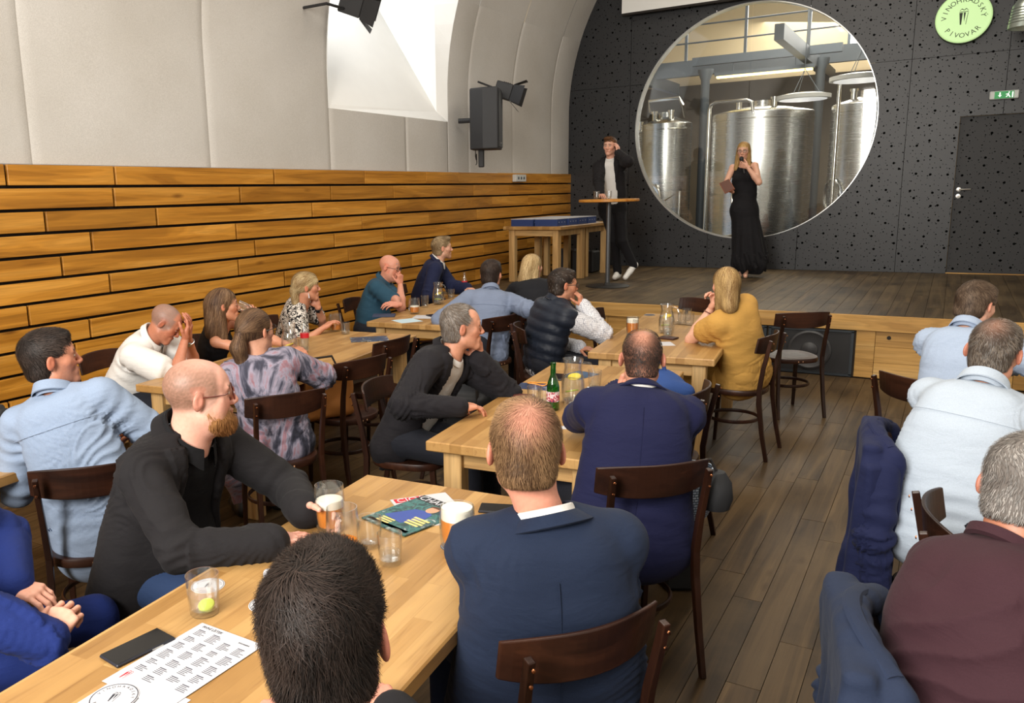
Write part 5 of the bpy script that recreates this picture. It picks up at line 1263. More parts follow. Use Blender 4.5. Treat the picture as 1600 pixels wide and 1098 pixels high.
def spot(loc, rz, label):
    t = thing('stage_spotlight', label, 'spotlight', loc, rz)
    MB().box((0, 0, 0), (.16, .22, .20), bev=.01).build('housing', m_spk, t); MB().tube([(0, -.1, 0), (0, -.36, .02)], .012).build('arm', m_spk, t)
    for s_ in (-1, 1):
        MB().add([(s_*.08, .11, -.1), (s_*.08, .11, .1), (s_*.17, .26, .12), (s_*.17, .26, -.12), (s_*.084, .11, -.1), (s_*.084, .11, .1), (s_*.174, .26, .12), (s_*.174, .26, -.12)], [(0, 1, 2, 3), (7, 6, 5, 4), (0, 4, 5, 1), (3, 2, 6, 7), (1, 5, 6, 2), (0, 3, 7, 4)]).build('barn_door', m_spk, t)
        MB().add([(-.08, .11, s_*.1), (.08, .11, s_*.1), (.12, .25, s_*.19), (-.12, .25, s_*.19), (-.08, .11, s_*.104), (.08, .11, s_*.104), (.12, .25, s_*.194), (-.12, .25, s_*.194)], [(0, 1, 2, 3), (7, 6, 5, 4), (0, 4, 5, 1), (3, 2, 6, 7), (1, 5, 6, 2), (0, 3, 7, 4)]).build('barn_door', m_spk, t)
    for i in range(4): MB().box((0, -.02+.025*i, .103), (.12, .008, .012)).build('vent', m_black, t)
    return t
s1 = spot((-4.98, 9.95, 3.08), R2(-75), 'black stage spotlight with barn doors behind the loudspeaker'); s1.rotation_euler = (R2(-18), 0, R2(-70))
s2 = spot((-5.02, 6.80, 3.62), R2(-60), 'black stage spotlight at the top edge of the window niche'); s2.rotation_euler = (R2(-20), R2(20), R2(-60))
for nm, a_, b_ in (('left', 6.45, 3.56), ('right', 10.1, 3.1)):
    o = tag(MB().tube([(wallx(b_)+.0, a_, b_), (-5.05, a_, b_), (-5.05, a_+.28 if nm == 'left' else a_-.1, b_)], .014).build('light_bracket', m_spk), '%s black wall bracket carrying a stage spotlight' % nm, 'bracket')
# socket box
sb = thing('socket_box', 'small white socket box at the top of the plank wall', 'socket', (WXL+.05, 11.07, 1.95)); MB().box((.03, 0, .05), (.06, .34, .10), bev=.006).build('casing', plain('grey_plastic', L(200, 200, 196), .5), sb)
for k in (-1, 0, 1): MB().lathe([(0, 0), (.02, 0), (.02, .004), (0, .004)], 14, ax='x').build('socket', plain('socket_dark', L(70, 80, 90), .5), sb, loc=(.061, k*.09, .05))
# projection screen roll
ps = thing('projection_screen', 'lower edge of white projection screen above the round window', 'screen', (-3.37, 12.9, 4.39)); MB().box((0, 0, .5), (2.2, .01, 1.0)).build('cloth', plain('screen_white', L(235, 235, 232), .8), ps); MB().box((0, 0, 0), (2.2, .03, .035), bev=.005).build('bottom_bar', m_black, ps)
MB().box((0, .02, 1.0), (2.3, .1, .1)).build('roller_case', m_plaster, ps)
# illuminated round sign
sg_ = thing('illuminated_sign', 'round pale green glowing pub sign on the black wall', 'sign', (-.095, 12.93, 3.80))
m_sign = plain('sign_glow', L(120, 140, 100), .4, emit=L(205, 240, 165), es=.62)
MB().lathe([(0, .12), (.30, .12), (.30, 0), (.285, -.012), (0, -.012)], 48, ax='y').build('lightbox', m_sign, sg_); MB().lathe([(.30, .12), (.306, .12), (.306, -.008), (.30, -.008), (.30, .12)], 48, ax='y').build('rim', plain('sign_rim', L(90, 110, 70), .4), sg_)
m_signink = plain('sign_ink', L(28, 40, 22), .6)
arc_text('VINOHRADSKÝ', .205, R2(178), R2(2), .082, m_signink, sg_, plane='xz', y=-.0135); arc_text('PIVOVAR', .215, R2(222), R2(318), .082, m_signink, sg_, flip=True, plane='xz', y=-.0135)
beaker_logo(.095, m_signink, sg_, 0, 'xz', -.0135)
# exit sign
xs = thing('exit_sign', 'green emergency exit sign above the black door', 'sign', (.41, 13.03, 2.84)); MB().box((0, 0, 0), (.30, .06, .10), bev=.008).build('casing', plain('exit_casing', L(200, 205, 200), .4), xs)
MB().box((.0, -.031, 0), (.20, .003, .085)).build('panel', plain('exit_green', L(20, 120, 60), .4, emit=L(20, 130, 60), es=.5), xs)
m_xw = plain('exit_white', L(235, 245, 235), .5, emit=(1, 1, 1, 1), es=.5)
for poly in ([(-.052, .03), (-.038, .03), (-.038, -.002), (-.026, -.002), (-.045, -.028), (-.064, -.002), (-.052, -.002)], [(.03, .012), (.046, .018), (.052, -.004), (.066, -.030), (.056, -.034), (.043, -.010), (.024, -.030), (.016, -.024), (.034, -.004), (.03, .004), (.018, .0), (.014, .008)], [(.048+.008*math.cos(a), .028+.008*math.sin(a)) for a in np.linspace(0, 5.6, 9)], [(.078, .032), (.092, .032), (.092, -.036), (.078, -.036)]): MB().add([(x, -.034, z) for x, z in poly], [tuple(range(len(poly)))]).build('pictogram', m_xw, xs)
# pendant lamp cut by the right edge
pl = thing('pendant_lamp', 'ribbed metal pendant lamp at the upper right edge', 'lamp', (.56, 12.0, 3.55)); m_alu = plain('lamp_alu', L(190, 200, 190), .3, .8)
MB().lathe([(.05, .30), (.12, .27), (.19, .16), (.215, -.02), (.22, -.08), (.212, -.08), (.206, -.02), (.18, .15), (.11, .25), (.05, .28), (.05, .30)], 40).build('shade', m_alu, pl)
for i in range(6): MB().lathe([(.216-.004*i, -.03+.03*i), (.221-.004*i, -.024+.03*i), (.216-.004*i, -.018+.03*i)], 40).build('rib', m_alu, pl)
MB().lathe([(0, -.06), (.035, -.03), (.035, .03), (.015, .09), (.015, .2), (0, .2)], 16).build('bulb', plain('bulb_glow', (1, .8, .5, 1), .3, emit=(1, .62, .3, 1), es=3), pl); MB().tube([(0, 0, .29), (0, 0, 2.6)], .006, 6).build('cable', m_black, pl)
# stage table with blue boxes
TS1 = table((-5.14, 10.22), -4, .86, .92, 'oak table on the stage carrying flat blue boxes', z0=STZ); TS2 = table((-5.06, 11.16), -4, .80, .86, 'second oak table behind the first one on the stage', z0=STZ)
m_bbox = plain('box_blue', L(36, 58, 110), .55)
k = 0
for (dx, dy) in ((-4.88, 10.42), (-4.53, 10.42), (-4.86, 10.72), (-4.50, 10.74), (-4.83, 11.03), (-4.48, 11.04), (-4.82, 11.32), (-4.46, 11.34)):
    b_ = thing('award_box', ['front left', 'front right', 'second row left', 'second row right', 'third row left', 'third row right', 'rear left', 'rear right'][k]+' flat blue box on the stage table', 'box', (dx, dy, STZ+.75), R2(-4), 'flat blue boxes on the stage table'); k += 1
    MB().box((0, 0, .045), (.33, .27, .09), bev=.002).build('body', m_bbox, b_); MB().box((0, 0, .093), (.335, .278, .006)).build('lid_sheet', m_paper, b_)
    for q in range(3): MB().box((.166, -.08+.08*q, .05), (.001, .012, .012)).build('star_print', m_paper, b_)
sheet((-4.75, 10.9, STZ+.75+.0965), R2(30), .3, .42, 'large white sheet lying across the blue boxes'); sheet((-4.42, 11.62, STZ+.7505), R2(10), .21, .3, 'white sheet on the rear end of the stage tables')
# cocktail table with two glasses
ct = thing('cocktail_table', 'tall round cocktail table on the stage in front of the standing man', 'table', (-3.64, 10.17, STZ)); m_pole = plain('pole_grey', L(95, 97, 100), .4, .6)
MB().lathe([(0, 0), (.27, 0), (.272, .008), (.26, .014), (.05, .022), (.03, .05), (0, .05)], 40).build('base', plain('base_dark', L(48, 46, 44), .5, .4), ct); MB().lathe([(.028, .03), (.028, 1.06)], 20).build('pole', m_pole, ct)
MB().lathe([(0, 1.055), (.36, 1.055), (.37, 1.062), (.37, 1.085), (.362, 1.09), (0, 1.09)], 48).build('top', wood('cocktail_top', L(180, 110, 40), L(205, 140, 60), L(220, 160, 80), .35, axis=0, vary=.02), ct)
for i, (px, py) in enumerate(((932, 311), (951, 311))): q_ = ony(px, py, 10.13-.12*i); tumbler((float(q_[0]), 10.13-.12*i, STZ+1.09), ['left', 'right'][i]+' glass of water on the cocktail table', .4, h=.10)
# clutter under the stage table
for i, (x_, y_, l_) in enumerate(((-4.6, 11.9, 'black floor monitor box beneath the stage table'), (-5.0, 12.2, 'black cable case in the stage corner'))):
    c_ = thing('equipment_case', l_, 'case', (x_, y_, STZ)); MB().box((0, 0, .16), (.34, .3, .32), bev=.02).build('case_body', m_spk, c_); MB().tube([(-.08, 0, .32), (-.06, 0, .36), (.06, 0, .36), (.08, 0, .32)], .01).build('handle', m_black, c_)
cbx = thing('cable_coil', 'loose black cable coil on the stage by the wall', 'cable', (-4.75, 11.45, STZ)); MB().tube([((.12+.02*math.sin(5*a))*math.cos(a), (.12+.02*math.cos(3*a))*math.sin(a), .012+.02*(a/19)) for a in np.linspace(0, 19, 90)], .009, 6).build('coil', m_black, cbx)
# subwoofers set into the stage front
for i, (x0, x1) in enumerate(((SUBX0, -1.46), (-1.45, SUBX1))):
    t = thing('subwoofer', ['left', 'right'][i]+' black subwoofer set into the stage front', 'loudspeaker', ((x0+x1)/2, STY-.005, 0), 0, 'subwoofers in the stage front'); w_ = x1-x0-.01
    MB().box((0, .025, .225), (w_, .02, .435)).build('cabinet', m_spk, t)
    fr = MB(); 
    for c_, d_ in (((0, .012, .435), (w_, .03, .02)), ((0, .012, .015), (w_, .03, .02)), ((-w_/2+.012, .012, .225), (.024, .03, .42)), ((w_/2-.012, .012, .225), (.024, .03, .42))): fr.box(c_, d_)
    fr.build('frame', plain('sub_frame', L(52, 58, 64), .5, .3), t)
    MB().lathe([(.19, .03), (.19, .004), (.172, -.004), (.160, .002), (.12, .014), (.078, .016), (.072, .004), (.05, -.006), (0, -.012)], 40, ax='y').build('woofer', plain('woofer_cone', L(58, 58, 60), .45), t, loc=(.0, -.002, .235))
bpy.context.view_layer.update()
# ================================================================== THE PEOPLE
def vh(p): return math.degrees(math.atan2(-p[0], p[1]))       # heading of the line of sight at p
def hd(px, py, z): return onz(px, py, z)
F_ltblue = fabric('shirt_pale_blue', L(142, 158, 182)); F_ltblue2 = fabric('shirt_ice_blue', L(182, 194, 208)); F_ltblue3 = fabric('shirt_sky', L(168, 184, 208)); F_white = fabric('shirt_white', L(228, 226, 222)); F_tee = fabric('tee_white', L(226, 224, 220))
F_black = fabric('jacket_black', L(27, 25, 27)); F_blacks = fabric('shirt_black', L(15, 15, 18)); F_navy = fabric('jacket_navy', L(23, 26, 60)); F_blue = fabric('jacket_steel_blue', L(27, 38, 60)); F_royal = fabric('suit_royal', L(24, 42, 104)); F_char = fabric('jacket_charcoal', L(29, 27, 31))
F_teal = fabric('polo_teal', L(42, 76, 96)); F_grey = fabric('shirt_grey_blue', L(122, 134, 158)); F_navy2 = fabric('jacket_navy_dim', L(30, 36, 66)); F_burg = fabric('sweater_burgundy', L(58, 33, 40)); F_must = fabric('dress_mustard', L(196, 150, 76))
F_check = fabric('shirt_check', L(216, 216, 220), kind='check', col2=L(70, 80, 110)); F_vest = fabric('vest_navy', L(28, 34, 46), rough=.5); F_pat = fabric('blouse_pattern', L(210, 204, 196), kind='blotch', col2=L(22, 20, 22)); F_dye = fabric('blouse_tiedye', L(120, 110, 125), kind='tiedye')
F_jean = fabric('jeans', L(34, 52, 84)); F_dark = fabric('trousers_dark', L(30, 32, 40)); F_blk2 = fabric('cloth_black', L(24, 23, 26)); M_SH = plain('shoe_black', L(26, 24, 24), .4); M_SHT = plain('shoe_tan', L(150, 120, 90), .6); M_SHW = plain('shoe_white', L(232, 230, 224), .5)
F_blackw = fabric('blazer_black', L(26, 27, 32)); m_watch = plain('watch_steel', L(190, 192, 195), .3, 1.); m_watchd = plain('watch_dark', L(28, 28, 30), .4)
SK1 = L(206, 152, 124); SK2 = L(196, 138, 108); SK3 = L(214, 164, 140); SK4 = L(220, 170, 144)
A = np.array
def buzzroot(fade=(.0, -.02, .115, .055, .085, .06), line=.058, seed=0):
    rr = np.random.RandomState(seed)
    def ok(P):
        x, y, z = P.T; m = (y < line-.5*np.maximum(0, .02-z)-.02*(np.abs(x) < .03)); c = np.array(fade[:3]); w_ = np.exp(-(((P-c)/np.array(fade[3:]))**2).sum(1)*1.2)
        return m & (rr.rand(len(P)) > w_*1.05)
    return ok
def seatchair(hip, ang, label, group='bentwood chairs'):
    f_ = A([-math.sin(R2(ang)), math.cos(R2(ang))]); return chair(hip[0]+f_[0]*.03, hip[1]+f_[1]*.03, ang, label)
# 1 man in pale blue shirt, far left
h = hd(80, 562, 1.19); hip = (-2.80, 1.95)
p = person('man in pale blue shirt with greying hair looking right at the left edge', h, hip, vh(h)-84, chest=32, pelvis=38, pitch=6, tops=[dict(name='shirt', mat=F_ltblue, seam='yoke', collar=.022, sleeve='threeq', loose=.016, cuff=.006, hem=-.24, flare=.022, wide=1.04, amp=.009)], legs=F_jean, shoe=M_SHT, fat=.14,
    hands=dict(R=(-2.96, 2.30, .80), L=(-3.1, 2.05, .80)), poles=dict(R=A([.9, .35, -.5])), hp=dict(skin=L(190, 128, 100), hair=L(34, 28, 25), hair2=L(72, 60, 54), beard=.35, beardcol=L(120, 100, 90), hair_t=.010), style='short', hres=.0038, nstr=6000, strand=(.028, .0010), seed=1, res=.009, sw=1.03)
seatchair(hip, 50, 'bentwood chair carrying the man in pale blue shirt at left')
# 2 man in white, head in hands
h = hd(258, 505, 1.05); hip = (-4.50, 3.42)
p = person('grey-haired man in white short-sleeved shirt with head in his hands', h, hip, vh(h)-100, chest=-62, pelvis=-75, pitch=-38, tops=[dict(name='shirt', mat=F_white, collar=.022, sleeve='short', loose=.022, hem=-.08, amp=.010)], legs=F_dark, shoe=M_SH, belly=.05, fat=.12,
    hands=dict(R=('H', (.035, .155, -.005)), L=('H', (-.03, .165, .0))), poles=dict(R=A([.6, -.5, -1]), L=A([.5, .5, -1])), hand_style=dict(R=dict(H=1, dir=A([-.25, -.35, .9]), palm=A([0, -.9, -.3]), curl=.45), L=dict(H=1, dir=A([.3, -.35, .9]), palm=A([0, -.9, -.3]), curl=.4)),
    hp=dict(skin=L(188, 124, 96), hair=L(112, 106, 100), buzz=.7, recede=.3), style='bald', seed=2, hres=.0042)
watch(p, 'L', m_watch); seatchair(hip, -75, 'bentwood chair under the man in white shirt')
# 3 woman drinking
h = hd(350, 478, 1.09); hip = (-4.42, 4.12)
p = person('woman in black sleeveless top with long brown hair drinking', h, hip, vh(h)-86, chest=-48, pelvis=-70, pitch=2, s=.92, hs=.96, tops=[dict(name='top', mat=F_blk2, sleeve='tank', t=.004, scoop=True)], legs=F_dark, shoe=M_SH,
    hands=dict(R=('H', (.02, .20, -.12)), L=(-3.75, 4.25, .80)), poles=dict(R=A([.1, -.8, -1])), hand_style=dict(R=dict(H=1, dir=A([-.25, .0, .9]), palm=A([-.9, -.3, 0]), curl=.75)), sw=.88,
    hp=dict(female=True, skin=SK2, hair=L(78, 54, 38), hair2=L(150, 118, 88), jaw=.9, bust=True, wob=.15, arm=.95), style='long', flow='down', strand=(.16, .0014), nstr=2600, hair_caps=[((0, -.075, .02), (.01, -.095, -.18), .066, .055), ((.045, -.04, -.02), (.06, -.03, -.22), .045, .03), ((-.045, -.05, -.02), (-.055, -.06, -.2), .045, .03)], seed=3)
wg = tumbler((0, 0, 0), 'tumbler of brown drink tipped at the drinking woman\'s lips', .4); q_ = h+p['Rh']@A([-.005, .175, -.045]); wg.location = tuple(q_); wg.rotation_euler = (Matrix(p['Rh'].tolist())@Matrix.Rotation(R2(62), 3, 'X')).to_euler()
seatchair(hip, -70, 'bentwood chair under the drinking woman')
# 4 woman with ponytail
h = hd(400, 518, 1.12); hip = (-2.94, 3.17); tie = A([.0, -.105, .030])
p = person('woman with brown ponytail in grey and mauve tie-dye blouse seen from behind', h, hip, vh(h)-48, chest=52, pelvis=61, pitch=4, s=.94, hs=.97, tops=[dict(name='blouse', mat=F_dye, t=.012, sleeve='threeq', loose=.02, hem=-.14, flare=.03, amp=.005)], legs=F_dye, skirt='midi', shoe=M_SH, sw=.93,
    hands=dict(R=(-3.05, 3.68, .80), L=(-3.42, 3.35, .80)), glasses='thin', hp=dict(female=True, skin=SK1, hair=L(66, 46, 34), hair2=L(140, 108, 80), jaw=.9, tie=tie, wob=.08, hair_t=.010, lift=.003), style='long', flow='pony', strand=(.10, .0012), nstr=5200, hres=.004,
    hair_caps=[(tie, (0, -.135, -.06), .026, .040), ((0, -.135, -.06), (.0, -.115, -.16), .040, .034), ((0, -.115, -.16), (.01, -.10, -.26), .032, .012)], seed=4)
m = MB(); 
for q in np.linspace(0, 2*math.pi, 13)[:-1]: pass
m.tube([tuple(h+p['Rh']@(tie+A([.024*math.cos(q), 0, .024*math.sin(q)]))) for q in np.linspace(0, 2*math.pi, 13)[:-1]], .007, 6, closed=True); addpart(p, 'hair_tie', m, M_SH)
seatchair((-2.92, 3.16), 61, 'bentwood chair carrying the ponytailed woman')
# 5 blond woman in patterned blouse
h = hd(479, 449, 1.10); hip = (-4.58, 5.12)
p = person('blond woman in black and white patterned blouse leaning on her hand', h, hip, vh(h)-82, chest=-50, pelvis=-70, pitch=2, s=.93, hs=.97, tops=[dict(name='blouse', mat=F_pat, t=.010, sleeve='short', loose=.016, scoop=True, amp=.005)], legs=F_dark, shoe=M_SH, sw=.9,
    hands=dict(L=('H', (-.055, .085, -.165)), R=(-4.08, 5.0, .80)), poles=dict(L=A([.5, .6, -1])), hand_style=dict(L=dict(H=1, dir=A([-.1, -.25, .9]), palm=A([.8, -.4, 0]), curl=.5)), hp=dict(female=True, skin=SK2, hair=L(150, 118, 76), hair2=L(218, 196, 150), jaw=.9, bust=True, tie=(0, -.10, -.02), wob=.3, hair_t=.013), style='long', flow='pony', strand=(.07, .0016), nstr=2400,
    hair_caps=[((0, -.10, -.02), (.0, -.10, -.12), .04, .03), ((.0, .055, .075), (.03, .075, .045), .03, .02)], seed=5)
watch(p, 'L', m_watchd); seatchair(hip, -70, 'bentwood chair under the blond woman in patterned blouse')
m = MB(); 
for s_ in (1,): m.tube([tuple(h+p['Rh']@A([.081, .0, -.035])), tuple(h+p['Rh']@A([.082, .002, -.075]))], [.002, .006], 6)
addpart(p, 'earring', m, m_paper)
# 6 bald man in teal polo
h = hd(609, 418, 1.13); hip = (-4.66, 6.38)
p = person('bald man with glasses in teal polo shirt resting his chin on a fist', h, hip, vh(h)-112, chest=-72, pelvis=-75, pitch=-12, tops=[dict(name='polo', mat=F_teal, collar=.018, sleeve='short', loose=.014, hem=-.08, amp=.005)], legs=F_dark, shoe=M_SH, belly=.06, fat=.16, sw=1.04,
    hands=dict(R=('H', (.01, .135, -.125)), L=hd(630, 486, .80)), poles=dict(R=A([.5, -.5, -1]), L=A([.2, .9, -.5])), hand_style=dict(R=dict(H=1, dir=A([0, -.15, .95]), palm=A([-.3, -.9, 0]), curl=1.3), L=dict(dir=A([-.5, -.7, .1]), palm=A([-.3, .3, -.8]), curl=.5)), glasses='dark', hp=dict(skin=L(208, 146, 122), hair=L(150, 130, 115), beard=.12, fat=1, arm=1.12), style='bald', seed=6)
seatchair(hip, -75, 'bentwood chair under the bald man in teal'); m = MB(); q_ = [h+p['Rh']@A([.030+.02*math.cos(a), .083-.006*abs(math.cos(a)), .058+.008*math.sin(a)]) for a in np.linspace(0, 6.28, 11)[:-1]]; m.add([tuple(v) for v in q_], [tuple(range(10))]); addpart(p, 'plaster', m, m_paper)
# 7 man in navy suit by the wall
h = hd(691, 388, 1.23); hip = (-4.86, 7.62)
p = person('fair-haired bearded man in navy suit sitting upright against the plank wall', h, hip, vh(h)-78, chest=-60, pelvis=-60, pitch=3, tops=[dict(name='shirt', mat=F_white, t=.008, collar=.022), dict(name='jacket', mat=F_navy2, t=.020, open=(.075, .35, .42), collar=.018, cop=.02, loose=.006)], legs=F_dark, shoe=M_SH,
    hands=dict(R=(-4.55, 7.60, .66), L=(-4.35, 7.78, .80)), hp=dict(skin=SK4, hair=L(120, 96, 66), hair2=L(190, 166, 128), beard=.7, beardcol=L(150, 110, 75), hair_t=.012), style='quiff', seed=7, nstr=2000)
seatchair(hip, -60, 'bentwood chair under the man in navy suit')
# 8 man in grey-blue shirt from behind
h = hd(768, 430, 1.13); hip = (-3.14, 5.95)
p = person('dark-haired man in grey-blue shirt seen from behind at the far wall table', h, hip, vh(h)-22, chest=38, pelvis=70, pitch=-4, tops=[dict(name='shirt', mat=F_grey, seam='yoke', collar=.022, sleeve='threeq', loose=.016, hem=-.14, flare=.012, amp=.006)], legs=F_dark, shoe=M_SH, bow=.05,
    hands=dict(R=hd(838, 492, .80), L=(-3.55, 6.1, .80)), poles=dict(R=A([1., -.2, -.3])), hp=dict(skin=SK1, hair=L(40, 30, 26), hair2=L(76, 62, 54), hair_t=.013), style='short', nstr=3000, seed=8, strand=(.03, .0013))
seatchair(hip, 74, 'bentwood chair carrying the man in grey-blue shirt')
# 9 blond woman in black
h = hd(832, 418, 1.13); hip = (-3.00, 6.62)
p = person('long-haired blond woman in black blazer seen from behind', h, hip, vh(h)-38, chest=25, pelvis=40, pitch=2, s=.95, hs=.97, tops=[dict(name='blazer', mat=F_blackw, t=.014, hem=-.14, flare=.012)], legs=F_blk2, shoe=M_SH, sw=.93, hands=dict(R=(-3.05, 7.05, .66), L=(-3.35, 6.85, .66)),
    hp=dict(female=True, skin=SK4, hair=L(160, 126, 80), hair2=L(232, 206, 156), jaw=.9, wob=.22, hair_t=.011), style='long', flow='down', strand=(.15, .0018), nstr=3000, hair_caps=[((0, -.08, .0), (-.01, -.140, -.20), .062, .058), ((-.04, -.10, -.1), (-.06, -.165, -.30), .045, .015), ((.05, -.03, -.02), (.06, -.07, -.20), .04, .03), ((.02, -.12, -.15), (.02, -.175, -.31), .03, .01)], seed=9)
seatchair(hip, 40, 'bentwood chair under the blond woman in black')
# 10 man in quilted vest
h = hd(880, 446, 1.12); hip = (-2.50, 5.62)
p = person('dark-haired man with glasses in quilted navy vest and checked shirt, hand to mouth', h, hip, vh(h)-68, chest=-38, pelvis=-55, pitch=-2, tops=[dict(name='shirt', mat=F_check, collar=.024, sleeve='long', loose=.018, hem=-.12, amp=.005), dict(name='vest', mat=F_vest, t=.030, sleeve='none', quilt=True, collar=.02, amp=.003, open=(.05, .3, None) if 0 else None)], legs=F_dark, shoe=M_SH,
    hands=dict(R=('H', (.03, .15, -.15)), L=None), poles=dict(R=A([1., -.25, -1.])), hand_style=dict(R=dict(H=1, dir=A([-.1, -.3, .9]), palm=A([-.5, -.7, 0]), curl=.7)), glasses='dark', hp=dict(skin=SK2, hair=L(36, 28, 24), hair2=L(78, 64, 54), grey=.06, beard=.5, hair_t=.010), style='short', nstr=3200, strand=(.022, .0011), seed=10, sw=1.0)
seatchair(hip, -60, 'bentwood chair under the man in quilted vest')
# 11 woman in mustard dress
h = hd(1134, 447, 1.15); hip = (-1.13, 5.90)
p = person('woman with half-up blond hair in mustard dress with tied belt', h, hip, vh(h)+22, chest=66, pelvis=84, pitch=-6, s=.97, hs=1., tops=[dict(name='dress', mat=F_must, t=.014, sleeve='short', loose=.014, frac=.42, hem=-.10, flare=.035, amp=.009, wide=1.05)], legs=F_must, skirt='midi', shoe=M_SHT, sw=.95, fat=.10,
    hands=dict(L=('H', (-.045, .14, -.15)), R=('H', (.0, .16, -.14))), poles=dict(L=A([-.1, -.8, -1.]), R=A([-.1, .5, -1.])), hand_style=dict(L=dict(H=1, dir=A([.2, -.1, .95]), palm=A([.8, -.3, 0]), curl=.9), R=dict(H=1, dir=A([-.3, -.1, .95]), palm=A([-.8, -.3, 0]), curl=.9)),
    hp=dict(female=True, skin=SK4, hair=L(126, 88, 48), hair2=L(228, 194, 134), jaw=.9, bust=True, wob=.20, hair_t=.010, arm=1.1), style='long', flow='down', strand=(.14, .0011), nstr=6500, hres=.0045,
    hair_caps=[((0, -.070, .02), (-.01, -.090, -.13), .060, .052), ((.045, -.03, .0), (.055, -.02, -.17), .036, .026), ((-.045, -.03, .0), (-.055, -.03, -.15), .036, .026)], seed=11)
m = MB(); c_ = p['sp'](.22); m.tube([tuple(c_+p['r']*(.178*math.cos(a))+p['f']*(.135*math.sin(a))+p['u']*.004*math.sin(3*a)) for a in np.linspace(0, 2*math.pi, 33)[:-1]], (.022, .008), 8, closed=True)
q_ = c_-p['r']*.15+p['f']*.09; m.tube([tuple(q_), tuple(q_+A([-.03, -.03, -.07])), tuple(q_+A([-.02, -.05, -.15]))], [.018, .026, .022], 8); addpart(p, 'belt', m, F_must)
m = MB(); 
for sx in (-1, 1): m.tube([tuple(h+p['Rh']@A([sx*.052, -.088, .075])), tuple(h+p['Rh']@A([sx*.02, -.112, .060]))], .0035, 6)
m.tube([tuple(h+p['Rh']@A([-.03, -.110, .070])), tuple(h+p['Rh']@A([.03, -.112, .058]))], .004, 6); addpart(p, 'hair_clip', m, m_steel); watch(p, 'L', plain('watch_brown', L(110, 60, 45), .5))
chair(-1.17, 5.88, 86, 'bentwood chair carrying the woman in mustard')
# 12 man in charcoal jacket and white tee
h = hd(722, 512, 1.13); hip = (-2.34, 3.52)
p = person('balding grey-haired man in charcoal jacket over white tee resting chin on hand', h, hip, vh(h)-80, chest=-94, pelvis=-86, pitch=0, tops=[dict(name='tshirt', mat=F_tee, t=.006, collar=.008, ctype='crew'), dict(name='jacket', mat=F_char, t=.020, open=(.085, .10, None), collar=.018, cop=.01, loose=.002, hem=-.18, flare=.02, amp=.005)], legs=F_dark, shoe=M_SH,
    hands=dict(L=('H', (-.055, .095, -.17)), R=hd(718, 636, .81)), poles=dict(L=A([.6, .6, -1.]), R=A([-.5, -.9, -.3])), hand_style=dict(L=dict(H=1, dir=A([-.05, -.2, .9]), palm=A([.8, -.5, 0]), curl=.35), R=dict(dir=A([.5, .8, -.05]), curl=.5)), hp=dict(skin=L(204, 146, 118), hair=L(96, 82, 70), hair2=L(170, 160, 150), grey=.25, buzz=.4, recede=.3, hair_t=.006), style='receding', nstr=3600, strand=(.026, .0010), seed=12, hres=.004, res=.0095, sw=1.04)
seatchair(hip, -75, 'bentwood chair under the man in charcoal jacket')
# 13 bearded man in black
h = hd(312, 618, 1.18); hip = (-2.24, 1.76)
p = person('bearded man with buzz cut and brown glasses in black jacket', h, hip, vh(h)-86, chest=-84, pelvis=-84, pitch=1, hs=1.05, tops=[dict(name='shirt', mat=F_blacks, t=.008, collar=.024), dict(name='jacket', mat=F_black, t=.020, open=(.085, .10, None), collar=.020, cop=.01, loose=.004, hem=-.16, flare=.02, amp=.006, res=.008)], legs=F_jean, shoe=M_SH, fat=.30, belly=.07, sw=1.10,
    hands=dict(R=ontable(422, 851, .79), L=ontable(478, 797, .80)), poles=dict(R=A([-.35, -.9, -.5]), L=A([0, .9, -.6])), hand_style=dict(R=dict(dir=A([.35, .9, .0]), curl=[.35, .3, .28, .2], res=.0036, thumb=.3), L=dict(dir=A([.85, .2, .0]), palm=A([.1, -.9, -.4]), curl=.6)), glasses='brown',
    hp=dict(skin=L(222, 168, 148), hair=L(100, 76, 56), buzz=.85, baldtop=(0, .035, .115, .055, .085, .055), beard=.5, beardcol=L(158, 112, 68), beardhair=1, fat=1, neck=1.18, hw=1.04), style='bald', seed=13, hres=.0035, res=.009)
stl = thing('wooden_stool', 'low dark stool under the bearded man', 'stool', (hip[0], hip[1], 0)); MB().lathe([(0, .43), (.17, .43), (.175, .445), (.17, .46), (0, .46)], 28).build('seat', m_bent, stl)
for sx in (-1, 1):
    for sy in (-1, 1): MB().tube([(sx*.14, sy*.14, 0), (sx*.11, sy*.11, .435)], .016, 8).build('leg', m_bentv, stl)
# 14 man in steel blue jacket
h = hd(821, 706, 1.19); hip = (-.79, 1.81)
p = person('fair-haired man in steel blue jacket seen from behind with full beer', h, hip, vh(h)+4, chest=34, pelvis=52, pitch=-6, hs=1.02, tops=[dict(name='shirt', mat=F_white, t=.004, collar=.024, crise=-.002), dict(name='jacket', mat=F_blue, seam='back', t=.020, collar=.022, cop=.01, crise=-.004, loose=.0, hem=-.22, flare=.035, amp=.007, res=.008)], legs=fabric('trousers_blue', L(30, 44, 74)), shoe=M_SH, fat=.34, sw=1.0, bow=.05, nbo=(.035, .02, -.03),
    hands=dict(L=(-1.10, 2.16, .79), R=(-.98, 2.20, .78)), poles=dict(L=A([-.7, -.35, -.8]), R=A([.9, .2, -.7])), hp=dict(skin=L(214, 150, 126), hair=L(84, 60, 40), hair2=L(158, 124, 88), crown=.85, hair_t=.009, buzz=.3, wob=.30, nape=.012), style='short', nstr=11000, strand=(.026, .0007), seed=14, hres=.0036, res=.009)
chair(-.80, 1.78, 56, 'bentwood chair carrying the man in steel blue jacket, bottom centre')
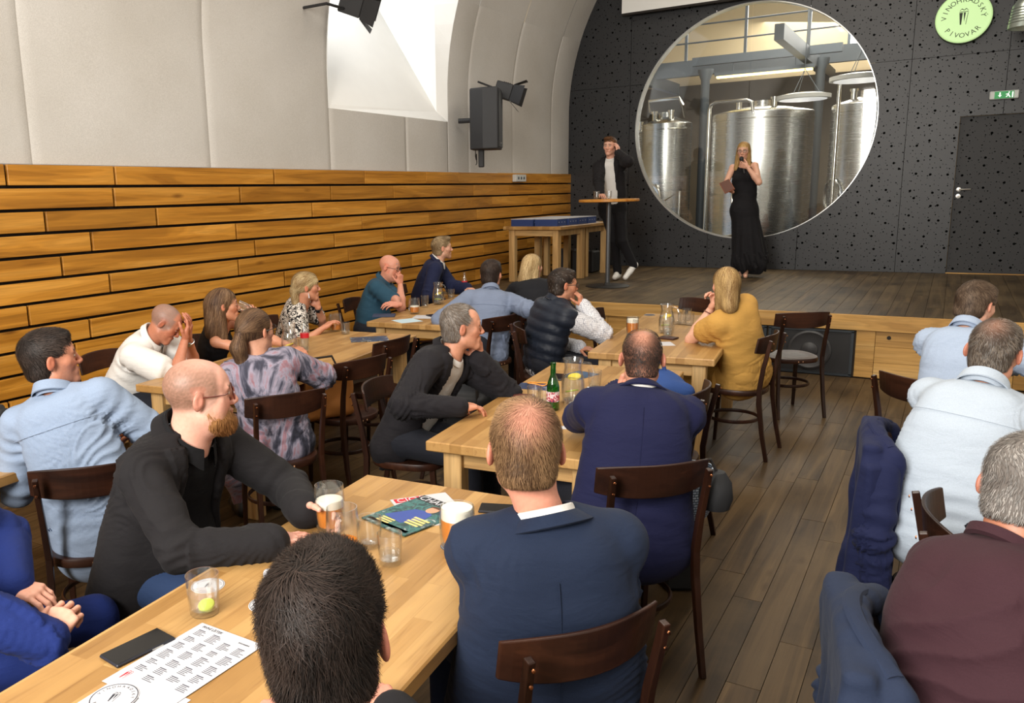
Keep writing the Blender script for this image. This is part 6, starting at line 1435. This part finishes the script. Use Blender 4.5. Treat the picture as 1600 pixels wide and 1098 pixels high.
# 15 bald man in navy jacket
h = hd(1003, 562, 1.13); hip = (-.96, 2.99)
p = person('balding man in navy jacket seen from behind at the second table', h, hip, vh(h)+2, chest=24, pelvis=40, pitch=-10, tops=[dict(name='shirt', mat=F_white, t=.004, collar=.016, crise=-.012), dict(name='jacket', mat=F_navy, seam='back', t=.020, collar=.020, cop=.01, crise=-.004, loose=.0, hem=-.22, flare=.03, amp=.007, res=.009)], legs=F_dark, shoe=M_SH, sw=1.05, bow=.06, fat=.20,
    hands=dict(L=hd(968, 610, .92), R=(-1.15, 3.55, .80)), poles=dict(L=A([-1., .2, -.8]), R=A([1., .3, -.6])), hand_style=dict(L=dict(dir=A([.4, .1, .9]), palm=A([.8, -.2, .1]), curl=.6)), hp=dict(skin=L(206, 146, 120), hair=L(36, 28, 25), hair2=L(66, 54, 48), buzz=.5, crown=1, recede=.2, hair_t=.002, nocap=1, lift=.003), style='short', nstr=12000, strand=(.010, .0006), hair_root=buzzroot((.0, -.005, .135, .060, .085, .075), .05), seed=15, hres=.004, res=.009)
watch(p, 'L', m_watch); chair(-.965, 3.0, 42, 'bentwood chair carrying the balding man in navy jacket')
# 16 dark-haired man at the very front
h = hd(512, 1000, 1.18); hip = (-.63, .70)
p = person('man with thick dark hair seen from behind at the bottom edge', h, hip, vh(h)-12, chest=32, pelvis=36, pitch=-2, roll=-5, hs=1.0, tops=[dict(name='shirt', mat=F_blk2, t=.012, collar=.02)], legs=F_dark, shoe=M_SH, hands=dict(L=(-1.05, 1.02, .80), R=(-.85, 1.2, .80)),
    hp=dict(skin=L(214, 152, 130), hair=L(20, 16, 14), hair2=L(60, 48, 42), hair_t=.012, wob=.50, lift=.012, nape=.030, side=.7, earcut=1), style='crop', nstr=17000, strand=(.050, .0006), hair_caps=[((.004, .015, .078), (0, -.045, .074), .066, .070)], seed=16, hres=.0032)
seatchair(hip, 36, 'bentwood chair under the dark-haired man at the bottom edge')
# 17 man in royal blue suit, only hands and knees in frame
h = A([-2.37, .96, 1.20]); hip = (-2.29, .97)
p = person('person in royal blue suit with folded hands at the lower left edge', h, hip, -75, chest=-72, pelvis=-72, tops=[dict(name='shirt', mat=F_tee, t=.006, collar=.02), dict(name='jacket', mat=F_royal, t=.018, open=(.07, .3, .4), collar=.018, cop=.01, loose=.010, res=.010)], legs=F_royal, shoe=M_SH,
    hands=dict(R=hd(82, 1003, .69), L=hd(20, 915, .74)), poles=dict(R=A([-.3, -1., -.5]), L=A([-.2, .9, -.6])), hand_style=dict(R=dict(dir=hd(112, 955, .74)-hd(82, 1003, .69), palm=A([-.5, .6, -.5]), curl=1.0, res=.003), L=dict(dir=hd(76, 930, .72)-hd(20, 915, .74), palm=A([-.1, .0, -.9]), curl=.55, res=.003, thumb=.7)), hp=dict(skin=L(222, 170, 146), hair=L(60, 45, 35)), seed=17, knee_spread=.12, thigh_dir=-22)
watch(p, 'L', m_watchd); seatchair(hip, -72, 'bentwood chair under the person in royal blue suit')
# 18, 19 men in pale blue shirts at right
h = hd(1553, 552, 1.16); hip = (.06, 3.52)
p = person('greying man in ice blue shirt seen from behind beside the hung navy jacket', h, hip, vh(h)-12, chest=-8, pelvis=-40, pitch=-14, roll=4, hs=1.03, tops=[dict(name='shirt', mat=F_ltblue2, seam='yoke', collar=.024, sleeve='threeq', loose=.014, hem=-.12, flare=.02, wide=1.08, amp=.011, res=.009)], legs=F_dark, shoe=M_SH, fat=.30, sw=1.12, bow=.07, amp=.008,
    hands=dict(L=(.25, 4.25, .80), R=(.62, 4.05, .80)), poles=dict(L=A([-1., .3, -.5]), R=A([1., 0, -.5])), glasses='dark', hp=dict(skin=L(204, 144, 118), hair=L(70, 60, 52), hair2=L(140, 128, 116), grey=.2, crown=.35, buzz=.4, hair_t=.006, neck=1.12, lift=.005), style='short', nstr=6000, strand=(.018, .0009), seed=18, hres=.004)
chair(.07, 3.62, -85, 'bentwood chair carrying the man in ice blue shirt')
h = hd(1524, 478, 1.16); hip = (.08, 4.95)
p = person('brown-haired man in pale blue shirt farther back at right', h, hip, vh(h)-32, chest=-16, pelvis=-40, pitch=-16, tops=[dict(name='shirt', mat=F_ltblue3, collar=.024, sleeve='long', loose=.018, hem=-.1, amp=.006)], legs=F_dark, shoe=M_SH, bow=.06, sw=1.05, hands=dict(L=(.35, 5.5, .80), R=(.62, 5.2, .80)), poles=dict(L=A([-1., .3, -.5])),
    hp=dict(skin=SK3, hair=L(72, 56, 44), hair2=L(130, 110, 92), hair_t=.012), style='short', nstr=4500, strand=(.028, .0011), seed=19)
chair(.02, 4.93, -40, 'bentwood chair carrying the brown-haired man farther back at right')
# 20 man in burgundy
h = hd(1608, 768, 1.13); hip = (.13, 1.93)
p = person('grey-haired man in burgundy sweater cut by the right edge', h, hip, vh(h)-18, chest=-52, pelvis=-70, pitch=-14, hs=1.03, tops=[dict(name='sweater', mat=F_burg, t=.018, collar=.012, ctype='crew', loose=.006, hem=-.10, flare=.02, wide=1.06, amp=.009, res=.009)], legs=F_dark, shoe=M_SH, fat=.28, sw=1.02, bow=.07,
    hands=dict(L=(.45, 2.2, .80), R=(.6, 1.9, .80)), poles=dict(L=A([-.4, .9, -.5])), hp=dict(skin=L(190, 126, 98), hair=L(110, 102, 96), hair2=L(176, 170, 164), grey=.3, buzz=.4, hair_t=.007, neck=1.15), style='short', nstr=6000, strand=(.014, .0009), seed=20, hres=.004)
chair(.15, 1.98, -80, 'bentwood chair carrying the man in burgundy')
# 21 man on stage
fx, fy = -3.76, 10.95; h = A([-3.90, 10.90, 2.365])
fd = rotz(R2(vh((fx, fy))+168))@A([0, 1., 0]); rt = rotz(R2(vh((fx, fy))+168))@A([1., 0, 0])
stm = dict(z=STZ, knee=dict(R=A([fx, fy, STZ+.52])-rt*.0+A([-.06, 0, 0])+fd*.03, L=A([fx, fy, STZ+.52])+A([.05, 0, 0])+fd*.08), ankle=dict(R=A([fx-.02, fy, STZ+.11]), L=A([fx+.17, fy+.02, STZ+.17])), fdir=fd, tip=dict(L=A([fx+.11, fy-.10, STZ+.045])))
stm['tip'] = dict(L=A([fx+.12, fy-.08, STZ+.045])); stm['ankle']['L'] = A([fx+.19, fy+.03, STZ+.20])
p = person('young man in black suit and white tee standing on the stage touching his ear', h, (-3.88, 10.98), vh(h)+160, chest=vh(h)+166, pelvis=vh(h)+172, pitch=-2, pz=STZ+.98, stand=stm, tops=[dict(name='tshirt', mat=F_tee, t=.004, collar=.006, ctype='crew'), dict(name='jacket', mat=F_black, t=.018, open=(.065, .10, None), collar=.016, cop=.01, hem=-.12, flare=.01)], legs=F_blk2, shoe=M_SHW, s=1.02,
    hands=dict(L=('H', (-.135, .06, -.09)), R=A([-3.85, 10.45, 1.73])), poles=dict(L=A([.9, -.1, -1.]), R=A([-.8, .3, -.3])), hand_style=dict(L=dict(H=1, dir=A([.15, -.1, .95]), palm=A([.9, -.2, 0]), curl=.6), R=dict(dir=A([.5, -.8, -.1]), curl=.3)), hp=dict(skin=SK3, hair=L(80, 52, 32), hair2=L(140, 96, 62), hair_t=.010), style='quiff', nstr=1800, seed=21, bow=.0)
# 22 woman on stage
fx, fy = -2.32, 11.82; h = A([-2.40, 11.80, 2.255])
fd = rotz(R2(vh((fx, fy))+180))@A([0, 1., 0])
stw = dict(z=STZ, knee=dict(R=A([fx-.08, fy, STZ+.5]), L=A([fx+.07, fy-.02, STZ+.5])), ankle=dict(R=A([fx-.06, fy+.02, STZ+.09]), L=A([fx+.03, fy-.06, STZ+.09])), fdir=fd, bare_feet=True)
p = person('blond woman with glasses in long black dress speaking into a microphone on stage', h, (-2.36, 11.82), vh(h)+170, chest=vh(h)+164, pelvis=vh(h)+180, pitch=-4, pz=STZ+.92, stand=stw, s=.96, hs=.98, tops=[dict(name='dress_top', mat=F_blk2, t=.004, sleeve='tank', scoop=True, hem=-.05)], legs=None, shoe=None, sw=.88, glasses='dark',
    hands=dict(L=('H', (-.085, .16, -.20)), R=ony(1143, 299, 11.50)), poles=dict(L=A([.8, .1, -1.]), R=A([-.8, .2, -.8])), hand_style=dict(L=dict(H=1, dir=A([.85, .05, .35]), palm=A([0, -.9, .2]), curl=1.05), R=dict(dir=A([-.4, -.6, .3]), palm=A([.3, .1, .9]), curl=.6)),
    hp=dict(female=True, skin=SK4, hair=L(160, 118, 66), hair2=L(226, 188, 124), jaw=.9, bust=True, wob=.12, hair_t=.010, arm=1.05), style='long', flow='down', strand=(.13, .0018), nstr=2400, hair_caps=[((.06, -.01, .0), (.082, .03, -.22), .032, .028), ((-.06, -.01, .0), (-.082, .03, -.22), .032, .028), ((0, -.07, .0), (0, -.085, -.2), .06, .06)], seed=22)
F = Field(); c_ = A([-2.36, 11.82, STZ+.95]); b_ = A([-2.28, 11.80, STZ+.10])
F.cap(c_+A([0, 0, .10]), c_+A([0, 0, -.06]), .115, .14, k=.03, sq=(A([1., 0, 0]), 1.25)); F.cap(c_+A([0, 0, -.05]), b_+A([.03, 0, .12]), .14, .185, k=.05, sq=(A([1., 0, 0]), 1.2)); F.box((b_[0], b_[1], STZ+.08-.2), (.5, .5, .2), rad=0, k=.004, cut=True)
D_, lo_ = F.grid(.014); V_, Q_ = nets(D_, lo_, .014); V_ = relax(V_, Q_, 1); an_ = np.arctan2(V_[:, 1]-11.81, V_[:, 0]+2.32); low = sstep(STZ+.95-V_[:, 2], 0, .8)
V_[:, :2] += (A([-2.32, 11.81])-V_[:, :2])*(.07*low*np.sin(an_*11+V_[:, 2]*3))[:, None]; V_[:, 2] += .035*low*np.sin(an_*5)*(V_[:, 2] < STZ+.3)
me = qmesh('dress_skirt', V_-p['loc'], Q_, F_blk2); put(bpy.data.objects.new('dress_skirt', me), p['root'])
m = MB()
for i in range(26): 
    a = i/26*6.283; m.tube([(b_[0]+.02+.20*math.cos(a+.1*q)*(1.02+.05*math.sin(3*q+i)), b_[1]+.17*math.sin(a+.1*q)*(1.02+.05*math.cos(2*q+i)), STZ+.30-.055*q+.05*math.sin(i*1.7)) for q in range(4)], [.022, .030, .030, .012], 6)
addpart(p, 'ruffle', m, F_blk2)
mic = thing('microphone', 'black handheld microphone at the speaking woman\'s mouth', 'microphone', tuple(p['W']['L'])); d_ = unit(h+p['Rh']@A([0, .13, -.075])-p['W']['L']-p['HR']['L'][:, 1]*.06); w0 = p['HR']['L'][:, 1]*.07-p['HR']['L'][:, 2]*.03
MB().tube([tuple(w0-d_*.12), tuple(w0+d_*.05)], [.011, .014], 12).build('handle', m_spk, mic); MB().tube([tuple(w0+d_*(.05+.012*i)) for i in range(6)], [.016, .024, .027, .027, .023, .010], 12).build('head', m_mesh, mic)
fo = thing('folder', 'brown leather tablet folder in the speaking woman\'s hand', 'folder', tuple(ony(1136, 291, 11.36))); fo.rotation_euler = (R2(50), R2(-25), R2(20)); MB().box((0, 0, 0), (.13, .19, .014), bev=.003).build('cover', plain('folder_brown', L(140, 78, 50), .5), fo); MB().box((0, 0, .009), (.115, .175, .003)).build('pages', plain('folder_page', L(90, 50, 35), .5), fo)
# ================================================================== EMPTY CHAIRS, BAGS, HUNG JACKETS
chair(-3.16, 4.03, 78, 'empty bentwood chair holding the tan leather bag')
chair(-3.38, 4.66, 88, 'empty bentwood chair behind the chair with the tan bag')
chair(-1.19, 4.10, 92, 'empty bentwood chair holding the blue denim backpack')
chair(-.99, 7.12, 150-360+180, 'empty bentwood chair standing before the subwoofers') if 0 else chair(-1.03, 7.13, 35, 'empty bentwood chair standing before the subwoofers')
chair(-1.93, 7.30, 150, 'empty bentwood chair at the stage end of the third table')
chair(-2.20, 6.55, -75, 'empty bentwood chair between the vest man and the stage')
chair(-3.15, 1.50, 60, 'bentwood chair cut by the left edge in front of the pale blue shirt')
# tan leather bag on the chair
def soft(name, F, h, mat, label, cat, amp=.006, seed=1, loc=None):
    D, lo = F.grid(h); V, Q = nets(D, lo, h); V = relax(V, Q, 1); N = vnormals(V, Q); V = V+N*(amp*vnoise(V, 14, seed)+amp*.5*vnoise(V, 33, seed+1))[:, None]
    c = np.array([V[:, 0].mean(), V[:, 1].mean(), V[:, 2].min()]) if loc is None else np.asarray(loc, float); t = thing(name, label, cat, c)
    o = bpy.data.objects.new('shell', qmesh('shell', V-c, Q, mat)); put(o, t); return t, c
m_tan = plain('leather_tan', L(176, 112, 48), .6, noise=.35); m_denim = fabric('denim_blue', L(46, 74, 132)); m_bpk = plain('backpack_black', L(26, 27, 30), .7)
F = Field(); b0 = A([-3.20, 3.90, .47]); R_ = rotz(R2(64))
F.box(b0+A([0, 0, .14]), (.14, .05, .12), R_, rad=.03, k=.02); F.ell(b0+A([.0, 0, .33]), (.09, .09, .07), R_, k=.03, cut=True)
t, c = soft('leather_bag', F, .009, m_tan, 'tan leather shopper bag standing on an empty chair', 'bag', .006, 3)
MB().tube([tuple(b0+R_@A([-.10, .0, .28])-c), tuple(b0+R_@A([-.07, .02, .36])-c), tuple(b0+R_@A([.07, .02, .36])-c), tuple(b0+R_@A([.10, 0, .28])-c)], .008, 6).build('strap', m_black, t)
F = Field(); b0 = A([-1.20, 4.06, .47]); R_ = rotz(R2(35)); F.box(b0+A([0, 0, .19]), (.12, .09, .15), R_, rad=.05, k=.02); F.box(b0+R_@A([0, -.12, .13]), (.09, .02, .08), R_, rad=.03, k=.02); F.ell(b0+R_@A([.03, 0, .37]), (.10, .08, .06), R_, k=.04)
t, c = soft('denim_backpack', F, .010, m_denim, 'blue denim backpack on the chair beside the navy jacket man', 'backpack', .010, 5)
MB().tube([tuple(b0+R_@A([-.05, 0, .40])-c), tuple(b0+R_@A([-.03, 0, .48])-c), tuple(b0+R_@A([.04, 0, .48])-c), tuple(b0+R_@A([.06, 0, .40])-c)], .012, 8).build('top_handle', m_denim, t)
MB().tube([tuple(b0+R_@A([.12*math.cos(a), -.165, .17+.10*math.sin(a)])-c) for a in np.linspace(0, 2*math.pi, 21)[:-1]], .006, 6, closed=True).build('pocket_piping', m_denim, t)
MB().box(tuple(b0+R_@A([.06, -.165, .16])-c), (.05, .012, .10), Matrix(R_.tolist())).build('leather_strap', plain('strap_rust', L(140, 70, 45), .5), t)
F = Field(); b0 = A([-2.53, 4.55, 0]); R_ = rotz(R2(15)); F.box(b0+A([0, 0, .52]), (.13, .09, .17), R_, rad=.05, k=.02); F.box(b0+R_@A([0, -.13, .44]), (.10, .02, .09), R_, rad=.03, k=.02)
t, c = soft('black_backpack', F, .011, m_bpk, 'black backpack behind the man in charcoal jacket', 'backpack', .008, 6)
for s_ in (-1, 1): MB().tube([tuple(b0+R_@A([s_*.08, -.12, .72])-c), tuple(b0+R_@A([s_*.085, -.165, .6])-c), tuple(b0+R_@A([s_*.09, -.16, .40])-c)], (.018, .005), 8).build('strap', m_black, t)
chair(-2.55, 4.55, -75, 'bentwood chair holding the black backpack')
# woven basket bag on the floor
m_weave = NT('woven_bluewhite'); br_ = m_weave.n('ShaderNodeTexBrick'); br_.inputs['Scale'].default_value = 1.; br_.inputs['Brick Width'].default_value = .022; br_.inputs['Row Height'].default_value = .012; br_.inputs['Mortar Size'].default_value = .0022
br_.inputs['Color1'].default_value = L(186, 200, 214); br_.inputs['Color2'].default_value = L(150, 170, 192); br_.inputs['Mortar'].default_value = L(60, 76, 98); cc_ = m_weave.n('ShaderNodeTexCoord'); sp2 = m_weave.n('ShaderNodeSeparateXYZ'); m_weave.l(cc_.outputs['Object'], sp2.inputs[0]); cb2 = m_weave.n('ShaderNodeCombineXYZ')
m_weave.l(m_weave.math('ADD', sp2.outputs[0], sp2.outputs[1]), cb2.inputs[0]); m_weave.l(sp2.outputs[2], cb2.inputs[1]); m_weave.l(cb2.outputs[0], br_.inputs[0]); m_weave.l(br_.outputs[0], m_weave.b.inputs['Base Color']); m_weave.bump(br_.outputs['Fac'], .6, -.004)
q_ = onz(1103, 690, .46); t = thing('woven_bag', 'blue and white woven basket bag beside the navy jacket man', 'bag', (-.93, 3.62, 0), R2(30))
tt = MB(); tt.lathe([(0, .47), (.10, .47), (.12, .52), (.125, .66), (.12, .70), (.112, .70), (.115, .66), (.11, .52), (0, .48)], 28); tt.v = [(v[0]*1.15, v[1]*.8, v[2]) for v in tt.v]; tt.build('basket', m_weave.m, t, loc=(0, 0, -.12))
MB().box((0, 0, .175), (.16, .12, .35), bev=.02).build('stand', m_bpk, t)
cp = thing('black_pouch', 'black rounded bag hanging at the navy jacket man\'s chair back', 'bag', (-.66, 3.05, .62)); MB().lathe([(0, 0), (.05, .01), (.062, .05), (.055, .11), (.03, .15), (0, .155)], 18).build('pouch', m_bpk, cp); MB().tube([(0, 0, .15), (-.02, -.02, .2), (-.04, -.05, .2)], .006, 6).build('strap', m_black, cp)
# jackets hung over chairs
def hung(cx, cy, ang, mat, label, seed, hem=.17, top=.855):
    """jacket slung round a chair back: shoulders over the backrest, body and sleeves hanging"""
    R_ = rotz(R2(ang)); o3 = A([cx, cy, 0]); W = lambda x, y, z: o3+R_@A([x, y, z]); t = thing('hung_jacket', label, 'jacket', (cx, cy, 0)); fw = R_@A([0, 1., 0]); rt = R_@A([1., 0, 0])
    F = Field()
    for i in range(6):
        u0, u1 = -1+2*i/6, -1+2*(i+1)/6; F.cap(W(.215*u0, -.262+.062*u0*u0, top-.045*abs(u0)**2), W(.215*u1, -.262+.062*u1*u1, top-.045*abs(u1)**2), .030, k=.02)
    F.box(W(0, -.275, (top+hem)/2+.0), (.225, .012, (top-hem)/2-.02), R_, rad=.02, k=.03)
    for s_ in (-1, 1): F.box(W(s_*.235, -.235, (top+hem)/2-.02), (.016, .055, (top-hem)/2-.06), R_@rotz(s_*.5), rad=.018, k=.04); F.cap(W(s_*.17, -.285, hem+.1), W(s_*.22, -.29, hem), .05, .055, k=.05)
    D, lo = F.grid(.010); V, Q = nets(D, lo, .010); V = relax(V, Q, 1); N = vnormals(V, Q); q = (V-o3)@R_; dr = sstep(top-q[:, 2], .04, .45)
    ph = q[:, 0]*38+q[:, 1]*30+1.5*vnoise(V, 4, seed)+.9*vnoise(V*A([1, 1, .3]), 12, seed+1); V = V+N*(.019*dr*np.sin(ph)+.006*vnoise(V, 16, seed+2))[:, None]; V[:, 2] += (.02*np.sin(q[:, 0]*14+seed))*(q[:, 2] < hem+.1)
    put(bpy.data.objects.new('jacket_body', qmesh('jacket_body', V-o3, Q, mat)), t)
    for s_ in (-1, 1):
        a, b, c = W(s_*.225, -.235, top-.09), W(s_*.272, -.245, top-.33), W(s_*.262, -.215, top-.60); Ff = Field(); Ff.cap(a, b, .048, .050, k=.03, sq=(fw, 1.25)); Ff.cap(b, c, .050, .042, k=.03, sq=(fw, 1.25))
        D, lo = Ff.grid(.010); VV, QQ = nets(D, lo, .010); VV = relax(VV, QQ, 1); VV = foldify(VV, QQ, [(a, b, 1.), (b, c, 1.)], .011, seed+s_, joints=[(b, .12)]); put(bpy.data.objects.new('sleeve', qmesh('sleeve', VV-o3, QQ, mat)), t)
    m = MB(); m.tube([tuple(R_@A([.20*u, -.272+.062*u*u, top+.030-.045*abs(u)**2])) for u in np.linspace(-1, 1, 15)], (.010, .020), 8); m.build('jacket_collar', mat, t)
    return t
chair(.24, 2.86, -85, 'bentwood chair between the ice blue shirt and the burgundy sweater')
hung(.07, 3.62, -85, fabric('hung_navy', L(26, 32, 66)), 'navy jacket hung over the chair of the man in ice blue shirt', 2)
hung(.15, 1.98, -80, fabric('hung_blue', L(34, 44, 66)), 'dark blue jacket hung over the chair of the man in burgundy', 5)
ck = thing('dark_coat', 'dark coat bundled at the left edge behind the pale blue shirt', 'coat', (-3.75, 2.15, .75)); F = Field(); F.box((-3.62, 2.06, .79), (.15, .12, .02), rotz(.3), rad=.03, k=.02); F.ell((-3.66, 2.02, .85), (.12, .10, .06), k=.03); F.cap((-3.55, 2.0, .80), (-3.72, 1.92, .80), .04, .035, k=.02)
D, lo = F.grid(.012); V, Q = nets(D, lo, .012); V = relax(V, Q, 1); V = foldify(V, Q, [(A([-3.7, 2.0, .8]), A([-3.5, 2.1, .8]), 1.)], .014, 3); V[:, 2] = np.maximum(V[:, 2], .752); put(bpy.data.objects.new('cloth', qmesh('cloth', V-A([-3.75, 2.15, .75]), Q, m_bpk)), ck)
